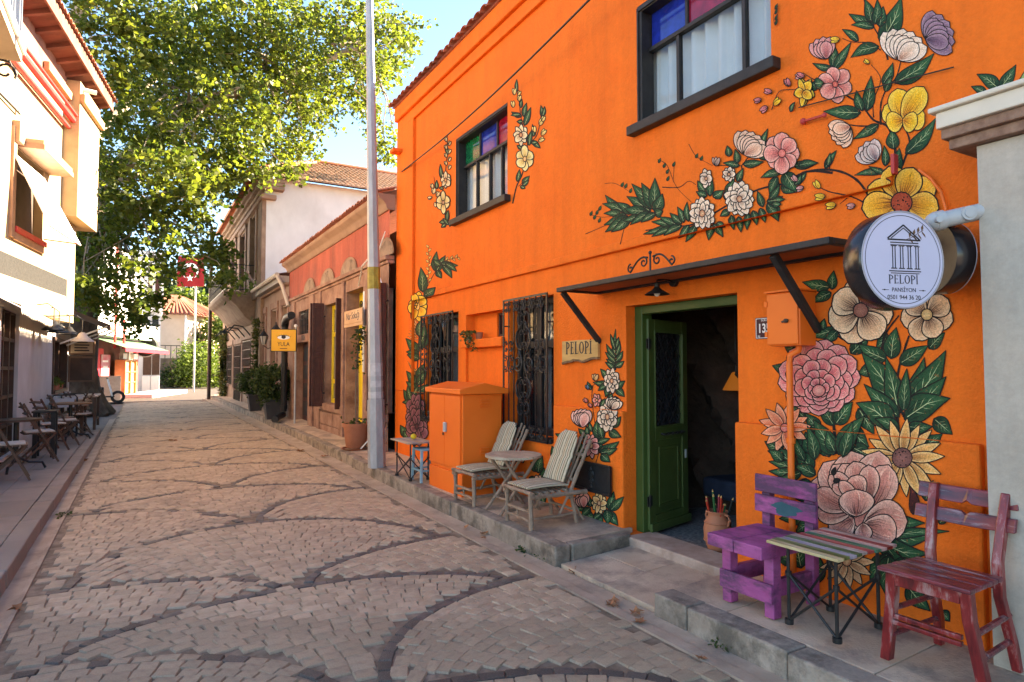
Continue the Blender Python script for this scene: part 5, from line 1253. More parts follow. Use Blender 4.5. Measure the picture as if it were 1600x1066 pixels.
# grey building at the right edge
gb = thing('grey_building', 'low grey rendered annex with cream and brown cornice at right edge', 'building', (3.6, .2, 0.1))
mb = MB()
GX0, GX1 = 3.615, 3.46
a = [(GX0, 1.56, -.05), (GX0, -2.2, -.05), (GX1, -2.2, 2.66), (GX1, 1.50, 2.66)]
mb.face(*a); mb.face((GX0, 1.56, -.05), (XF + .05, 1.56, -.05), (XF + .05, 1.50, 2.66), (GX1, 1.50, 2.66)); mb.face((GX1, -2.2, 2.66), (GX1, 1.5, 2.66), (XF + .05, 1.5, 2.66), (XF + .05, -2.2, 2.66))
mb.build('wall', GREY_WALL, gb)
MB().box((3.41, -2.2, 2.665), (XF, 1.60, 2.715)).build('stone_band', BROWN_STONE, gb, bevel=.006)
MB().box((3.38, -2.2, 2.716), (XF, 1.62, 2.765)).build('stone_band', BROWN_STONE, gb, bevel=.006)
MB().box((3.355, -2.2, 2.766), (XF, 1.63, 2.845)).build('cornice', CREAM_TRIM, gb, bevel=.006)
MB().box((3.33, -2.2, 2.846), (XF, 1.655, 2.872)).build('cornice', CREAM_TRIM, gb, bevel=.008)
# weathered dirt at the foot of the grey wall
# ---- wrought twig chairs
def twig(mb, p, q, r, n=7, wob=.004):
    p, q = Vector(p), Vector(q); L = (q-p).length; k = max(3, int(L/.06)); pts = []; rs = []
    for i in range(k+1):
        t = i/k; w = Vector((rm.uniform(-1, 1), rm.uniform(-1, 1), rm.uniform(-1, 1)))*wob
        pts.append(p + (q-p)*t + (w if 0 < i < k else Vector())); rs.append(r*rm.uniform(.86, 1.14) * (1.22 if rm.random() < .16 else 1))
    mb.tube(pts, rs, n); return mb
def tw(name, segs, r, par, wob=.004):
    mb = MB()
    for s in segs: twig(mb, s[0], s[1], r, 7, wob)
    o = mb.build(name, TWIG, None, smooth=True); o.parent = par; return o
def twig_chair(label):
    # local frame: front looks along -X, width along Y
    t = thing('twig_chair', label, 'chair', group='weathered twig lounge chairs on the kerb'); h = .29
    for sy in (1, -1):
        tw('leg', [((0, sy*.21, 0), (0, sy*.21, h+.03))], .021, t); tw('leg', [((.50, sy*.21, 0), (.44, sy*.19, h+.02))], .019, t)
        tw('side_rail', [((-.03, sy*.225, h), (.60, sy*.22, h-.005))], .019, t)
        tw('stretcher', [((0, sy*.21, .09), (.50, sy*.21, .10))], .013, t)
        tw('brace', [((.30, sy*.20, .08), (.42, sy*.20, h)), ((.42, sy*.205, .26), (.58, sy*.20, .03))], .012, t)
        tw('back_post', [((.40, sy*.20, h-.05), (.66, sy*.215, .76))], .018, t)
    tw('stretcher', [((0, -.21, .16), (0, .21, .155))], .013, t); tw('stretcher', [((0, -.21, .075), (0, .21, .08))], .013, t); tw('strut', [((0, .02, .075), (0, .02, .16))], .010, t)
    tw('stretcher', [((.47, -.20, .13), (.47, .20, .13))], .012, t)
    tw('front_rail', [((-.02, -.25, h+.035), (-.02, .25, h+.035))], .017, t)
    for k in range(7): tw('seat_slat', [((.02 + .07*k, -.23, h+.025), (.02 + .07*k, .23, h+.025))], .012, t)
    for k in range(7):
        y = -.155 + .31*k/6; tw('back_slat', [((.42, y*.85, h), (.655, y*1.12, .80 + .03*math.sin(k*2.3)))], .0115, t)
    tw('back_rail', [((.585, -.20, .62), (.585, .20, .625))], .014, t); tw('back_rail', [((.47, -.19, .40), (.47, .19, .40))], .014, t)
    def pad(name, fn, nu=12, nv=8, th=.022):
        mb = MB(); top = []; bot = []
        for i in range(nu+1):
            u = i/nu; ra, rb = [], []
            for j in range(nv+1):
                v = j/nv*2-1; e = (1-abs(2*u-1)**6)*(1-abs(v)**6); p, n = fn(u, v)
                ra.append(mb.P(p + n*(th*(.35+.65*e)))); rb.append(mb.P(p - n*(th*(.2+.4*e))))
            top.append(ra); bot.append(rb)
        for i in range(nu):
            for j in range(nv): mb.idx([top[i][j], top[i+1][j], top[i+1][j+1], top[i][j+1]]); mb.idx([bot[i][j], bot[i][j+1], bot[i+1][j+1], bot[i+1][j]])
        for i in range(nu): mb.idx([top[i][0], bot[i][0], bot[i+1][0], top[i+1][0]]); mb.idx([top[i][nv], top[i+1][nv], bot[i+1][nv], bot[i][nv]])
        for j in range(nv): mb.idx([top[0][j], top[0][j+1], bot[0][j+1], bot[0][j]]); mb.idx([top[nu][j], bot[nu][j], bot[nu][j+1], top[nu][j+1]])
        o = mb.build(name, CUSHION, None, smooth=True); o.parent = t; return o
    pad('seat_cushion', lambda u, v: (Vector((-.01 + .43*u, .195*v*(1-.06*(1-u)), h+.068 + .008*math.sin(u*PI))), Vector((0, 0, 1))))
    bn = Vector((-.87, 0, .36))
    def bk(u, v):
        w_ = .165*(1-.06*u) * (1 if u < .8 else math.sqrt(max(0.05, 1-((u-.8)/.2)**2*.75)))
        dip = -.010 if abs(u-.5) < .06 else 0
        return Vector((.395 + .20*u, w_*v, h+.085 + .45*u)) + bn*(.018 + dip), bn
    pad('back_cushion', bk, 16, 8, .02)
    return t
CH = twig_chair('twig chair with striped cushions nearest the green door')
CH.location = (3.005, 5.06, .152)
d2 = dup(CH, (2.995, 6.17, .152), .03, 'twig chair with striped cushions beside the orange cabinet')
tt = thing('twig_table', 'round rustic plank table on crossed twig legs between the twig chairs', 'table', (3.28, 5.63, .155))
zt = .545
mb = MB(); N = 40; ring = [(.285*math.cos(2*PI*k/N)*(1+rm.uniform(-.012, .012)), .285*math.sin(2*PI*k/N)*(1+rm.uniform(-.012, .012))) for k in range(N)]
def tl(mb, name, m, par, **k):
    o = mb.build(name, m, None, **k); o.parent = par; return o
# boards of the round top
nb_ = 8
for k in range(nb_):
    x0 = -.285 + .57*k/nb_ + .002; x1 = -.285 + .57*(k+1)/nb_ - .002; poly = []
    for i in range(7):
        x = x0 + (x1-x0)*i/6; poly.append((x, -math.sqrt(max(.0004, .285**2 - x*x)) + rm.uniform(-.004, .004)))
    for i in range(7):
        x = x1 + (x0-x1)*i/6; poly.append((x, math.sqrt(max(.0004, .285**2 - x*x)) + rm.uniform(-.004, .004)))
    mb = MB(); mb.prism(poly, zt - .012, zt + .012 + rm.uniform(-.002, .002)); tl(mb, 'plank', PLANK_TOP, tt)
for a, b in (((-.24, .14), (.20, .12)), ((.22, .15), (-.20, .13)), ((-.24, -.16), (.20, -.13)), ((.22, -.16), (-.18, -.13))):
    mb = MB(); twig(mb, (a[0], a[1], 0), (b[0], b[1], zt - .02), .016); tl(mb, 'leg', TWIG, tt, smooth=True)
mb = MB(); twig(mb, (-.12, .17, .12), (-.12, -.17, .12), .011); tl(mb, 'stretcher', TWIG, tt, smooth=True)
mb = MB(); twig(mb, (.10, .17, .30), (.10, -.17, .30), .011); tl(mb, 'stretcher', TWIG, tt, smooth=True)
mb = MB(); twig(mb, (-.2, 0, zt-.03), (.2, 0, zt-.03), .012); tl(mb, 'batten', TWIG, tt, smooth=True)
# ---- orange street cabinet
cb = thing('street_cabinet', 'large orange enamelled street cabinet with two doors and pitched lid', 'cabinet', (3.38, 6.92, .15))
x0, x1, y0, y1 = 3.10, 3.62, 6.45, 7.39
MB().box((x0, y0, .10), (x1, y1, .395)).build('plinth', ORANGE_METAL, cb, bevel=.006)
MB().box((x0 + .012, y0 + .012, .396), (x1 - .012, y1 - .012, 1.285)).build('body', ORANGE_METAL, cb, bevel=.006)
ymid = (y0 + y1)/2 + .0
for a, b in ((y0 + .05, ymid - .004), (ymid + .004, y1 - .02)):
    dd = MB().box((x0 - .008, a, .445), (x0 + .0115, b, 1.265)).build('door', ORANGE_METAL, cb, bevel=.004)
MB().box((x0 - .036, ymid - .07, .84), (x0 - .0085, ymid - .015, .95)).build('lock', GREY_METAL, cb, bevel=.005)
mb = MB(); mb.tube([(x0 - .008, ymid + .02, .81), (x0 - .02, ymid + .02, .81)], .018, 10); mb.build('keyhole', mat('rust', (.16, .05, .02)), cb)
mb = MB(); xa, xb = x0 - .05, x1 + .05; ya, yb = y0 - .045, y1 + .03; xm = (xa+xb)/2
for P_ in (((xa, 1.29), (xb, 1.29), (xb, 1.345), (xm, 1.415), (xa, 1.345)),):
    lo = [mb.P((x, ya, z)) for x, z in P_]; hi = [mb.P((x, yb, z)) for x, z in P_]
    mb.idx(lo); mb.idx(hi[::-1])
    for k in range(5): mb.idx([lo[k], lo[(k+1)%5], hi[(k+1)%5], hi[k]])
mb.build('lid', ORANGE_METAL, cb, bevel=.005)
for z in (.60, 1.14):
    for k in range(3):
        mb = MB(); mb.box((3.33, y0 + .0, z + k*.032), (3.44, y0 + .012, z + k*.032 + .012)); mb.bar((3.33, y0 - .004, z + k*.032 + .014), (3.44, y0 - .004, z + k*.032 + .014), .012, .012); mb.build('louvre', ORANGE_METAL, cb)
# ---- little table and blue seats beyond the cabinet
st = thing('folding_table', 'small folding table with worn wooden top and black crossed legs beside the lamp post', 'table', (3.05, 7.88, .155))
def folding_table(t, x0, x1, y0, y1, zt, planks, mats, slopes):
    L = MB
    n = planks
    for k in range(n):
        a = x0 + (x1-x0)*k/n + .0015; b = x0 + (x1-x0)*(k+1)/n - .0015
        mb = MB(); j = rm.uniform(-.006, .006); mb.box((a, y0 + j, zt - .016), (b, y1 + j, zt + rm.uniform(-.001, .001))); mb.build('plank', mats[k % len(mats)], t, bevel=.0025)
def fold_legs(t, pts, ztop, zb, rl=.0095):
    # four upright tubes and scissor bars on every side, low hubs
    for p in pts:
        mb = MB(); mb.tube([(p[0], p[1], zb), (p[0], p[1], ztop)], rl, 8); mb.build('leg', BLACK_IRON, t, smooth=True)
        mb = MB(); mb.tube([(p[0], p[1], zb - .006), (p[0], p[1], zb + .022)], .024, 10); mb.build('foot', BLACK_IRON, t)
        mb = MB(); mb.tube([(p[0], p[1], zb + .26), (p[0], p[1], zb + .285)], .017, 10); mb.build('collar', BLACK_IRON, t)
    order = [0, 1, 2, 3]
    for a, b in ((0, 1), (1, 2), (2, 3), (3, 0)):
        p, q = pts[a], pts[b]
        for s, e in ((p, q), (q, p)):
            mb = MB(); mb.tube([(s[0], s[1], zb + .012), (e[0], e[1], zb + .272)], rl*.8, 7); mb.build('scissor_bar', BLACK_IRON, t, smooth=True)
folding_table(st, 2.88, 3.24, 7.56, 8.20, .645, 5, [PLANK_TOP, mat('grey_plank', (.25, .21, .20), (.36, .3, .28), 9, .7)], None)
fold_legs(st, [(2.95, 7.64), (3.19, 7.64), (3.19, 8.13), (2.95, 8.13)], .625, .165)
fruit = thing('lemon', 'small yellow lemon on the little folding table', 'lemon', (3.1, 7.92, .646))
mb = MB(); mb.ball((0, 0, .038), .040, 14, 9, (1, 1, .88)); mb.tube([(0, .036, .04), (0, .052, .042)], .012, 7, r1=.004); tl(mb, 'fruit', mat('lemon_skin', (.62, .46, .02), (.7, .56, .04), 20, .45, .2, 90), fruit, smooth=True)
mb = MB(); mb.tube([(0, 0, .07), (0, -.004, .082)], .005, 6); tl(mb, 'stalk', STEM, fruit)
bs = thing('blue_stool', 'pale blue painted wooden stool in front of the orange cabinet side', 'stool', (3.14, 7.60, .155))
for k in range(3): MB().box((3.02 + .082*k, 7.46, .545), (3.02 + .082*k + .078, 7.76, .568)).build('seat_board', BLUE_PAINT, bs, bevel=.004)
for sx, sy in ((3.035, 7.475), (3.25, 7.475), (3.035, 7.745), (3.25, 7.745)):
    mb = MB(); mb.bar((sx + (sx-3.14)*.12, sy + (sy-7.61)*.14, .155), (sx, sy, .545), .03, .03, (1, 0, 0)); mb.build('leg', BLUE_PAINT, bs, bevel=.003)
for z in (.30,):
    for a, b in (((3.03, 7.47), (3.25, 7.47)), ((3.03, 7.75), (3.25, 7.75)), ((3.03, 7.47), (3.03, 7.75)), ((3.25, 7.47), (3.25, 7.75))):
        mb = MB(); mb.bar((*a, z), (*b, z), .02, .02); mb.build('stretcher', BLUE_PAINT, bs)
bc = thing('blue_chair', 'worn blue slatted chair standing against the wall behind the small table', 'chair', (3.5, 7.85, .16))
for z in (.86, .94):
    MB().box((3.61, 7.56, z), (3.635, 8.02, z + .065)).build('back_slat', BLUE_PAINT, bc, bevel=.004)
for y in (7.60, 7.98):
    mb = MB(); mb.bar((3.62, y, .16), (3.645, y, 1.02), .03, .03, (1, 0, 0)); mb.build('back_post', BLUE_PAINT, bc, bevel=.003)
    mb = MB(); mb.bar((3.36, y, .16), (3.36, y, .55), .03, .03, (1, 0, 0)); mb.build('leg', BLUE_PAINT, bc, bevel=.003)
for k in range(3): MB().box((3.34 + .09*k, 7.57, .55), (3.34 + .09*k + .085, 8.01, .57)).build('seat_board', BLUE_PAINT, bc, bevel=.003)
# ---- purple chair
pc = thing('purple_chair', 'low purple painted plank chair with a worn teal patch by the door', 'chair', (3.35, 2.68, .15))
X0, X1, Y0, Y1, zs = 3.08, 3.54, 2.46, 2.84, .575
ym = (Y0 + Y1)/2
zb = .155
for a, b in ((Y0 - .01, ym - .003), (ym + .003, Y1 + .01)): MB().box((X0 - .03, a, zs - .075), (X1 - .02, b, zs)).build('seat_board', PURPLE, pc, bevel=.006)
for y in (Y0 + .035, Y1 - .035):
    mb = MB(); mb.box((X0 + .085, y - .033, zb - .01), (X0 + .155, y + .033, zs - .076)); mb.build('leg', PURPLE, pc, bevel=.006)
    mb = MB(); mb.box((X1 - .0, y - .03, zb - .01), (X1 + .055, y + .03, .78)); mb.build('leg', PURPLE, pc, bevel=.006)
    MB().box((X0 + .158, y - .018, .26), (X1 - .003, y + .018, .36)).build('side_rail', PURPLE, pc, bevel=.004)
MB().box((X0 + .062, Y0 - .0, .235), (X0 + .084, Y1 + .0, .345)).build('front_rail', PURPLE, pc, bevel=.005)
MB().box((X1 - .026, Y0 - .03, .655), (X1 - .002, Y1 + .03, .765)).build('back_board', PURPLE, pc, bevel=.005)
bb2 = MB().box((X1 - .022, Y0 - .03, .785), (X1 + .002, Y1 + .03, .895)).build('back_board', PURPLE, pc, bevel=.005)
pt_ = MB(frame((X1 - .0265, ym - .02, .705), (0, -1, 0), (0, 0, 1)))
pp = [(.095*math.cos(a)*(1 + .22*math.sin(5*a)+.1*math.sin(11*a)), .040*math.sin(a)*(1 + .2*math.sin(3*a + 1))) for a in [2*PI*k/40 for k in range(40)]]
pt_.prism(pp, 0, .0012); pt_.build('worn_patch', TEAL_WORN, pc)
# ---- striped folding table
def brushed(name, c): return mat(name, lin(*[max(0, v - 30) for v in c], .7), lin(*[min(255, v + 30) for v in c], .95), 7, .45, .15, 50, c3=lin(215, 208, 200, .8), s3=7, w3=.28, stretch=(4, .4, 1))
SM = [brushed('plank_paint', c) for c in ((190, 168, 120), (112, 120, 60), (150, 140, 150), (62, 92, 44), (196, 172, 160), (176, 62, 54), (36, 106, 72), (206, 160, 146), (164, 66, 60), (176, 146, 132))]
ft = thing('striped_table', 'folding table with multicoloured striped plank top between purple and red chairs', 'table', (3.35, 2.2, .16))
folding_table(ft, 3.06, 3.61, 2.00, 2.43, .625, 10, SM, None)
fold_legs(ft, [(3.155, 2.07), (3.155, 2.355), (3.53, 2.355), (3.53, 2.07)], .607, .172)
# ---- red chair
rc_ = thing('red_chair', 'brushed red wooden chair with pale gloss streaks beside the grey wall', 'chair', (3.38, 1.66, .16))
zs = .635; zb = .165
for k in range(6):
    a = 3.10 + .056*k; mb = MB(); mb.box((a, 1.43 - .012*(1 - k/5), zs - .02), (a + .0525, 1.81 + .012*(1-k/5), zs + rm.uniform(-.001, .002))); mb.build('seat_slat', REDWOOD2, rc_, bevel=.006)
def curved(mb, pts, w, h):
    for p, q in zip(pts, pts[1:]): mb.bar(p, q, w, h, (0, 1, 0))
def post(name, pts, w, d):
    # smooth rectangular post through a list of points
    mb = MB(); rows = []
    for i, p in enumerate(pts): rows.append([mb.P((p[0] + sx*d/2, p[1] + sy*w/2, p[2])) for sx, sy in ((-1,-1),(1,-1),(1,1),(-1,1))])
    for a, b in zip(rows, rows[1:]):
        for k in range(4): mb.idx([a[k], a[(k+1)%4], b[(k+1)%4], b[k]])
    mb.idx(rows[0][::-1]); mb.idx(rows[-1]); return mb.build(name, REDWOOD, rc_, bevel=.006)
for s, y in ((1, 1.785), (-1, 1.465)):
    post('leg', [(3.20, y + s*.055, zb), (3.19, y + s*.035, .30), (3.175, y + s*.008, .48), (3.17, y, zs - .021)], .046, .05)
    post('back_post', [(3.60, y + s*.012, zb), (3.575, y, .30), (3.50, y - s*.012, .52), (3.49, y - s*.012, .68), (3.53, y - s*.006, .85), (3.575, y, 1.0)], .040, .046)
    for z in (.30, .42):
        mb = MB(); mb.tube([(3.185, y + s*.02, z), (3.56, y - s*.002, z + .01)], .014, 8); mb.build('stretcher', REDWOOD2, rc_, smooth=True)
for z in (.355, .385):
    MB().box((3.165, 1.49, z), (3.19, 1.79, z + .022)).build('front_stretcher', REDWOOD, rc_, bevel=.004)
MB().box((3.145, 1.485, zs - .085), (3.165, 1.765, zs - .021)).build('apron', REDWOOD, rc_, bevel=.004)
MB().box((3.47, 1.485, zs - .075), (3.486, 1.765, zs - .021)).build('apron', REDWOOD, rc_, bevel=.004)
for z, hh, x, g in ((.925, .072, 3.548, 0), (.825, .062, 3.510, 1)):
    mb = MB(); N = 22; rows = []
    for i in range(N+1):
        t = i/N; y = 1.415 + .445*t; e = abs(t-.5); notch = .018*max(0, 1 - e/.05)
        zl = z - .01*math.cos((t-.5)*PI) + (notch if not g else 0); zh = z + hh - .012*math.cos((t-.5)*PI)*.4 - (notch if g else 0); bow = .018*math.cos((t-.5)*PI)
        rows.append([mb.P(p) for p in ((x + bow, y, zl), (x + bow + .024, y, zl), (x + bow + .024 + hh*.3, y, zh), (x + bow + hh*.3, y, zh))])
    for a, b in zip(rows, rows[1:]):
        for k in range(4): mb.idx([a[k], a[(k+1)%4], b[(k+1)%4], b[k]])
    mb.idx(rows[0][::-1]); mb.idx(rows[-1]); mb.build('back_slat', REDWOOD2, rc_, bevel=.004)
# ---- jug of coloured pencils in the doorway, lamps inside
p = (4.06, 3.68, .10)
jug = thing('clay_jug', 'two handled terracotta jug standing inside the open doorway', 'jug', p)
mb = MB(); mb.lathe([(.06, 0), (.075, .01), (.108, .12), (.112, .19), (.098, .25), (.075, .29), (.074, .31), (.088, .33), (.082, .335), (.062, .30), (.05, .25)], (0, 0, 0), 28, cap0=True); tl(mb, 'body', TERRACOTTA, jug, smooth=True)
for s in (1, -1):
    mb = MB(); mb.tube([(0, s*.078, .315), (0, s*.112, .31), (0, s*.122, .275), (0, s*.108, .235), (0, s*.098, .225)], .011, 8); tl(mb, 'handle', TERRACOTTA, jug, smooth=True)
mb = MB(); mb.lathe([(.103, .236), (.108, .242), (.102, .25)], (0, 0, 0), 28); mb.lathe([(.1125, .098), (.1135, .104), (.111, .11)], (0, 0, 0), 28); tl(mb, 'band', TERRACOTTA, jug)
pcs = [lin(190, 30, 30, .8), lin(30, 90, 50, .8), lin(200, 60, 40, .8), lin(40, 50, 50, .8), lin(180, 40, 60, .8), lin(50, 110, 60, .8)]
words = ['leaning far left', 'bright red near the left', 'dark at the back', 'upright in the middle', 'red right of the middle', 'leaning far right', 'green at the front', 'short at the back', 'tilted towards the street', 'thin behind the others']
for k in range(10):
    a = -1 + 2*k/9; x = .03*math.sin(k*2.2)
    pn = thing('giant_pencil', 'long coloured stick ' + words[k] + ' in the terracotta jug', 'stick', (p[0] + x*.5, p[1] - a*.04, p[2] + .16), 0, 'coloured sticks in the jug')
    top = Vector((x*1.4, -a*.075, .255 + .05*math.sin(k*1.7)))
    c = pcs[k % 6]; mk = mat('stick_paint', c, tuple(v*.7 for v in c), 9, .4)
    mb = MB(); mb.tube([(0, 0, 0), top], .0085, 6); tl(mb, 'shaft', mk, pn); mb = MB(); mb.tube([top, top*1.06], .0085, 6, r1=.003); tl(mb, 'tip', WOOD_SIGN, pn)
lampm = mat('lit_orange_shade', (.32, .085, .015), rough=.6, emit=((1, .30, .03), .02))
for k, (px, py, X, r) in enumerate(((1150, 606, 5.2, .13), (1128, 640, 5.6, .06))):
    q = at_x(px, py, X); il = thing('hanging_lamp', ('orange fabric lamp shade hanging in the dark room', 'small amber lamp glowing deep in the dark room')[k], 'lamp', tuple(q))
    mb = MB(); mb.lathe([(.02, .16), (.04, .15), (r, -.02), (r*.97, -.025)], tuple(q), 24); mb.build('shade', lampm, il, smooth=True)
    mb = MB(); mb.tube([(q.x, q.y, q.z + .15), (q.x, q.y, 2.6)], .006, 6); mb.build('cord', BLACK_IRON, il)
q = at_z(1132, 740, .55); ic = thing('blue_armchair', 'dark blue covered armchair in the room behind the door', 'chair', (q.x + .3, q.y, .1))
BLU = mat('navy_cloth', (.012, .018, .036), (.02, .028, .052), 8, .9)
MB().box((q.x, q.y - .3, .28), (q.x + .55, q.y + .3, .48)).build('seat', BLU, ic, bevel=.04); MB().box((q.x + .45, q.y - .3, .482), (q.x + .6, q.y + .3, .98)).build('backrest', BLU, ic, bevel=.05)
for s in (-.25, .25):
    for e in (.05, .52): mb = MB(); mb.bar((q.x + e, q.y + s, .1), (q.x + e, q.y + s, .28), .04, .04, (1, 0, 0)); mb.build('leg', CHAIR_WOOD, ic)
# ---- plant hanging in the niche
q = at_x(738, 515, XP)
np_ = thing('trailing_plant', 'small green trailing plant hanging over the shelf of the wall recess', 'plant', (XF, q.y, 1.96))
mb = MB(); mb.lathe([(.04, 0), (.055, .09), (.05, .09)], (XF + .04, q.y - .02, 1.957), 14, cap0=True); mb.build('pot', TERRACOTTA, np_, smooth=True)
def leafcloud(name, pts, size, m, parent, seed, squash=1.0, droop=0.0):
    r = np.random.default_rng(seed); pts = np.asarray(pts, float); n = len(pts)
    d = r.normal(size=(n, 3)); d[:, 2] = d[:, 2]*.5 - droop; d /= np.linalg.norm(d, axis=1)[:, None]
    e = np.cross(d, r.normal(size=(n, 3))); e /= np.linalg.norm(e, axis=1)[:, None] + 1e-9
    nn = np.cross(d, e); s = (size * r.uniform(.6, 1.3, n))[:, None]
    A = pts; B = pts + d*s*.5 + e*s*.38 + nn*s*.06; C_ = pts + d*s - nn*s*.10; D = pts + d*s*.5 - e*s*.38 + nn*s*.06
    V = np.stack([A, B, C_, D], 1).reshape(-1, 3); F = np.arange(4*n).reshape(-1, 4)
    me = bpy.data.meshes.new(name); me.vertices.add(4*n); me.vertices.foreach_set('co', V.ravel())
    me.loops.add(4*n); me.loops.foreach_set('vertex_index', F.ravel()); me.polygons.add(n)
    me.polygons.foreach_set('loop_start', np.arange(0, 4*n, 4)); me.update(calc_edges=True)
    at = me.attributes.new('var', 'FLOAT', 'POINT'); at.data.foreach_set('value', np.repeat(np.clip(r.beta(1.6, 1.8, n), 0, 1), 4).astype(np.float32))
    me.materials.append(m); o = bpy.data.objects.new(name, me); COL.objects.link(o)
    if parent: adopt(o, parent)
    return o
r = np.random.default_rng(4); pts = []
for k in range(9):
    y = q.y + r.uniform(-.10, .16); L = r.uniform(.08, .30)
    for t in np.linspace(0, 1, 16): pts.append((XP - .02 - .03*math.sin(t*3) + r.normal()*.012, y + .05*math.sin(t*4 + k) + r.normal()*.012, 2.06 - L*t*.9 + .05*math.sin(t*PI)))
leafcloud('foliage', pts, .045, LEAF_IVY, np_, 2, droop=.5)
mb = MB()
for k in range(5): mb.tube([(XF + .03, q.y, 2.03), (XP - .01, q.y - .08 + .05*k, 2.06), (XP - .03, q.y - .09 + .05*k, 1.85)], .003, 4)
mb.build('stem', STEM, np_)
# ---- lamp post
lp = thing('lamp_post', 'tall grey octagonal steel lamp post with stickers at the kerb', 'lamp post', (2.96, 8.99, .15))
top = Vector((2.745, 8.99, 8.6)); base = Vector((2.96, 8.99, .15))
def oct_(t0, t1, r0, r1): mb = MB(); mb.tube([base + (top-base)*t0, base + (top-base)*t1], r0, 8, r1=r1); return mb
oct_(0.0, .115, .128, .122).build('base_sleeve', GALV, lp); oct_(.1151, 1.0, .106, .036).build('shaft', GALV, lp)
def wrap(name, z0, z1, m, a0=0, a1=8):
    mb = MB(); f = lambda z: (z - base.z)/(top.z - base.z)
    for z_ in (0,):
        rows = []
        for z in (z0, z1):
            c = base + (top-base)*f(z); rr_ = .106 + (.036-.106)*(f(z)-.1151)/.885 + .0025
            ref = Vector((0.31, .17, .93)); d = (top-base).normalized(); a = d.cross(ref).normalized(); b = d.cross(a)
            rows.append([mb.P(c + (a*math.cos(2*PI*j/8) + b*math.sin(2*PI*j/8))*rr_) for j in range(8)])
        for j in range(a0, a1): mb.idx([rows[0][j], rows[0][(j+1)%8], rows[1][(j+1)%8], rows[1][j]])
    mb.build(name, m, lp)
wrap('yellow_tape', at_y(583, 452, 8.99).z, at_y(583, 418, 8.99).z, mat('yellow_tape', (.28, .20, .03), (.42, .31, .05), 14, .6), 1, 6)
STK = mat('paper_sticker', (.42, .41, .41), (.55, .54, .53), 12, .7)
wrap('sticker', at_y(584, 588, 8.99).z, at_y(584, 567, 8.99).z, STK); wrap('sticker', at_y(585, 605, 8.99).z, at_y(585, 595, 8.99).z, STK, 2, 7); wrap('sticker', at_y(585, 622, 8.99).z, at_y(585, 612, 8.99).z, STK, 0, 5)
# ---- overhead cable and stay wires on the wall
c0 = at_x(628, 268, XF - .06); c1 = at_x(915, 0, XF - .3)
cbl = tag(MB().tube([c0 + (c1-c0)*(k/20)*1.25 + Vector((0, 0, -.10*math.sin(PI*min(1, k/18)))) for k in range(21)], .011, 6).build('overhead_cable', BLACK_IRON), 'thick black overhead cable sagging across the orange facade', 'cable')
p0 = at_x(1248, 168, XF - .03); p1 = at_x(1490, 105, XF - .03)
tag(MB().tube([p0, p1], .0045, 5).build('stay_wire', BLACK_IRON), 'thin rusty wire stretched over the painted branch near roof', 'wire')
p0 = at_x(1255, 190, XF - .03); p1 = at_x(1288, 180, XF - .05)
ins = thing('wire_anchor', 'rusty red iron anchor bolt on the upper orange wall', 'anchor', tuple(p0)); mb = MB(); mb.tube([p0, p1], .009, 6); mb.build('rod', RED_PAINT, ins); mb = MB(); mb.ball(p0, .022, 8, 6); mb.ball(p1, .016, 8, 6); mb.build('knob', RED_PAINT, ins)
# conduit loop round the big sign
q = at_x(1440, 262, XF - .02)
tag(MB().tube([at_x(*z, XF - .03) for z in ((1436, 265), (1455, 280), (1470, 300), (1478, 325), (1480, 350))], .009, 6).build('conduit', ORANGE_METAL), 'thin orange painted conduit curving above the round sign', 'conduit')
# ---- dry leaves in the gutters
def dry_leaf_mesh(k):
    r = random.Random(k); mb = MB(); n = 10; c = mb.P((0, 0, .004)); ring = []
    for i in range(n):
        a = 2*PI*i/n; rr_ = .035*(1.35 if i % 2 == 0 else .6)*r.uniform(.8, 1.2); ring.append(mb.P((rr_*math.cos(a), rr_*math.sin(a), r.uniform(0, .022))))
    for i in range(n): mb.idx([c, ring[i], ring[(i+1)%n]])
    mb.tube([(0, 0, .005), (-.05, .01, .012)], .0015, 4)
    return mb.mesh('dry_leaf', DRY)
DL = [dry_leaf_mesh(k) for k in range(5)]
rl = random.Random(4)
spots = [(870, 880), (752, 838), (740, 828), (762, 842), (896, 892), (935, 935), (960, 948), (1010, 970), (1068, 1028), (690, 782), (700, 790), (655, 776), (640, 770), (615, 757), (598, 748), (1005, 965), (748, 835), (905, 897), (100, 738), (95, 745), (110, 742), (85, 750), (30, 865), (12, 950), (70, 780), (130, 720), (270, 690), (530, 690), (470, 705), (508, 715), (545, 722), (560, 727)]
for px, py in spots:
    q = at_z(px, py, 0.0)
    for j in range(1 if q.y < 6 else 3):
        o = bpy.data.objects.new('dry_leaf', DL[rl.randrange(5)]); COL.objects.link(o)
        o.location = (q.x + rl.uniform(-.07, .07), q.y + rl.uniform(-.09, .09)*(1 + q.y*.04), .004); o.rotation_euler = (rl.uniform(-.25, .25), rl.uniform(-.25, .25), rl.uniform(0, 6.28)); s = rl.uniform(.7, 1.25)*(1 + max(0, q.y-6)*.03); o.scale = (s, s, s)
        tag(o, 'curled brown plane tree leaf fallen in the street gutter', 'leaf', 'fallen leaves along the gutters')
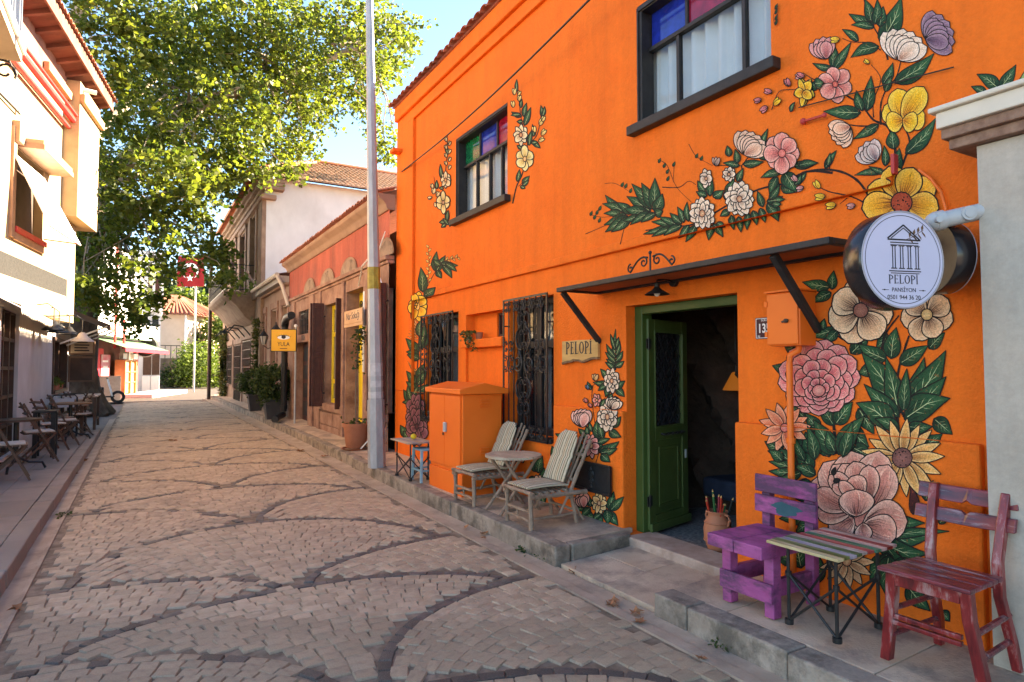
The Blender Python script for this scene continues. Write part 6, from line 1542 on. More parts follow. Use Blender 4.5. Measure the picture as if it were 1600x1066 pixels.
# weeds at the kerb foot
def weed(px, py, z, n, h, k, lab):
    q = at_z(px, py, z); r = np.random.default_rng(k); pts = [(q.x + r.normal()*h*.5, q.y + r.normal()*h*1.1, z + abs(r.normal())*h*.45) for _ in range(n)]
    t = thing('weed', lab, 'weed', tuple(q)); leafcloud('foliage', pts, h*.6, LEAF_DARK, t, k)
weed(822, 862, 0, 70, .05, 1, 'low green weed growing where the kerb ends at the ramp'); weed(848, 872, 0, 50, .04, 2, 'smaller weed clump at the corner of the raised kerb')
weed(1128, 1012, 0, 50, .035, 3, 'flat weed tuft at the foot of the near kerb'); weed(1566, 1012, .16, 60, .05, 4, 'dark weed in the corner below the grey wall'); weed(100, 806, 0, 40, .05, 5, 'weed tuft at the foot of the left kerb'); weed(1232, 1052, 0, 34, .03, 6, 'tiny weed in the joint near the bottom edge')
# ---------------------------------------------------------------- coral and stone house next door
XK = 3.60
def YX(px, X=XK): return at_x(px, 560, X).y
ph = thing('coral_house', 'weathered coral and pink stone house with yellow door and maroon shutters', 'house', (XK, 14.4, .12))
D1 = (16.25, 17.95, .15, 2.22); T1 = (16.30, 17.60, 2.44, 3.06); W2_ = (13.30, 14.75, .78, 3.0); D2 = (11.72, 12.98, .15, 3.12); W3 = (10.55, 11.10, .80, 2.96)
mb = MB(); wall_holes(mb, XK, 10.38, 18.95, -.05, 3.42, [D1, T1, W2_, D2, W3], .28); mb.build('stone_wall', PINK_STONE, ph)
mb = MB(); wall_holes(mb, XK + .005, 10.38, 18.95, 3.50, 4.30, [], .2); mb.face((XK+.005, 18.95, 3.5), (9, 18.95, 3.5), (9, 18.95, 4.3), (XK+.005, 18.95, 4.3)); mb.build('coral_wall', CORAL, ph)
MB().box((XK - .07, 10.375, 3.42), (XK + .1, 19.0, 3.50)).build('ledge', PINK_STONE, ph, bevel=.015)
MB().box((XK - .03, 10.375, 3.36), (XK + .1, 18.97, 3.418)).build('ledge', PINK_STONE, ph, bevel=.01)
mb = MB()                                      # cavetto cornice
pr = [(XK + .1, 4.28), (XK - .02, 4.28), (XK - .05, 4.31), (XK - .06, 4.36), (XK - .10, 4.42), (XK - .17, 4.46), (XK - .20, 4.50), (XK - .20, 4.545), (XK + .1, 4.545)]
lo = [mb.P((x, 10.378, z)) for x, z in pr]; hi = [mb.P((x, 19.02, z)) for x, z in pr]; mb.idx(lo[::-1]); mb.idx(hi)
for k in range(len(pr)): mb.idx([lo[k], hi[k], hi[(k+1)%len(pr)], lo[(k+1)%len(pr)]])
mb.build('cornice', TAN_STONE, ph, smooth=True)
mb = MB(); mb.face((XK - .12, 10.36, 4.56), (XK - .12, 19.05, 4.56), (9, 19.05, 6.3), (9, 10.36, 6.3)); rf = mb.build('roof', TILE, ph)
me_ = eave_tile_mesh(.085, .40, .30); y = 10.45
while y < 19.05:
    o = bpy.data.objects.new('roof_tile', me_); COL.objects.link(o); o.location = (XK - .27 + rt.uniform(-.015, .015), y, 4.55 + rt.uniform(-.006, .006)); o.rotation_euler = (0, 0, rt.uniform(-.05, .05)); adopt(o, rf); y += .178
mb2 = None
for px, w in ((603, .40), (545, .56), (512, .58), (484, .58)):      # blind lunettes over the ledge
    yc = at_x(px, 420, XK).y; mb = MB(frame((XK, yc, 3.502), (0, -1, 0), (0, 0, 1))); N = 16
    arc = [(w*math.cos(PI*k/N), .30*math.sin(PI*k/N)) for k in range(N+1)]
    for p, q in zip(arc, arc[1:]):
        s = 1.07
        mb.face((p[0], p[1], .004), (q[0], q[1], .004), (q[0]*s, q[1]*s, .014), (p[0]*s, p[1]*s, .014)); mb.face((p[0], p[1], .004), (q[0], q[1], .004), (q[0]*.93, q[1]*.9, -.0), (p[0]*.93, p[1]*.9, 0))
    lu = mb.build('lunette', TAN_STONE, ph)
    mb = MB(frame((XK, yc, 3.502), (0, -1, 0), (0, 0, 1)))
    mb.face(*[(x*.93, y_*.9, .006) for x, y_ in arc]); mb.build('lunette_field', mat('recess_shade_plaster', (.24, .165, .12), (.36, .26, .19), 4, .9, .4, 20, c3=(.06, .04, .03), s3=2.5, w3=.85), lu)  # flat field: dark blotches in its colour paint the shade of a recess
MB().box((4.3, 10.45, -.05), (8.9, 18.9, 4.28)).build('rear_sun_block', TAN_STONE, ph)  # unseen solid block added to stop sun passing through the hollow house
# stone pilasters and door surrounds
for y0, y1 in ((15.75, 16.22), (17.98, 18.4), (15.05, 15.30), (13.05, 13.26), (11.45, 11.69)):
    MB().box((XK - .045, y0, -.02), (XK + .02, y1, 3.355)).build('pilaster', PINK_STONE, ph, bevel=.012)
MB().box((XK - .05, 16.22, 2.225), (XK + .02, 17.98, 2.43)).build('lintel', PINK_STONE, ph, bevel=.01)
MB().box((XK - .06, 13.1, .62), (XK + .02, 15.05, .775)).build('window_sill', PINK_STONE, ph, bevel=.015)
MB().box((XK - .06, 10.4, .66), (XK + .02, 11.45, .795)).build('window_sill', PINK_STONE, ph, bevel=.015)
rs = random.Random(2)
for (a, b) in ((13.3, 15.0), (10.4, 11.42)):   # rubble blocks under the windows
    y = a
    while y < b - .1:
        e = min(b, y + rs.uniform(.35, .6)); z = .02
        for h in (.28, .28):
            MB().box((XK - .028 - rs.uniform(0, .012), y + .008, z + .008), (XK + .02, e - .008, z + h - .006)).build('stone_block', PINK_STONE, ph, bevel=.012); z += h
        y = e
# the barred door with its lettered lintel
dd = MB().box((XK + .20, D1[0] + .02, .15), (XK + .25, D1[1] - .02, D1[3])).build('door', BROWN_SHUTTER, ph)
for k in range(4):
    for j in range(2): y = D1[0] + .12 + j*.8; MB().box((XK + .185, y, .3 + k*.48), (XK + .199, y + .66, .68 + k*.48)).build('door_panel', BLACK_WOOD, dd, bevel=.006)
MB().box((XK + .2, T1[0], T1[2]), (XK + .22, T1[1], T1[3])).build('pane', GLASS_DARK, ph)
mb = MB()
for k in range(7): mb.bar((XK + .04, T1[0] + .1 + k*.18, T1[2]), (XK + .04, T1[0] + .1 + k*.18, T1[3]), .02, .02, (1, 0, 0))
for k in range(4): mb.bar((XK + .055, T1[0], T1[2] + .08 + k*.16), (XK + .055, T1[1], T1[2] + .08 + k*.16), .016, .016)
mb.build('transom_grille', BLACK_IRON, ph)
Mt = frame((XK - .052, 16.75, 2.33), (0, -1, 0), (0, 0, 1)); text('YULA', 'lettering', Mt, .20, INKM, ph, .003, sx=.9)
# yellow window and door
def yellow_window(h, X, name='window', glass=True):
    a, b, c, e = h; mb = MB()
    mb.box((X, a, c), (X + .06, a + .10, e)); mb.box((X, b - .10, c), (X + .06, b, e)); mb.box((X + .002, a + .1, c), (X + .058, b - .1, c + .10)); mb.box((X + .002, a + .1, e - .1), (X + .058, b - .1, e))
    z1 = c + (e-c)*.22; z2 = c + (e-c)*.70
    for z in (z1, z2): mb.box((X + .004, a + .1, z - .05), (X + .056, b - .1, z + .05))
    w = mb.build(name, YELLOW, ph, bevel=.006)
    for z0, z3 in ((c + .1, z1 - .05), (z1 + .05, z2 - .05), (z2 + .05, e - .1)): MB().box((X + .03, a + .09, z0 - .01), (X + .034, b - .09, z3 + .01)).build('pane', mat('curtained_pane', (.16, .14, .11), (.26, .23, .18), 3, .15, spec=.6), w)
    return w
yellow_window(W2_, XK + .16); yellow_window(W3, XK + .13)
a, b, c, e = D2
MB().box((XK + .27, a, 2.55), (XK + .29, b, e)).build('transom', YELLOW, ph)
mb = MB(frame((XK + .262, (a+b)/2, 2.85), (0, -1, 0), (0, 0, 1)))
for sgn in (1, -1):
    for k in range(3):
        cx = sgn*(.12 + .18*k)
        mb.tube([(cx + .09*math.cos(t)*(1-.09*t), .0 + .11*math.sin(t)*(1-.09*t), .004) for t in [j*.55 for j in range(15)]], .010, 5)
mb.tube([(-.5, 0, .004), (.5, 0, .004)], .01, 5); mb.build('transom_ironwork', BLACK_IRON, ph)
dY = MB().box((XK + .26, a + .02, .15), (XK + .31, b - .02, 2.53)).build('door', YELLOW, ph)
MB().box((XK + .252, a + .28, 1.95), (XK + .259, b - .28, 2.38)).build('pane', GLASS_DARK, dY)
for z0, z1 in ((.3, .95), (1.08, 1.82)): MB().box((XK + .245, a + .25, z0), (XK + .259, b - .25, z1)).build('door_panel', YELLOW, dY, bevel=.008)
MB().box((XK + .20, a, 2.54), (XK + .31, b, 2.60)).build('transom_bar', YELLOW, ph)
# maroon shutters folded out over the pavement
def shutter(y, x0, x1, z0, z1, ang=0.0):
    t = .045; mb = MB(Matrix.Translation((XK - .02, y, 0)) @ Matrix.Rotation(ang, 4, 'Z'))
    a, b = x0 - XK, x1 - XK
    mb.box((a, -t/2, z0), (a + .06, t/2, z1)); mb.box((b - .06, -t/2, z0), (b, t/2, z1)); mb.box((a + .06, -t/2, z0), (b - .06, t/2, z0 + .1)); mb.box((a + .06, -t/2, z1 - .1), (b - .06, t/2, z1)); mb.box((a + .06, -t/2, (z0+z1)/2 - .05), (b - .06, t/2, (z0+z1)/2 + .05)); mb.box((a + .06, -t*.3, z0 + .1), (b - .06, t*.3, z1 - .1))
    o = mb.build('shutter', BROWN_SHUTTER, ph, bevel=.006)
    mb = MB(Matrix.Translation((XK - .02, y, 0)) @ Matrix.Rotation(ang, 4, 'Z'))
    for z in (z0 + .3, z1 - .3): mb.tube([(b - .02, -t*.7, z), (b + .03, -t*.7, z)], .014, 6)
    mb.build('hinge', BLACK_IRON, o)
shutter(14.82, 3.30, 3.585, .70, 3.04, .06); shutter(14.70, 3.33, 3.585, .70, 3.04, -.05)
shutter(13.24, 3.47, 3.585, .72, 3.02, .1)
shutter(10.62, 3.40, 3.585, .60, 2.98, .05); shutter(10.52, 3.36, 3.585, .62, 3.02, 0); shutter(10.42, 3.40, 3.585, .66, 3.02, -.03)
# hand lettered board over the yellow door
q0 = at_x(539, 497, 3.47); q1 = at_x(564, 494, 3.47)
hb = thing('door_board', 'hand lettered pale wooden board over the yellow door', 'sign', (3.47, (q0.y+q1.y)/2, 2.4))
yc = (q0.y + q1.y)/2; Mh = frame((3.47, yc, 2.56), (0, -1, 0), (0, 0, 1))
mb = MB(Mh); mb.box((-.60, -.13, -.03), (.60, .13, 0)); mb.box((-.62, -.19, -.028), (.62, -.131, -.004)); mb.build('board', mat('pale_board', (.5, .3, .17), (.62, .42, .26), 5, .8, stretch=(1, .3, 1)), hb, bevel=.006)
for s in (.45, -.45): mb = MB(Mh); mb.bar((s, 0, -.03), (s, 0, -.14), .03, .03, (1, 0, 0)); mb.build('bracket', BLACK_IRON, hb)
text('Nar Sokağı', 'lettering', Mh @ Matrix.Translation((0, .01, .0005)), .19, INKM, hb, .002, sx=1.0)
mb = MB(); mb.tube([(XK - .03, 11.62, 3.0), (XK - .04, 11.62, 2.0), (XK - .04, 11.6, 1.5)], .035, 8); tag(mb.build('white_pipe', WHITE_PAINT), 'short white plastic pipe beside the yellow door', 'pipe')
# cable down the corner and cord at the ledge
tag(MB().tube([(XK - .06, 10.42, 3.9), (XK - .08, 10.9, 3.45), (XK - .08, 10.5, 3.0), (XK - .07, 10.44, 1.2), (XK - .12, 10.6, .5), (3.3, 10.9, .18)], .012, 5).build('loose_cable', WHITE_PAINT), 'loose pale cable hanging down the coral house corner', 'cable')
a = at_y(578, 402, 8.99); tag(MB().tube([a, a + Vector((.25, 1.2, .05)), a + Vector((.55, 2.4, -.12))], .015, 5).build('strap_cable', WHITE_PAINT), 'pale cable from the lamp post tape to the coral house', 'cable')
# flower pot with climbing rose
fp = thing('flower_pot', 'terracotta pot on a saucer with a thin climbing plant by the yellow door', 'potted plant', (3.27, 11.10, .15))
mb = MB(); mb.lathe([(.15, .03), (.17, .05), (.215, .40), (.235, .40), (.24, .46), (.21, .46), (.19, .40)], (3.27, 11.1, .15), 24, cap0=True); mb.build('pot', TERRACOTTA, fp, smooth=True)
mb = MB(); mb.lathe([(.22, 0), (.26, .03), (.24, .03)], (3.27, 11.1, .15), 24, cap0=True); mb.build('saucer', TERRACOTTA, fp)
MB().lathe([(.001, .42), (.2, .42)], (3.27, 11.1, .15), 16).build('soil', mat('soil', (.03, .02, .015)), fp)
mb = MB(); st_ = [(3.27, 11.1, .5), (3.30, 11.25, 1.0), (3.36, 11.42, 1.6), (3.42, 11.5, 2.05), (3.45, 11.40, 2.25), (3.42, 11.30, 2.15)]; mb.tube(st_, .010, 6); mb.tube([(3.29, 11.05, .5), (3.31, 11.1, 1.0), (3.33, 11.2, 1.5)], .007, 5); mb.build('stem', BARK, fp)
r = np.random.default_rng(9); pts = []
for k in range(170):
    t = r.uniform(.35, 1); i = min(4, int(t*5)); f = t*5 - i; a, b = np.array(st_[i]), np.array(st_[i+1]); pts.append(a + (b-a)*f + r.normal(size=3)*.055)
for k in range(40): pts.append(np.array((3.27, 11.1, .62)) + r.normal(size=3)*(.12, .12, .05))
leafcloud('foliage', pts, .07, LEAF_DARK, fp, 3)
# ---------------------------------------------------------------- low stone house
sh = thing('stone_house', 'low tan stone house with tall narrow windows and two wall lanterns', 'house', (XK, 21, .12))
wins = [(22.95, 23.35, 1.2, 3.36), (20.85, 21.75, 2.35, 3.38), (20.9, 21.75, .15, 2.2), (19.15, 19.95, 1.25, 3.36)]
mb = MB(); wall_holes(mb, XK + .02, 18.96, 23.42, -.05, 3.95, wins, .25); mb.build('wall', TAN_STONE, sh)
for i, (a, b, c, e) in enumerate(wins):
    MB().box((XK + .24, a, c), (XK + .26, b, e)).build('pane' if i != 2 else 'door', GLASS_DARK if i != 2 else BROWN_SHUTTER, sh)
    if i != 2:
        mb = MB()
        for k in range(1, 3): mb.bar((XK + .21, a + (b-a)*k/3, c), (XK + .21, a + (b-a)*k/3, e), .03, .03, (1, 0, 0))
        for k in range(5): mb.bar((XK + .215, a, c + (e-c)*k/4), (XK + .215, b, c + (e-c)*k/4), .03, .03)
        mb.build('glazing_bars', BLACK_WOOD, sh)
    for y0, y1 in ((a - .2, a - .01), (b + .01, b + .2)): MB().box((XK - .02, y0, c - .1), (XK + .03, y1, e + .05)).build('surround', PINK_STONE, sh, bevel=.01)
    MB().box((XK - .02, a - .2, e + .055), (XK + .03, b + .2, e + .26)).build('lintel', PINK_STONE, sh, bevel=.01)
MB().box((XK - .10, 18.98, 3.95), (XK + .2, 23.42, 4.02)).build('cornice', TAN_STONE, sh, bevel=.01)
MB().box((XK - .26, 18.98, 4.02), (XK + .2, 23.5, 4.20)).build('fascia', mat('grey_fascia', (.3, .28, .26), (.36, .34, .32), 4, .7), sh)
mb = MB(); mb.tube([(XK - .33, 18.96, 4.22), (XK - .33, 23.7, 4.22)], .065, 8); mb.build('gutter', mat('beige_gutter', (.5, .44, .36), rough=.5), sh, smooth=True)
mb = MB(); mb.tube([(XK - .33, 19.0, 4.2), (XK - .2, 18.9, 3.9), (XK - .12, 18.8, 3.6), (XK - .08, 18.6, 3.3)], .055, 8); mb.build('downpipe', mat('beige_pipe', (.5, .44, .36), rough=.5), sh, smooth=True)
mb = MB(); mb.face((XK - .3, 18.98, 4.26), (9, 18.98, 5.4), (9, 23.4, 5.4), (XK - .3, 23.4, 4.26)); mb.build('roof', TILE, sh)
for px, py in ((412, 527), (431, 519)):
    q = at_x(px, py + 12, 3.28); ln = thing('wall_lantern', 'black wall lantern above the shrubs, ' + ('farther one by the narrow window' if px == 412 else 'nearer one beside the yellow eye sign'), 'lantern', tuple(q), 0, 'pair of wall lanterns')
    mb = MB(); mb.tube([(XK, q.y, q.z - .05), (XK - .2, q.y, q.z - .12), (q.x, q.y, q.z - .02)], .014, 6); mb.build('arm', BLACK_IRON, ln)
    mb = MB(); mb.lathe([(.03, 0), (.06, .03), (.12, .27), (.115, .27)], tuple(q), 6, cap0=True); mb.build('glass', mat('lantern_glass', (.5, .46, .38), rough=.15), ln)
    mb = MB(); mb.lathe([(.15, .27), (.13, .30), (.05, .40), (.02, .44), (.02, .5)], tuple(q), 6, cap0=True)
    for k in range(6): a_ = 2*PI*k/6; mb.tube([(q.x + .062*math.cos(a_), q.y + .062*math.sin(a_), q.z + .02), (q.x + .123*math.cos(a_), q.y + .123*math.sin(a_), q.z + .28)], .010, 4)
    mb.build('cap', BLACK_IRON, ln)
MB().box((4.3, 19.0, -.05), (8.9, 23.4, 3.9)).build('rear_sun_block', TAN_STONE, sh)  # unseen block added inside the low house against leaking sun
# black drain pipe standing on the pavement
dp = thing('drain_pipe', 'thick black drain pipe running down and out across the pavement', 'pipe', (3.35, 18.1, .15))
mb = MB(); mb.tube([(3.36, 18.2, 2.75), (3.36, 18.2, .38), (3.34, 18.15, .30), (3.22, 17.95, .27), (2.97, 17.2, .26)], .085, 10); mb.build('pipe', BLACK_IRON, dp, smooth=True)
mb = MB(); mb.tube([(3.36, 18.2, 2.72), (3.36, 18.1, 2.85), (3.3, 17.6, 2.9), (3.3, 17.0, 2.92)], .10, 10); mb.build('top_bend', BLACK_IRON, dp, smooth=True)
for z in (.45, 1.6): mb = MB(); mb.tube([(3.36, 18.2, z), (3.36, 18.2, z + .1)], .10, 10); mb.build('collar', BLACK_IRON, dp)
mb = MB(); mb.tube([(2.98, 17.22, .26), (2.95, 17.14, .26)], .088, 10); mb.build('outlet', BLACK_IRON, dp)
# yellow eye sign on its post
q = at_x(443.5, 532, 3.1); ys_ = thing('eye_sign', 'square yellow hanging sign with a painted eye reading YULA', 'sign', tuple(q))
Me = frame(tuple(q), (1, .0, 0), (0, 0, 1)); Me = frame(tuple(q), (.93, -.37, 0), (0, 0, 1)); hw = .30
mb = MB(Me); mb.box((-hw, -.27, -.03), (hw, .27, .03)); mb.build('panel', mat('sign_yellow', (.72, .36, .02), (.76, .41, .035), 3, .5), ys_, bevel=.006)
mb = MB(Me)
for A, B in (((-hw-.012, .27), (hw+.012, .285)), ((-hw-.012, -.285), (hw+.012, -.27)), ((-hw-.012, -.27), (-hw, .27)), ((hw, -.27), (hw+.012, .27))): mb.box((*A, -.032), (*B, .034))
mb.build('frame', BLACK_WOOD, ys_)
eye = [(.15*math.cos(t), .07 + .062*math.sin(t)*(1 if math.sin(t) > 0 else .8)) for t in [2*PI*k/24 for k in range(24)]]
mb = MB(Me); mb.prism(eye, .0301, .032); mb.build('eye_white', WHITE_PAINT, ys_)
mb = MB(Me); mb.prism([(.055*math.cos(t), .085 + .05*math.sin(t)) for t in [2*PI*k/16 for k in range(16)]], .032, .034)
for k in range(7): a_ = -.15 + .05*k; mb.prism([(a_, .125 - abs(k-3)*.014), (a_ + .012, .125 - abs(k-3)*.014), (a_*1.25 + .006, .175 - abs(k-3)*.016)], .0305, .032)
mb.prism([(.15*math.cos(t), .07 + .066*math.sin(t)) for t in [PI*k/16 for k in range(17)]] + [(.15*math.cos(t), .07 + .05*math.sin(t)) for t in [PI - PI*k/16 for k in range(17)]], .0305, .033)
mb.build('eye_ink', INKM, ys_); text('YULA', 'lettering', Me @ Matrix.Translation((0, -.10, .0305)), .15, INKM, ys_, .002, sx=.8)
mb = MB(Me); mb.box((-.09, -.215, .0301), (.09, -.20, .032)); mb.build('rule', INKM, ys_)
mb = MB(); mb.tube([(q.x + .27, q.y - .1, .15), (q.x + .27, q.y - .1, q.z + .35)], .022, 8); mb.build('post', GREY_METAL, ys_); mb = MB(); mb.ball((q.x + .27, q.y - .1, q.z + .37), .045, 8, 6); mb.build('finial', WHITE_PAINT, ys_)
# planters with round shrubs
def shrub(x, y, R, H, k, lab, pw):
    t = thing('planter_shrub', lab, 'potted plant', (x, y, .15), 0, 'shrubs in square planters'); mb = MB(); w = pw
    rows = [[mb.P((x + sx*w*f, y + sy*w*f, .15 + z)) for sx, sy in ((-1,-1),(1,-1),(1,1),(-1,1))] for f, z in ((.72, 0), (1, .52), (1.06, .52), (1.06, .56), (.9, .56))]
    for a, b in zip(rows, rows[1:]):
        for j in range(4): mb.idx([a[j], a[(j+1)%4], b[(j+1)%4], b[j]])
    mb.idx(rows[-1]); mb.build('planter', mat('dark_planter', (.035, .033, .035), (.05, .047, .05), 5, .5), t, bevel=.01)
    r = np.random.default_rng(k); cl = r.normal(size=(46, 3)); cl /= np.linalg.norm(cl, axis=1)[:, None]; cl *= r.uniform(.45, 1, 46)[:, None]**.5; cl = cl*(R, R, H*.52) + (x, y, .62 + H*.5)
    pts = (cl[:, None, :] + r.normal(size=(46, 75, 3))*.085).reshape(-1, 3); leafcloud('foliage', pts, .085, LEAF_DARK, t, k)
    mb = MB(); mb.tube([(x, y, .6), (x, y, .15 + H*.8)], .03, 6); mb.build('stem', BARK, t)
shrub(3.24, 22.4, .50, .95, 1, 'round green shrub in a dark planter, the farther of the two', .24); shrub(3.18, 18.75, .47, .95, 2, 'round green shrub in a dark planter beside the black drain pipe', .25)
# ---------------------------------------------------------------- tall stone house with the white gable
th = thing('gable_house', 'tall old stone house with white side wall, tiled roof and iron balcony', 'house', (XK, 28, .12))
YG = 23.43; ZE = 8.0
mb = MB(); lw = [(31.6, 33.2, .8, 2.5), (28.6, 30.6, .15, 2.5), (25.7, 27.9, .9, 2.6)]; uw = [(25.25, 26.55, 4.95, 7.35), (28.0, 29.6, 4.5, 7.2), (31.2, 32.6, 4.95, 7.2)]
wall_holes(mb, XK, YG, 35.2, -.05, ZE - .3, lw + uw, .35); mb.face((XK, 35.2, 0), (12, 35.2, 0), (12, 35.2, ZE), (XK, 35.2, ZE)); mb.build('stone_wall', mat('brown_house_stone', (.24, .15, .10), (.36, .245, .17), 2.5, .9, .4, 20, c3=(.17, .10, .07), s3=1.2, w3=.6), th)
MB().box((XK + .001, YG - .02, -.05), (14, YG + .3, ZE + .24)).build('gable_wall', mat('whitewash', (.60, .585, .56), (.70, .685, .66), 1.2, .85, .15, 20, c3=(.50, .485, .46), s3=.5, w3=.5, stretch=(1, 1, .6)), th)
BR_ST = MATS['brown_house_stone']
for i, (a, b, c, e) in enumerate(lw + uw):
    MB().box((XK + .3, a, c), (XK + .34, b, e)).build('window', BLACK_WOOD if i < 3 else BROWN_SHUTTER, th)
    for y0, y1 in ((a - .28, a - .01), (b + .01, b + .28)): MB().box((XK - .06, y0, c - .15), (XK + .03, y1, e + .06)).build('surround', TAN_STONE, th, bevel=.015)
    MB().box((XK - .09, a - .32, e + .065), (XK + .03, b + .32, e + .30)).build('lintel', TAN_STONE, th, bevel=.015)
    if i < 3:
        mb = MB()
        for k in range(9): y = a + (b-a)*k/8; mb.bar((XK - .08, y, c), (XK - .08, y, e), .025, .025, (1, 0, 0))
        for k in range(6): z = c + (e-c)*k/5; mb.bar((XK - .075, a, z), (XK - .075, b, z), .025, .025)
        mb.build('grille', BLACK_IRON, th)
for y0, y1 in ((YG - .03, YG + .75), (34.4, 35.25)): MB().box((XK - .10, y0, -.02), (XK + .05, y1, ZE - .35)).build('corner_pilaster', BR_ST, th, bevel=.02)
MB().box((XK - .16, YG - .25, 7.42), (XK + .35, 35.3, 7.58)).build('string_course', TAN_STONE, th, bevel=.02)
MB().box((XK - .12, YG - .06, 4.05), (XK + .02, 35.3, 4.30)).build('string_course', BR_ST, th, bevel=.02)
for k, (o_, z0, z1) in enumerate(((.12, 7.75, 7.88), (.24, 7.88, 8.0), (.36, 8.0, 8.13))): MB().box((XK - o_, YG - .34 - .02*k, z0), (XK + .6, 35.4, z1 - .002)).build('cornice', BR_ST, th, bevel=.02)
MB().box((4.3, YG + .31, -.05), (13.9, 35.1, 7.9)).build('rear_sun_block', TAN_STONE, th)  # unseen block added to fill the tall house and hold back sun
# tiled hip roof as rows of real half round tiles
roofT = MB(); e0 = Vector((3.0, YG - .45, 8.15)); e1 = Vector((14.5, YG - .45, 8.15)); r0 = Vector((6.3, 27.8, 10.35)); r1 = Vector((12, 27.8, 10.35)); f0 = Vector((3.0, 35.4, 8.15)); f1 = Vector((6.3, 31.5, 10.35))
roofT.face(e0, e1, r1, r0); roofT.face(e0, r0, f1, f0); rf = roofT.build('roof', TILE_OLD, th)
V = []; F = []
n = 58
for k in range(n):
    t0 = (k + .5)/n; x = 3.05 + 11.3*t0
    top_t = 1.0 if 6.3 < x < 12 else max(.05, (x - 3.0)/3.3 if x <= 6.3 else (14.5 - x)/2.5)
    L = 12; rows = max(2, int(L*top_t))
    for j in range(rows):
        ta, tb = j/L, (j + 1.15)/L
        for (t, dz, rr_) in ((ta, .035, .095), (tb, .012, .082)):
            for i in range(5):
                an = PI*i/4; V.append((x + rr_*math.cos(an), YG - .47 + 4.82*t, 8.16 + 2.2*t + dz + rr_*.7*math.sin(an)))
        b = len(V) - 10
        for i in range(4): F.append((b+i, b+i+1, b+6+i, b+5+i))
        F.append((b, b+1, b+2, b+3, b+4))
me = bpy.data.meshes.new('tile_rows'); me.from_pydata(V, [], F); me.materials.append(TILE_OLD); o = bpy.data.objects.new('tile_rows', me); COL.objects.link(o); adopt(o, rf); o['kind'] = 'stuff'
mb = MB(); mb.tube([e0 + Vector((0, 0, .1)), r0 + Vector((0, 0, .08))], .12, 7); mb.tube([r0 + Vector((0, 0, .08)), r1 + Vector((0, 0, .08))], .12, 7); mb.build('ridge_cap', TILE, rf)
me_ = eave_tile_mesh(.10, .45, .35); y = YG - .3
for k in range(56):
    o = bpy.data.objects.new('roof_tile', me_); COL.objects.link(o); o.location = (XK - .52, y, 8.13); adopt(o, rf); y += .212
# balcony with console and railing
bal = MB(); pr = [(2.52, 4.38), (2.52, 4.22), (2.62, 4.12), (2.75, 4.05), (2.95, 3.85), (3.25, 3.45), (3.5, 3.25), (3.6, 3.2), (3.6, 4.38)]
lo = [bal.P((x, 25.3, z)) for x, z in pr]; hi = [bal.P((x, 31.6, z)) for x, z in pr]; bal.idx(lo[::-1]); bal.idx(hi)
for k in range(len(pr)): bal.idx([lo[k], hi[k], hi[(k+1)%len(pr)], lo[(k+1)%len(pr)]])
bl = bal.build('balcony', BR_ST, th, bevel=.02)
mb = MB(); z0, z1 = 4.38, 5.38
path = [(3.58, 25.4), (2.6, 25.4), (2.6, 31.5), (3.58, 31.5)]
for (a, b) in zip(path, path[1:]):
    for z in (z0 + .08, z1): mb.bar((*a, z), (*b, z), .04, .03)
    L = math.hypot(b[0]-a[0], b[1]-a[1]); n = int(L/.14)
    for k in range(n+1):
        x, y = a[0] + (b[0]-a[0])*k/n, a[1] + (b[1]-a[1])*k/n; mb.bar((x, y, z0), (x, y, z1), .018, .018, (1, 0, 0))
        if k % 2: mb.ball((x, y, z0 + .35), .035, 6, 4); mb.ball((x, y, z0 + .7), .03, 6, 4)
mb.build('railing', BLACK_IRON, bl)
mb = MB()
for k in range(4): mb.tube([(3.58, 25.8 + 1.5*k, 2.7), (3.25, 25.8 + 1.5*k, 3.1), (2.95, 25.8 + 1.5*k, 3.15), (2.75, 25.8 + 1.5*k, 2.9)], .025, 6)
mb.build('iron_hoop', BLACK_IRON, bl)
q = thing('antenna_stick', 'thin wooden prop sticking up at the stone house gutter corner', 'prop', (3.4, 23.3, 4.3)); MB().tube([(3.4, 23.3, 4.25), (3.0, 23.2, 4.85)], .03, 6).build('stick', TAN_STONE, q)
# ivy on the corner between the houses and at the far end
def ivy(x, y0, y1, z0, z1, n, k, lab):
    t = thing('climbing_ivy', lab, 'plant', (x, (y0+y1)/2, z0)); r = np.random.default_rng(k); z = r.uniform(z0, z1, n); yy = r.uniform(y0, y1, n)
    w = .5 + .5*np.sin(z*3 + k); yy = (y0+y1)/2 + (yy - (y0+y1)/2)*w
    leafcloud('foliage', np.stack([x - abs(r.normal(size=n))*.08, yy, z], 1), .13, LEAF_IVY, t, k)
    mb = MB(); ym = (y0+y1)/2; mb.tube([(x - .02, ym + .1*math.sin(j), z0 + (z1-z0)*j/8) for j in range(9)], .025, 5); mb.build('stem', BARK, t)
ivy(3.55, 23.3, 24.3, .2, 3.3, 900, 5, 'ivy climbing the corner beside the low stone house'); ivy(3.5, 33.4, 35.2, .1, 3.4, 2200, 6, 'thick ivy on the far corner of the tall stone house')
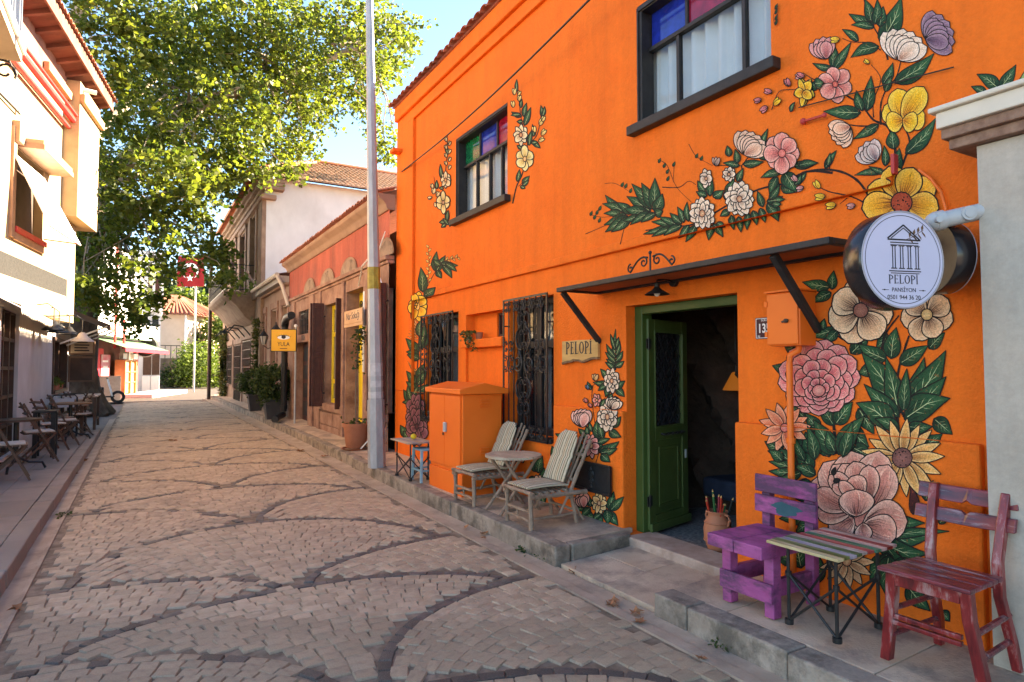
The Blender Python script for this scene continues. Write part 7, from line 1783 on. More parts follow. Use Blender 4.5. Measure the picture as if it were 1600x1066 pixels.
# ---------------------------------------------------------------- white house on the left
LX = -1.75
wh = thing('white_house', 'cream and white rendered house with projecting upper floor on the left', 'house', (LX, 13, .1))
LD = (11.55, 13.05, .25, 2.46); LW2 = (17.6, 20.6, .98, 2.28)
mb = MB(); wall_holes(mb, LX, 9.2, 21.6, -.05, 2.62, [LD, LW2], .16, -1); mb.face((LX, 21.6, -.05), (-8, 21.6, -.05), (-8, 21.6, 2.62), (LX, 21.6, 2.62)); mb.face((LX, 9.2, -.05), (-8, 9.2, -.05), (-8, 9.2, 2.62), (LX, 9.2, 2.62)); mb.build('ground_floor_wall', mat('shop_white_render', (.44, .42, .40), (.52, .50, .475), 1.6, .85, .15, 30, c3=(.40, .385, .37), s3=1.1, w3=.5), wh)
DW = mat('dark_brown_frame', (.05, .026, .016), (.075, .04, .026), 6, .5)
mb = MB(); a, b, c, e = LD
for k in range(4): mb.bar((LX - .08, a + (b-a)*k/3, c), (LX - .08, a + (b-a)*k/3, e), .06, .06, (1, 0, 0))
for k in range(6): mb.bar((LX - .082, a, c + (e-c)*k/5), (LX - .082, b, c + (e-c)*k/5), .055, .055)
gd = mb.build('glazed_door', DW, wh)
for k in range(3):
    for j in range(5): MB().box((LX - .13, a + (b-a)*k/3 + .02, c + (e-c)*j/5 + .02), (LX - .126, a + (b-a)*(k+1)/3 - .02, c + (e-c)*(j+1)/5 - .02)).build('pane', mat('warm_pane', (.05, .035, .025), (.16, .115, .075), 2.5, .12, spec=.6) if (k, j) == (0, 0) else MATS['warm_pane'], gd)
a, b, c, e = LW2
mb = MB(); mb.box((LX - .14, a, c), (LX + .03, a + .09, e)); mb.box((LX - .14, b - .09, c), (LX + .03, b, e)); mb.box((LX - .14, a + .09, e - .09), (LX + .028, b - .09, e)); mb.box((LX - .14, a + .09, c), (LX + .06, b - .09, c + .07)); mb.box((LX - .139, (a+b)/2 - .04, c + .07), (LX - .02, (a+b)/2 + .04, e - .09))
wf = mb.build('window', DW, wh); MB().box((LX - .158, a, c), (LX - .15, b, e)).build('pane', GLASS_DARK, wf)
MB().box((LX - .002, 17.3, .3), (LX + .10, 20.9, .93)).build('window_apron', MATS['shop_white_render'], wh, bevel=.01)
r = np.random.default_rng(12)
bxs = thing('window_goods', 'small green plants and jars standing on the left shop window sill', 'plants', (LX, 19, 1.05)); leafcloud('foliage', [(LX - .02 + r.normal()*.04, 18.7 + r.normal()*.35, 1.16 + abs(r.normal())*.07) for _ in range(160)], .09, LEAF_HEDGE, bxs, 3)
for k in range(4): MB().lathe([(.05, 0), (.06, .12), (.04, .13)], (LX + .0, 18.2 + k*.4, 1.05), 10, cap0=True).build('jar', TERRACOTTA, bxs)
# upper floor in its own turned frame: x along the wall, y up, z out
ang = math.radians(8.99); du = Vector((math.sin(ang), math.cos(ang), 0)); UO = Vector((-1.60, 17.0, 0)); UM = frame(tuple(UO), du, (0, 0, 1)); UN = Vector((math.cos(ang), -math.sin(ang), 0))
def up(px, py, out=0.0):
    p = at_plane(px, py, UO + UN*out, UN); q = UM.inverted() @ p; return q
tl_ = up(22, 236); tr_ = up(68, 262); bl_ = up(20, 362); br_ = up(67, 388)
wx0, wx1, wy0, wy1 = (tl_.x + bl_.x)/2, (tr_.x + br_.x)/2, bl_.y, tl_.y + .1
xe = up(118, 380).x
def usheet(mb, x0, x1, y0, y1, z, holes, depth):
    xs = sorted({x0, x1, *[h for q in holes for h in q[:2]]}); ys_ = sorted({y0, y1, *[h for q in holes for h in q[2:]]})
    for i in range(len(xs)-1):
        for j in range(len(ys_)-1):
            xc, yc = (xs[i]+xs[i+1])/2, (ys_[j]+ys_[j+1])/2
            if any(q[0] < xc < q[1] and q[2] < yc < q[3] for q in holes): continue
            mb.face((xs[i], ys_[j], z), (xs[i+1], ys_[j], z), (xs[i+1], ys_[j+1], z), (xs[i], ys_[j+1], z))
    for q in holes:
        a, b, c, d = q
        mb.face((a, c, z), (a, d, z), (a, d, z-depth), (a, c, z-depth)); mb.face((b, c, z), (b, d, z), (b, d, z-depth), (b, c, z-depth)); mb.face((a, d, z), (b, d, z), (b, d, z-depth), (a, d, z-depth)); mb.face((a, c, z), (b, c, z), (b, c, z-depth), (a, c, z-depth))
mb = MB(UM); usheet(mb, -7.9, xe, 2.62, 7.35, 0, [(wx0, wx1, wy0, wy1)], .2); mb.face((xe, 2.62, 0), (xe, 2.62, -6), (xe, 7.35, -6), (xe, 7.35, 0)); mb.face((-7.9, 2.62, 0), (-7.9, 2.62, -6), (-7.9, 7.35, -6), (-7.9, 7.35, 0)); mb.face((-7.9, 2.62, 0), (xe, 2.62, 0), (xe, 2.62, -4), (-7.9, 2.62, -4)); mb.build('upper_wall', CREAM_WALL, wh)
lx = up(103, 480, .25).x
mb = MB(UM); mb.box((-7.9, up(103, 500, .25).y, -.5), (lx, up(103, 463, .25).y, .25)); mb.build('ledge', CREAM_WALL, wh, bevel=.015)
mb = MB(UM); mb.box((-7.9, up(103, 463, .25).y + .001, .001), (up(103, 450).x, up(103, 437).y, .02)); mb.build('rough_band', GREY_BAND, wh)
mb = MB(UM); mb.face((wx0, wy0, -.16), (wx1, wy0, -.16), (wx1, wy1, -.16), (wx0, wy1, -.16)); wd = mb.build('window', mat('brown_screen', (.055, .037, .028), (.085, .058, .045), 3, .7), wh)
mb = MB(UM); mb.box((wx0 - .18, wy0 - .12, -.02), (wx0 - .03, wy1 + .32, .05)); mb.build('side_frame', mat('brown_trim', (.30, .17, .10), (.38, .22, .14), 6, .6), wd, bevel=.006)
mb = MB(UM); mb.box((wx0 - .16, wy1 + .05, 0), (wx0 + .42, wy1 + .42, .12)); mb.box((wx0 + .1, wy1 + .02, .0), (wx1 + .35, wy1 + .12, .42)); mb.build('blind_box', MATS['brown_trim'], wd, bevel=.008)
mb = MB(UM); mb.box((wx0 + .12, wy1 + .121, .0), (wx1 + .33, wy1 + .20, .40)); mb.build('box_cover', CREAM_WALL, wd, bevel=.006)
mb = MB(UM); mb.box((wx0 - .02, wy0 - .005, -.1), (wx1 + .02, wy0 + .10, .08)); mb.build('sill', RED_PAINT, wd, bevel=.008)
mb = MB(UM); mb.box((wx0 - .02, wy0 - .14, -.05), (wx1 - .05, wy0 - .006, .05)); mb.build('sill_apron', MATS['brown_trim'], wd)
# flap shutter, hinged at its top and propped outwards
p1 = up(24, 240, .05); p2 = up(70, 268, .05); dz = .62
p3 = up(80, 353, dz); p4 = up(127, 388, dz)
mb = MB(UM); th_ = .03
A = [p1, Vector((p2.x, p1.y, p1.z)), Vector((p4.x, p3.y, dz)), Vector((p3.x, p3.y, dz))]
nn = (A[1]-A[0]).cross(A[3]-A[0]).normalized()*th_; f = [mb.P(v) for v in A]; g = [mb.P(v + nn) for v in A]; mb.idx(f); mb.idx(g[::-1])
for k in range(4): mb.idx([f[k], f[(k+1)%4], g[(k+1)%4], g[k]])
mb.build('flap_shutter', WHITE_PAINT, wd, bevel=.004)
q = up(70, 376); mb = MB(UM); mb.tube([(wx1 + .02, q.y, .02), (p4.x - .05, p3.y + .02, dz - .02)], .012, 6); mb.build('prop', RED_PAINT, wd)
# red gutter pipes under the eave and the rusty soffit
e0 = up(30, 80, .18); e1 = up(128, 205, .18)
for k, (dy, oz, r_) in enumerate(((.0, .18, .065), (-.17, .10, .045), (.11, .24, .035))):
    mb = MB(UM); mb.tube([(-7.9, (e0.y+e1.y)/2 + dy, oz), (e1.x, (e0.y+e1.y)/2 + dy, oz)], r_, 8); mb.build('gutter_pipe', RED_PAINT, wh, smooth=True)
yE = (e0.y + e1.y)/2
RUST = mat('rusty_soffit', (.14, .055, .04), (.24, .10, .075), 2.5, .85, .5, 14, c3=(.06, .04, .035), s3=1.5, w3=.6, stretch=(.5, 1, 1))
mb = MB(UM); mb.face((-7.9, yE + .25, -.2), (xe, yE + .25, -.2), (xe, yE + 1.6, -5), (-7.9, yE + 1.6, -5)); mb.build('roof', TILE, wh)
# taller wing set behind, reaching past the end of the first house
wing = thing('rear_wing', 'taller cream wing with rusty boarded eaves behind the white house', 'house', tuple(UM @ Vector((xe + 2, 0, -.5))))
bx0 = -.05; bx1 = up(153, 300, .30).x; by0 = up(151, 363, .30).y; WZ = .30
mb = MB(UM); mb.box((bx0, by0, -4), (bx1, yE + .9, WZ)); mb.build('bay', CREAM_WALL, wing, bevel=.01)
mb = MB(UM); mb.box((-3.4, yE + .28, -5), (bx0 - .01, yE + 1.08, .04)); mb.build('upper_wall', mat('pink_worn_plaster', (.20, .085, .065), (.32, .16, .12), 1.8, .9, .3, 20, c3=(.2, .11, .09), s3=1.3, w3=.7), wing)
ax0, ax1 = -3.6, bx1 + .28
mb = MB(UM); mb.face((ax0, yE + .95, -.1), (ax1, yE + .95, -.1), (ax1, yE + 1.15, .48), (ax0, yE + 1.15, .48)); mb.face((ax0, yE + 1.0, -.1), (ax1, yE + 1.0, -.1), (ax1, yE + 1.26, .52), (ax0, yE + 1.26, .52)); mb.build('soffit', RUST, wing)
for k in range(9):
    x = ax0 + .2 + (ax1 - ax0 - .4)*k/8; mb = MB(UM); mb.bar((x, yE + .93, -.1), (x, yE + 1.10, .47), .09, .11, (0, 1, 0)); mb.build('rafter', RUST, wing, bevel=.008)
mb = MB(UM); mb.box((ax0, yE + 1.02, .485), (ax1 + .02, yE + 1.30, .525)); mb.build('fascia', RUST, wing)
nT = 30
me_ = eave_tile_mesh(.10, .40, .30)
for k in range(nT):
    o = bpy.data.objects.new('roof_tile', me_); COL.objects.link(o); o.matrix_world = UM @ Matrix.Translation((ax0 + (ax1-ax0)*k/(nT-1), yE + 1.28, .60)) @ Matrix(((0, -1, 0, 0), (0, 0, 1, 0), (-1, 0, 0, 0), (0, 0, 0, 1))); W = o.matrix_basis.copy(); adopt(o, wing); o.matrix_basis = W
mb = MB(UM); mb.face((ax0, yE + 1.29, .52), (ax1, yE + 1.29, .52), (ax1, yE + 3.2, -5), (ax0, yE + 3.2, -5)); mb.build('roof', TILE, wing)
mb = MB(UM); mb.box((bx0 - 1.6, yE + .42, .045), (bx0 - .02, yE + .60, .16)); mb.box((bx0 - .01, yE + .42, .301), (bx1 + .05, yE + .62, .40)); mb.build('tile_course', mat('ochre_course', (.42, .24, .12), (.5, .3, .17), 6, .8), wing, bevel=.02)
mb = MB(UM); mb.tube([(bx1 - 1.6, yE + .80, .1), (bx1 - 1.5, yE + .78, .55)], .05, 8); mb.build('vent_pipe', WHITE_PAINT, wing)
# corner of a neighbouring balcony close overhead
nb_ = thing('corner_balcony', 'beige balcony corner with white edge and rail at the top left', 'balcony', (-1.4, 9, 5.0))
p = at_y(34, 98, 9.0)
mb = MB(); mb.box((p.x - 3, 6.6, p.z), (p.x, 9.0, p.z + .10)); mb.build('slab', mat('beige_soffit', (.42, .34, .27), (.5, .41, .33), 3, .8), nb_)
mb = MB(); mb.box((p.x - .02, 6.6, p.z + .102), (p.x + .03, 9.03, p.z + .20)); mb.box((p.x - 3, 8.99, p.z + .102), (p.x - .021, 9.03, p.z + .20)); mb.build('edge', WHITE_PAINT, nb_)
mb = MB()
for k in range(16): mb.bar((p.x, 6.65 + k*.148, p.z + .2), (p.x, 6.65 + k*.148, p.z + 1.1), .02, .02, (1, 0, 0))
for k in range(16): mb.bar((p.x - .05 - k*.148, 9.0, p.z + .2), (p.x - .05 - k*.148, 9.0, p.z + 1.1), .02, .02, (1, 0, 0))
mb.bar((p.x, 6.6, p.z + 1.1), (p.x, 9, p.z + 1.1), .05, .04); mb.build('railing', GREY_METAL, nb_)
c = at_y(8, 112, 8.9)
mb = MB(); mb.tube([(c.x + .10*math.cos(t)*(1-.11*t), 8.9, c.z + .10*math.sin(t)*(1-.11*t)) for t in [-.6 + .5*k for k in range(14)]], .014, 6); mb.tube([(c.x + .1, 8.9, c.z - .04), (c.x + .04, 8.9, c.z + .12), (c.x - .5, 8.9, c.z + .14)], .014, 6); mb.build('scroll_bracket', BLACK_IRON, nb_)
mb = MB(); mb.box((p.x - 3, 6.6, -.1), (p.x - 1.3, 8.9, p.z)); mb.build('wall', CREAM_WALL, nb_)
ins = up(30, 178, .05); bk_ = thing('pole_bracket', 'dark iron bracket with insulator on the cream upper wall', 'bracket', tuple(UM @ ins)); mb = MB(UM); mb.tube([(ins.x - 1.2, ins.y + .02, .04), (ins.x, ins.y, .06)], .02, 6); mb.build('bar', BLACK_IRON, bk_); mb = MB(UM); mb.tube([(ins.x, ins.y, .06), (ins.x, ins.y + .12, .06)], .03, 6); mb.build('insulator', WHITE_PAINT, bk_)
# awnings over the pavement
aw = thing('scalloped_awning', 'pale scalloped awning edge along the shop wall under the ledge', 'awning', (LX, 15, 2.3))
q0 = at_x(32, 515, LX + .28); q1 = at_x(100, 522, LX + .28)
mb = MB(); zt = 2.46; n = int((q1.y - q0.y)/.20)
mb.face((LX + .01, q0.y, zt + .12), (LX + .01, q1.y, zt + .12), (LX + .28, q1.y, zt), (LX + .28, q0.y, zt)); mb.build('canvas', mat('cream_canvas', (.6, .52, .42), (.68, .6, .5), 3, .9), aw)
mb = MB()
for k in range(n):
    a = q0.y + (q1.y-q0.y)*k/n; b = q0.y + (q1.y-q0.y)*(k+1)/n
    mb.face((LX + .28, a, zt), (LX + .28, b, zt), (LX + .285, b, zt - .07), (LX + .285, (a+b)/2, zt - .15), (LX + .285, a, zt - .07))
mb.build('scallop_edge', MATS['cream_canvas'], aw)
ba = thing('brown_awning', 'brown roll awning with white arms at the far corner of the white house', 'awning', (LX, 20, 2.4))
a0 = at_x(93, 478, LX + .02); pts = [at_plane(95, 480, (LX + .05, 0, 0), Vector((1, 0, 0))), None]
ya, yb = 18.2, 22.4
mb = MB(); mb.face((LX + .02, ya, 3.05), (LX + .02, yb, 3.05), (LX + 1.05, yb, 2.62), (LX + 1.05, ya, 2.62)); mb.face((LX + 1.05, ya, 2.62), (LX + 1.05, yb, 2.62), (LX + 1.06, yb, 2.50), (LX + 1.06, ya, 2.50)); mb.build('canvas', mat('brown_canvas', (.14, .07, .04), (.2, .105, .06), 3, .9), ba)
for y in (18.7, 20.2, 21.8): mb = MB(); mb.tube([(LX + .03, y, 2.15), (LX + .98, y + .1, 2.60)], .022, 6); mb.build('arm', WHITE_PAINT, ba)
# gooseneck lamps and framed menu boards
for k, (px, py) in enumerate(((84, 513), (92, 517), (108, 520), (129, 531))):
    X = LX + .30 if k < 3 else LX + .75; q = at_x(px, py, X)
    gl = thing('shop_lamp', ('shop lamp over the pavement nearest the glazed door', 'middle dark shop lamp under the scalloped awning', 'shop lamp beside the framed menu board', 'pale bell lamp hanging before the big trunk')[k], 'lamp', tuple(q), 0, 'bell lamps along the white house')
    mb = MB(); mb.tube([(LX, q.y, q.z + .42), (X - .1, q.y, q.z + .46), (X, q.y, q.z + .38), (X, q.y, q.z + .1)], .012, 6); mb.build('arm', BLACK_IRON, gl)
    mb = MB(); mb.lathe([(.03, .14), (.06, .12), (.09, .06), (.19, -.02), (.195, -.04)], tuple(q), 16); mb.build('shade', BLACK_IRON if k < 3 else GREY_WALL, gl, smooth=True)
for k, (z0, z1, lab) in enumerate(((1.92, 2.36, 'upper wood framed menu board beside the shop window'), (1.18, 1.88, 'lower wood framed dark board beside the shop window'))):
    y = 20.95; mbd = thing('menu_board', lab, 'sign', (LX, y, z0)); mb = MB(); mb.box((LX + .02, y - .03, z0), (LX + .62, y + .03, z1)); mb.build('frame', TABLE_WOOD, mbd, bevel=.01)
    MB().box((LX + .07, y - .036, z0 + .05), (LX + .57, y - .031, z1 - .05)).build('panel', mat('menu_face', (.38, .29, .2), (.48, .38, .28), 4, .8) if k == 0 else DW, mbd)
    if k == 0:
        Mm = frame((LX + .32, y - .037, (z0+z1)/2), (1, 0, 0), (0, 0, 1)); mb = MB(Mm)
        for j in range(4): mb.box((-.17, -.12 + .075*j, 0), (.17 - .04*(j % 2), -.085 + .075*j, .002))
        mb.build('menu_lines', INKM, mbd)
# ---- cafe tables and folding chairs on the left pavement
def bistro(label):
    t = thing('folding_chair', label, 'chair', group='brown folding bistro chairs on the left pavement')
    for s in (1, -1):
        mb = MB(); mb.bar((.24, s*.19, 0), (-.22, s*.19, .92), .028, .02, (0, 1, 0)); tl(mb, 'long_leg', CHAIR_WOOD, t)
        mb = MB(); mb.bar((-.24, s*.165, 0), (.20, s*.165, .44), .028, .02, (0, 1, 0)); tl(mb, 'leg', CHAIR_WOOD, t)
    for x in (-.17, -.085, 0, .085, .17): mb = MB(); mb.box((x - .036, -.2, .445), (x + .036, .2, .462)); tl(mb, 'seat_slat', CHAIR_WOOD, t)
    for z in (.66, .76, .86): x = .24 - .46*z/.92; mb = MB(); mb.bar((x - .018, -.2, z), (x - .018, .2, z), .06, .015, (-.45, 0, 1)); tl(mb, 'back_slat', CHAIR_WOOD, t)
    for x, z in ((.16, .16), (-.14, .1)): mb = MB(); mb.bar((x, -.19, z), (x, .19, z), .018, .018); tl(mb, 'stretcher', CHAIR_WOOD, t)
    mb = MB(); mb.box((-.19, -.19, .463), (.19, .19, .49)); o = tl(mb, 'seat_pad', SEAT_PAD, t); md = o.modifiers.new('bevel', 'BEVEL'); md.width = .012; md.segments = 2
    return t
c0 = bistro('folding chair with beige pad cut by the left edge of the picture'); c0.location = (-1.50, 10.55, .12); c0.rotation_euler = (0, 0, .15)
chairs = [((-1.38, 12.35), .25, 'folding chair with beige pad between the round table and the tall black table'), ((-1.40, 13.9), .5, 'folding chair right behind the tall black table'), ((-1.25, 14.7), .1, 'folding chair with light pad left of the pedestal table'),
          ((-1.15, 16.4), 2.9, 'folding chair at the far side of the pedestal table'), ((-1.38, 15.6), .2, 'folding chair half hidden behind the pedestal table'), ((-1.25, 17.3), .3, 'farthest folding chair beside the stone bench table')]
for (x, y), rz, lab in chairs: dup(c0, (x, y, .12), rz, lab)
def ctable(name, lab, x, y, z, w, d, m, legs, leg_m=BLACK_IRON, rnd=False):
    t = thing(name, lab, 'table', (x, y, .12)); mb = MB()
    if rnd: mb.lathe([(.001, z - .03), (w, z - .03), (w, z), (.001, z)], (x, y, .12), 28)
    else: mb.box((x - w, y - d, .12 + z - .035), (x + w, y + d, .12 + z))
    mb.build('top', m, t, bevel=.006 if not rnd else 0)
    if legs == 4:
        for sx in (1, -1):
            for sy in (1, -1): mb = MB(); mb.bar((x + sx*(w-.05), y + sy*(d-.05), .12), (x + sx*(w-.05), y + sy*(d-.05), .12 + z - .036), .06, .06, (1, 0, 0)); mb.build('leg', leg_m, t)
        for sx in (1, -1): mb = MB(); mb.bar((x + sx*(w-.05), y - d + .08, .34), (x + sx*(w-.05), y + d - .08, .34), .035, .035); mb.build('stretcher', leg_m, t)
    else:
        mb = MB(); mb.tube([(x, y, .25), (x, y, .12 + z - .03)], .035, 8); mb.build('pedestal', leg_m, t)
        for k in range(3):
            a = 2*PI*k/3 + .4; mb = MB(); mb.tube([(x, y, .34), (x + .16*math.cos(a), y + .16*math.sin(a), .24), (x + .32*math.cos(a), y + .32*math.sin(a), .22), (x + .36*math.cos(a), y + .36*math.sin(a), .135)], .017, 6); mb.build('foot', leg_m, t)
    return t
ctable('round_table', 'dark round bistro table at the far left edge', -1.52, 11.35, .74, .30, .3, DW, 3, rnd=True)
ctable('tall_table', 'black square four legged table on the left pavement', -1.36, 13.0, .76, .17, .20, BLACK_WOOD, 4, BLACK_WOOD)
ctable('pedestal_table', 'brown round wooden table on a pedestal among folding chairs', -1.22, 15.5, .76, .36, .36, TABLE_WOOD, 3, rnd=True)
ctable('wooden_table', 'long brown wooden table beyond the pedestal table', -1.35, 17.0, .76, .30, .55, TABLE_WOOD, 4, CHAIR_WOOD)
ctable('pale_table', 'pale topped table standing by the tree trunk', -1.25, 18.6, .80, .36, .75, SEAT_PAD, 4, DW)
for k, (x, y) in enumerate(((-1.40, 16.6), (-1.3, 17.35))):
    nd = thing('metal_armchair', ('black tube backed armchair nearer on the left pavement', 'black tube backed armchair farther along the left pavement')[k], 'chair', (x, y, .12))
    mb = MB(); mb.tube([(x - .22, y - .2, .12), (x - .22, y - .2, .95), (x - .18, y - .2, 1.0), (x + .18, y - .2, 1.0), (x + .22, y - .2, .95), (x + .22, y - .2, .12)], .016, 6); mb.build('frame', BLACK_IRON, nd)
    MB().box((x - .2, y - .2, .55), (x + .2, y + .2, .59)).build('seat', SEAT_PAD, nd, bevel=.01); MB().box((x - .17, y - .21, .74), (x + .17, y - .19, .93)).build('backrest', mat('pale_grey_pad', (.45, .45, .47)), nd)
    for sx in (1, -1): mb = MB(); mb.tube([(x + sx*.2, y + .2, .12), (x + sx*.2, y + .2, .58)], .016, 6); mb.build('leg', BLACK_IRON, nd)
# ---------------------------------------------------------------- far end of the street, left side
sa = math.radians(17); sd_ = Vector((math.sin(sa), math.cos(sa), 0)); SO = Vector((.66, 45.3, 0)); SM_ = frame(tuple(SO), sd_, (0, 0, 1)); SN = Vector((math.cos(sa), -math.sin(sa), 0)); SI = SM_.inverted()
def sp(px, py, out=0.0): return SI @ at_plane(px, py, SO + SN*out, SN)
shop = thing('corner_shop', 'white two storey corner shop with red front and green awning at street end', 'shop', tuple(SM_ @ Vector((-5, 0, -1))))
xa, xb = sp(138, 560).x, sp(212, 560).x; xs0 = sp(240, 612).x
zu = sp(233, 535).y; zt_ = sp(233, 517).y
mb = MB(SM_); mb.box((xa - 3, zu, -5), (xb + 1.2, 7.9, -.05)); mb.build('upper_wall', mat('bright_white_plaster', (.74, .72, .69), (.8, .785, .76), 1.5, .85), shop)
mb = MB(SM_); mb.box((xa - 3, 3.1, -.04), (xb + 2.2, 3.95, .55)); mb.build('balcony_band', MATS['bright_white_plaster'], shop, bevel=.03)
mb = MB(SM_); mb.box((xa - 3, -.05, -5), (xb - .2, 3.05, -.30)); mb.build('shop_wall', mat('dim_shopfront', (.14, .06, .05), (.22, .1, .08), 2, .8), shop)
x1, x2 = sp(147, 580).x, sp(167, 580).x
mb = MB(SM_); mb.box((x1 - .4, .25, -.29), (x2 - .2, 2.5, -.10)); mb.build('red_panel', RED_BRIGHT, shop)
x3, x4 = sp(160, 580).x, sp(174, 580).x
mb = MB(SM_); mb.box((x3, .4, -.095), (x4, 2.2, -.06)); mb.build('poster', mat('pink_poster', (.55, .1, .16), (.5, .35, .36), 2, .6), shop)
for k in range(5): mb = MB(SM_); mb.box((x3 + .15 + .1*(k % 2), .7 + .28*k, -.058), (x4 - .3, .8 + .28*k, -.055)); mb.build('poster_line', WHITE_PAINT, shop)
Mr = SM_ @ Matrix.Translation((x1 + .35, 1.35, -.098)) @ Matrix.Rotation(PI/2, 4, 'Z'); text('CAFE', 'lettering', Mr, .55, WHITE_PAINT, shop, .004) if False else None
x5, x6 = sp(196, 580).x, sp(207, 580).x
mb = MB(SM_); mb.box((x5, -.02, -.3), (x6 - .4, 2.9, .15)); mb.build('white_pier', MATS['bright_white_plaster'], shop)
mb = MB(SM_); mb.box((x6 - .1, -.02, -.3), (x6 + .25, 3.0, .2)); mb.build('red_post', RED_PAINT, shop)
x7, x8 = sp(176, 590).x, sp(194, 590).x
cab = thing('glass_cabinet', 'wood framed glass display cabinet before the shop', 'cabinet', tuple(SM_ @ Vector(((x7+x8)/2, .1, .3))))
mb = MB(SM_)
for x in (x7, (x7+x8)/2, x8): mb.box((x - .05, .1, .1), (x + .05, 1.95, .6))
for y in (.1, .75, 1.3, 1.9): mb.box((x7 + .05, y, .12), (x8 - .05, y + .06, .58))
mb.build('frame', mat('amber_wood', (.42, .19, .06), (.5, .25, .09), 4, .5), cab); mb = MB(SM_); mb.box((x7 + .06, .2, .2), (x8 - .06, 1.88, .5)); mb.build('glazing', mat('cabinet_fill', (.3, .2, .1), (.5, .38, .22), 3, .3), cab)
ga = thing('green_awning', 'green awning with red valance over the corner shop', 'awning', tuple(SM_ @ Vector((xa + 3, 2.5, 1))))
mb = MB(SM_); mb.face((xa + .2, 3.05, -.05), (xb + .8, 3.05, -.05), (xb + .8, 2.52, 1.5), (xa + .2, 2.52, 1.5)); mb.build('canvas', mat('green_canvas', (.07, .14, .08), (.1, .19, .11), 2, .9), ga)
mb = MB(SM_); mb.face((xa + .2, 2.52, 1.5), (xb + .8, 2.52, 1.5), (xb + .8, 2.32, 1.51), (xa + .2, 2.32, 1.51)); mb.build('valance', RED_BRIGHT, ga)
for px, z1 in ((178, 9.0), (192, 4.0)):
    q = sp(px, 530, .7); tag(MB(SM_).tube([(q.x, 2.5, .75), (q.x, z1, .75)], .07, 6).build('red_pole', RED_PAINT), 'tall red pole rising before the white shop balcony' if px == 178 else 'short red post above the green awning', 'pole')
mb = MB(SM_); mb.box((xa + 3, -.06, .2), (xs0, .16, 1.9)); o = mb.build('shop_step', STEP if False else MATS['bright_white_plaster']); tag(o, 'sunlit pale step in front of the corner shop', 'step')
q = at_y(228, 541, 43.0); rsn = thing('round_shop_sign', 'round dark hanging sign with pale emblem by the green awning', 'sign', tuple(q)); Mq = frame(tuple(q), (.95, -.3, 0), (0, 0, 1))
mb = MB(Mq); mb.lathe([(.001, .1), (.60, .1), (.66, .08), (.66, -.1), (.001, -.1)], (0, 0, 0), 28); mb.build('disc', BLACK_WOOD, rsn); mb = MB(Mq); mb.lathe([(.60, .101), (.66, .105)], (0, 0, 0), 28); mb.build('rim', GREY_METAL, rsn)
mb = MB(Mq); mb.prism([(-.14, -.18), (.14, -.18), (0, .2)], .102, .11); mb.prism([(-.2, -.26), (.2, -.26), (.2, -.21), (-.2, -.21)], .102, .11); mb.build('emblem', mat('pale_gold', (.5, .38, .18)), rsn); mb = MB(Mq); mb.tube([(-.6, .5, 0), (-1.4, .75, 0)], .04, 6); mb.build('arm', BLACK_IRON, rsn)
for k, px in enumerate((186, 203)):
    hl = thing('shop_light', ('bright box light under the green awning', 'small bulkhead light at the end of the awning')[k], 'lamp', tuple(SM_ @ Vector((sp(px, 560).x, 2.1, .2)))); mb = MB(SM_); x = sp(px, 560).x; mb.box((x - .3, 2.0, .1), (x + .3, 2.3, .3)); mb.build('housing', WHITE_PAINT, hl)
# second white building with upstairs windows
wb = thing('far_white_house', 'white and pale blue house with dark windows beyond the corner shop', 'house', (.3, 46.5, 0))
YB = 46.6
def bb(px0, py0, px1, py1, y0, name, m, dy=.2, par=wb):
    a = at_y(px0, py0, y0); b = at_y(px1, py1, y0); mb = MB(); mb.box((a.x, y0, b.z), (b.x, y0 + dy, a.z)); return mb.build(name, m, par)
PB = mat('pale_blue_wall', (.46, .49, .53), (.54, .56, .6), 2, .85)
mb = MB(); a = at_y(212, 612, YB); b = at_y(252, 488, YB); mb.box((a.x - 2, YB, -.05), (b.x, YB + 7, b.z)); mb.build('wall', PB, wb)
mb = MB(); c = at_y(252, 395, YB); mb.box((a.x - 2.2, YB - .25, b.z + .002), (b.x + .1, YB + 7, c.z)); mb.build('upper_wall', MATS['bright_white_plaster'], wb)
bb(228, 500, 234, 535, YB - .03, 'window', GLASS_DARK); w_ = bb(238, 497, 247, 535, YB - .03, 'window', GLASS_DARK)
for pz in ((224, 548, 236, 586), (238, 548, 249, 586)): bb(*pz, YB - .04, 'window', DW)
bb(222, 588, 234, 612, YB - .05, 'door_panel', WHITE_PAINT); bb(236, 588, 248, 612, YB - .05, 'door_panel', WHITE_PAINT)
for pz in ((232, 428, 238, 460), (243, 430, 249, 462)): bb(*pz, YB - .28, 'window', BROWN_SHUTTER)
bb(213, 483, 230, 520, YB - .9, 'balcony_rail', GREY_METAL, .05)
# cream house with tiled roof
ch = thing('cream_house', 'cream house with red tiled hip roof at the end of the street', 'house', (3, 60, 0)); YC = 60.0
a = at_y(251, 605, YC); b = at_y(290, 492, YC); mb = MB(); ZC = b.z
v = [(a.x - 2, YC), (b.x, YC), (b.x + 4.6, YC + 9), (a.x - 2, YC + 9)]
mb.prism(v, -.1, ZC); mb.build('wall', mat('peach_plaster', (.62, .45, .33), (.68, .51, .38), 2, .85), ch)
mb = MB(); ap = Vector(((a.x + b.x)/2 + .3, YC + 4.5, ZC + 2.1)); ov = [(a.x - 2.6, YC - .6, ZC), (b.x + .6, YC - .6, ZC), (b.x + 5.4, YC + 9, ZC), (a.x - 2.6, YC + 9.5, ZC)]
for p, q in zip(ov, ov[1:] + ov[:1]): mb.face(p, q, ap)
mb.face(*ov); mb.build('roof', TILE, ch)
mb = MB()
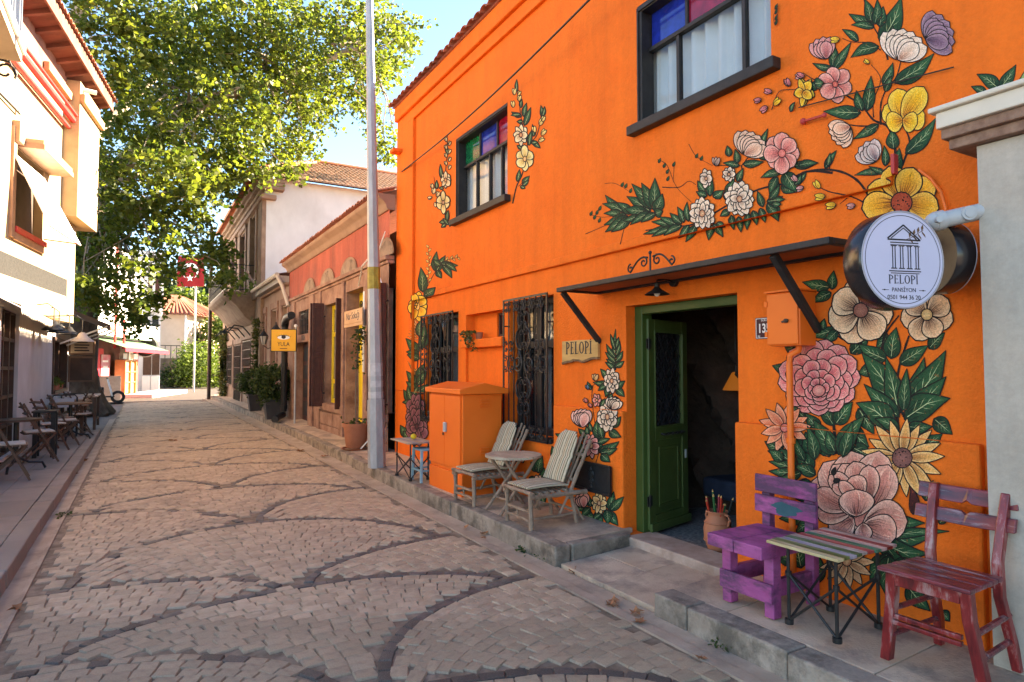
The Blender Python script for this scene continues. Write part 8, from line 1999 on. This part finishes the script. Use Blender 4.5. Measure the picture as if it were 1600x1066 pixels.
for p, q in zip(ov[:3], ov[1:]):
    n = 14
    for k in range(n):
        s = Vector(p) + (Vector(q)-Vector(p))*(k+.5)/n; mb.tube([s + Vector((0, 0, .05)), s + (ap - s)*.9 + Vector((0, 0, .05))], .10, 5)
o = mb.build('tile_rows', TILE, ch); o['kind'] = 'stuff'
mb = MB(); mb.tube([(v[1][0], YC - .1, .1), (v[1][0], YC - .1, ZC)], .09, 6); mb.build('downpipe', WHITE_PAINT, ch)
dirr = Vector((4.6, 9, 0)).normalized()
for t in (2.0, 5.0):
    p = Vector((v[1][0], v[1][1], 0)) + dirr*t; Mw = frame((p.x, p.y, 0), dirr, (0, 0, 1)); mb = MB(Mw); mb.box((-.5, 2.8, .0), (.5, 4.6, .06)); mb.build('window', GLASS_DARK, ch)
gw = thing('garden_wall', 'low stone garden wall with railing before the cream house', 'wall', (1.6, 57, 0)); p = at_y(250, 605, 57); q = at_y(290, 560, 57)
MB().box((p.x - 1, 57, -.1), (q.x + 2.0, 57.5, q.z)).build('wall', mat('rubble_wall', (.12, .085, .06), (.22, .165, .12), 3, .9, .8, 6), gw)
mb = MB()
for k in range(9): mb.bar((p.x - .5 + k*.4, 57.2, q.z), (p.x - .5 + k*.4, 57.2, q.z + 1.0), .05, .05, (1, 0, 0))
mb.bar((p.x - .6, 57.2, q.z + 1.0), (p.x + 3, 57.2, q.z + 1.0), .06, .06); mb.build('railing', BLACK_IRON, gw)
bb(275, 565, 288, 603, 56.5, 'gate_pier', CREAM_WALL, .7, gw)
def bush(name, lab, c, R, n, size, m, k, cat='hedge', cl=40, sp_=.22):
    t = thing(name, lab, cat, (c[0], c[1], 0)); r = np.random.default_rng(k); d = r.normal(size=(cl, 3)); d /= np.linalg.norm(d, axis=1)[:, None]; d *= r.uniform(.3, 1, cl)[:, None]**.4
    P_ = d*np.array(R) + np.array(c); pts = (P_[:, None, :] + r.normal(size=(cl, n//cl, 3))*np.array(R)*sp_).reshape(-1, 3); pts = pts[pts[:, 2] > .05]; leafcloud('foliage', pts, size, m, t, k)
    mb = MB(); mb.tube([(c[0], c[1], 0), (c[0], c[1], c[2])], .12, 6); mb.build('stem', BARK, t); return t
h0 = at_y(305, 575, 55); bush('ivy_hedge', 'bright green ivy covered hedge at the end of the street', (h0.x + .1, 55.5, 1.6), (1.35, 1.3, 1.9), 4200, .22, LEAF_HEDGE, 21)
bush('dark_bush', 'dark bush in front of the low garden wall', (at_y(270, 590, 56).x, 56, .7), (.9, .5, .9), 900, .18, LEAF_DARK, 22, 'bush'); bush('small_bush', 'small bush right of the hedge near the dark post', (at_y(335, 585, 52).x, 53, 1.2), (.9, .9, 1.5), 1600, .2, LEAF_HEDGE, 23, 'bush')
# flag on its pole, slim posts
fl = thing('flag', 'red flag with white crescent hung between the trees', 'flag', tuple(at_y(298, 425, 45)))
Mf = frame(tuple(at_y(298, 424, 45)), CR, (0, 0, 1)); mb = MB(Mf); N = 14; rows = []
for i in range(N+1):
    x = -.84 + 1.68*i/N; rows.append([mb.P((x, -.98 + 1.96*j/8, .05*math.sin(i*.8 + j*.35))) for j in range(9)])
for i in range(N):
    for j in range(8): mb.idx([rows[i][j], rows[i+1][j], rows[i+1][j+1], rows[i][j+1]])
mb.build('cloth', mat('flag_red', (.17, .003, .006), (.21, .004, .008), 3, .8), fl, smooth=True)
cres = [(.52*math.cos(t), .52*math.sin(t)) for t in [.55 + (2*PI-1.1)*k/24 for k in range(25)]] + [(.12 + .41*math.cos(t), .41*math.sin(t)) for t in [(2*PI - .75) - (2*PI-1.5)*k/24 for k in range(25)]]
mb = MB(Mf @ Matrix.Rotation(-PI/2, 4, 'Z'))
for i in range(24): mb.face((*cres[i], .075), (*cres[i+1], .075), (*cres[48-i], .075), (*cres[49-i], .075))
mb.build('crescent', WHITE_PAINT, fl)
mb = MB(Mf); st5 = []
for k in range(10): a_ = PI/2 + PI*k/5; r_ = .24 if k % 2 == 0 else .1; st5.append((r_*math.cos(a_), -.45 + r_*math.sin(a_), .075))
mb.face(*st5); mb.build('star', WHITE_PAINT, fl)
q = at_y(303, 600, 45); tag(MB().tube([(q.x, 45.1, 0), (q.x, 45.1, 7.4)], .055, 8).build('flag_pole', GALV), 'slim grey metal pole below the red flag', 'pole')
q = at_z(326, 621, .1); tag(MB().tube([(q.x, q.y, 0), (q.x, q.y, 8.5)], .085, 8).build('utility_pole', DW), 'dark slim utility pole at the end of the right kerb', 'pole')
# scooter and sandwich board by the trunk
sb_ = thing('sandwich_board', 'pale folding sandwich board on the pavement by the scooter', 'sign', (-1.5, 36, 0)); q = at_y(170, 618, 36)
for s in (1, -1): mb = MB(); mb.bar((q.x, 36 + s*.28, 0), (q.x, 36, 1.15), .95, .04, (0, 1, 0)); mb.build('board', SEAT_PAD, sb_)
sc_ = thing('scooter', 'dark scooter with pale front shield parked behind the tree trunk', 'scooter', (-2, 33, 0)); q = at_y(158, 620, 33); x = q.x; y = 33
for k, (dx) in enumerate((-.62, .62)):
    mb = MB(Matrix.Translation((x + dx, y, .27)) @ Matrix.Rotation(PI/2, 4, 'X')); mb.lathe([(.16, -.06), (.27, -.05), (.28, 0), (.27, .05), (.16, .06)], (0, 0, 0), 18); mb.build('wheel', BLACK_WOOD, sc_)
mb = MB(); mb.box((x - .75, y - .13, .32), (x + .1, y + .13, .72)); mb.build('body', BLACK_IRON, sc_, bevel=.06); MB().box((x - .78, y - .14, .722), (x - .05, y + .14, .83)).build('saddle', BLACK_WOOD, sc_, bevel=.04)
mb = MB(); mb.bar((x + .42, y, .3), (x + .22, y, 1.05), .34, .06, (1, 0, 0)); mb.build('shield', WHITE_PAINT, sc_, bevel=.03); MB().box((x + .0, y - .12, .26), (x + .5, y + .12, .32)).build('footboard', BLACK_IRON, sc_)
mb = MB(); mb.tube([(x + .2, y - .32, 1.1), (x + .22, y, 1.06), (x + .2, y + .32, 1.1)], .02, 6); mb.build('handlebar', BLACK_IRON, sc_)
# ---------------------------------------------------------------- the great plane tree
tree = thing('plane_tree', 'huge old plane tree with pale limbs spreading its crown over the street', 'tree', (-2.0, 26.5, 0))
def limb(name, pts, r0, r1, m, n=9):
    P_ = [Vector(p) for p in pts]; q = []
    for i in range(len(P_)-1):
        p0, p1, p2, p3 = P_[max(i-1, 0)], P_[i], P_[i+1], P_[min(i+2, len(P_)-1)]
        for k in range(5):
            t = k/5; q.append(.5*((2*p1) + (-p0+p2)*t + (2*p0-5*p1+4*p2-p3)*t*t + (-p0+3*p1-3*p2+p3)*t**3))
    q.append(P_[-1]); N = len(q); rs = [(r0 + (r1-r0)*i/(N-1))*random.Random(i*7+int(r0*100)).uniform(.93, 1.07) for i in range(N)]
    return MB().tube(q, rs, n).build(name, m, tree, smooth=True)
TX, TY = -2.15, 26.6
limb('trunk', [(TX + .05, TY, -.1), (TX, TY, .5), (TX - .02, TY, 2.5), (TX + .05, TY, 4.8), (TX - .05, TY, 6.5)], .98, .66, BARK, 16)
for k in range(7):
    a = 2*PI*k/7 + .3; MB().tube([(TX + .6*math.cos(a), TY + .6*math.sin(a), .9), (TX + .95*math.cos(a), TY + .95*math.sin(a), .25), (TX + 1.35*math.cos(a), TY + 1.35*math.sin(a), -.08)], [.32, .26, .14], 8).build('root_flare', BARK, tree, smooth=True)
limbs = [
    [(TX, TY, 5.5), (-1.2, 26, 8), (1.2, 25, 10.5), (4, 24.5, 12.2), (7, 24, 14)],
    [(TX, TY, 5.8), (-2.6, 26, 8.5), (-2.4, 24.5, 11.5), (-1, 23, 14.5), (.5, 22.5, 17)],
    [(TX, TY, 5.0), (-.8, 27, 7), (1.5, 28, 8.6), (4.0, 28, 9.6)],
    [(TX, TY, 6.0), (-3.2, 26.5, 9), (-4.2, 26, 12), (-4.6, 25, 16)],
    [(TX, TY, 5.9), (-2.2, 28, 9), (-1, 30, 12), (1, 31, 15)]]
for i, L in enumerate(limbs): limb('limb', L, .42, .10, BARK_PALE)
rb = np.random.default_rng(77)
clumps = []                                    # (px, py, radius in px, depth along the street)
def C_(px, py, r, y=None): clumps.append((px, py, r, y))
for px, py, r in ((150, 20, 60), (230, 15, 62), (310, 20, 62), (390, 15, 60), (460, 20, 55), (530, 20, 48), (590, 35, 40), (630, 45, 24), (610, 80, 34), (580, 105, 36), (640, 60, 14),
                  (190, 80, 58), (260, 80, 62), (330, 85, 62), (400, 80, 60), (470, 75, 54), (535, 80, 46), (175, 140, 40), (230, 140, 58), (300, 145, 60), (370, 145, 60), (435, 140, 54), (500, 130, 44), (545, 120, 34), (560, 150, 20),
                  (210, 200, 44), (260, 205, 55), (320, 205, 58), (385, 200, 52), (440, 190, 42), (490, 180, 28), (478, 215, 18), (590, 200, 20), (603, 232, 14), (582, 165, 16), (600, 120, 22),
                  (190, 255, 36), (235, 260, 46), (290, 262, 44), (345, 258, 38), (400, 240, 30), (440, 236, 22), (470, 235, 14), (415, 268, 14), (447, 262, 10),
                  (165, 300, 30), (180, 330, 36), (225, 318, 40), (275, 312, 34), (320, 300, 26), (350, 290, 15),
                  (145, 360, 24), (180, 385, 36), (225, 372, 38), (270, 362, 34), (310, 358, 26), (340, 380, 14),
                  (150, 420, 26), (190, 435, 32), (230, 425, 32), (262, 412, 22), (338, 400, 12), (350, 425, 11), (345, 392, 10),
                  (135, 455, 18), (165, 470, 16), (205, 472, 13), (240, 462, 11), (215, 497, 7), (140, 400, 22), (128, 440, 12), (160, 200, 26), (150, 240, 18)):
    for j in range(2): C_(px + rb.normal()*r*.2*(j > 0), py + rb.normal()*r*.2*(j > 0), r)
pts = []; twigs = MB(); nst = 0
base_y = 24.5
def near_limb(p):
    best, bd = None, 1e9
    for L in limbs:
        for q in L[1:]:
            d = (Vector(q) - p).length
            if d < bd: best, bd = Vector(q), d
    return best
for k, (px, py, r, y) in enumerate(clumps):
    yy = y or (base_y + rb.uniform(-4.0, 3.5) - (1.5 if py > 250 else 0))
    if px < 175: yy = max(yy, 25.5 + rb.uniform(0, 2))
    if py > 280: yy = 24.5 + rb.uniform(-2.6, 3.2)
    elif px < 330: yy = 24.0 + rb.uniform(-4.5, 4.0)
    c = at_y(px, py, yy); D = (c - Vector((0, 0, HEYE))).dot(CF); R = r*D/FPX
    # sprays: leaves set along short drooping shoots within the clump
    ns = max(12, int((29 if py < 250 else (40 if py < 330 else 26))*R*R*1.2)); ns = min(ns, 190)
    for s in range(ns):
        d = rb.normal(size=3); d /= np.linalg.norm(d); o_ = np.array(c) + d*R*rb.uniform(.15, 1.0)**.6*np.array((1, 1.1, .9))
        L_ = rb.uniform(.35, .8); dr = np.array((d[0]*.6 + rb.normal()*.3, d[1]*.6 + rb.normal()*.3, -.35 + rb.normal()*.3)); dr /= np.linalg.norm(dr)
        m_ = rb.integers(9, 17); t = rb.random(m_)[:, None]
        pts.append(o_ + dr*L_*t + rb.normal(size=(m_, 3))*.085)
    a = near_limb(c); mid = (a + c)/2 + Vector((rb.normal()*.3, rb.normal()*.3, .35))
    w1 = a + (c-a)*.28 + Vector((rb.normal()*.35, rb.normal()*.35, .45)); w2 = a + (c-a)*.62 + Vector((rb.normal()*.4, rb.normal()*.4, .35)); w3 = a + (c-a)*.85 + Vector((rb.normal()*.25, rb.normal()*.25, .1))
    twigs.tube([a, w1, w2, w3, c], [.055, .040, .026, .016, .007], 5, cap=False)
tw_ = twigs.build('branches', BARK_PALE, tree); tw_['kind'] = 'stuff'
allp = np.concatenate(pts)
lv = leafcloud('crown', allp, .172, LEAF_PLANE, tree, 31, droop=.35); lv['kind'] = 'stuff'
print('leaves', len(allp))
# ---------------------------------------------------------------- pines and hill beyond
mb = MB(); N = 40; rows = []
for i in range(N+1):
    x = -60 + 130*i/N; rows.append((mb.P((x, 95, -2)), mb.P((x, 110, 8 + 3*math.sin(i*.5) + 2*math.sin(i*1.3))), mb.P((x, 150, 14 + 4*math.sin(i*.33)))))
for i in range(N):
    for j in range(2): mb.idx([rows[i][j], rows[i+1][j], rows[i+1][j+1], rows[i][j+1]])
o = mb.build('hill', mat('wooded_hill', (.02, .035, .015), (.05, .075, .025), .5, .95, .8, 2), None, smooth=True); o['kind'] = 'structure'
def pine(px, py, Y, h, w, k, lab):
    c = at_y(px, py, Y); t = thing('pine_tree', lab, 'tree', (c.x, Y, 0), 0, 'dark pines beyond the street end'); r = np.random.default_rng(k); z1 = c.z; n = 46
    cc = []
    for i in range(n):
        u = r.random(); z = z1 - h*u; rad = w*(.25 + .75*math.sin(min(1, u*1.2)*PI*.55))*r.uniform(.4, 1); a = r.uniform(0, 6.28); cc.append((c.x + rad*math.cos(a), Y + rad*math.sin(a), z))
    P_ = (np.array(cc)[:, None, :] + r.normal(size=(n, 60, 3))*(.55, .55, .38)).reshape(-1, 3); leafcloud('crown', P_, .42, LEAF_PINE if k % 2 else LEAF_HEDGE, t, k)
    MB().tube([(c.x, Y, 0), (c.x, Y, z1 - h*.4)], .3, 8, r1=.12).build('trunk', BARK, t)
for a in ((262, 425, 78, 8, 2.6, 1, 'dark pine left of the red flag'), (285, 440, 76, 9, 2.4, 3, 'dark pine right behind the red flag'), (312, 432, 80, 9, 2.8, 5, 'dark pine between flag and stone balcony'), (338, 440, 74, 8, 2.4, 7, 'dark pine just left of the stone house'), (275, 458, 70, 6, 2.2, 2, 'lighter tree above the cream house roof'), (318, 462, 70, 6.5, 2.4, 4, 'lighter tree beside the utility pole'), (340, 500, 62, 7, 2.2, 6, 'leafy tree behind the dark utility pole'), (240, 440, 82, 9, 3, 9, 'dark pine behind the far white house')): pine(*a)
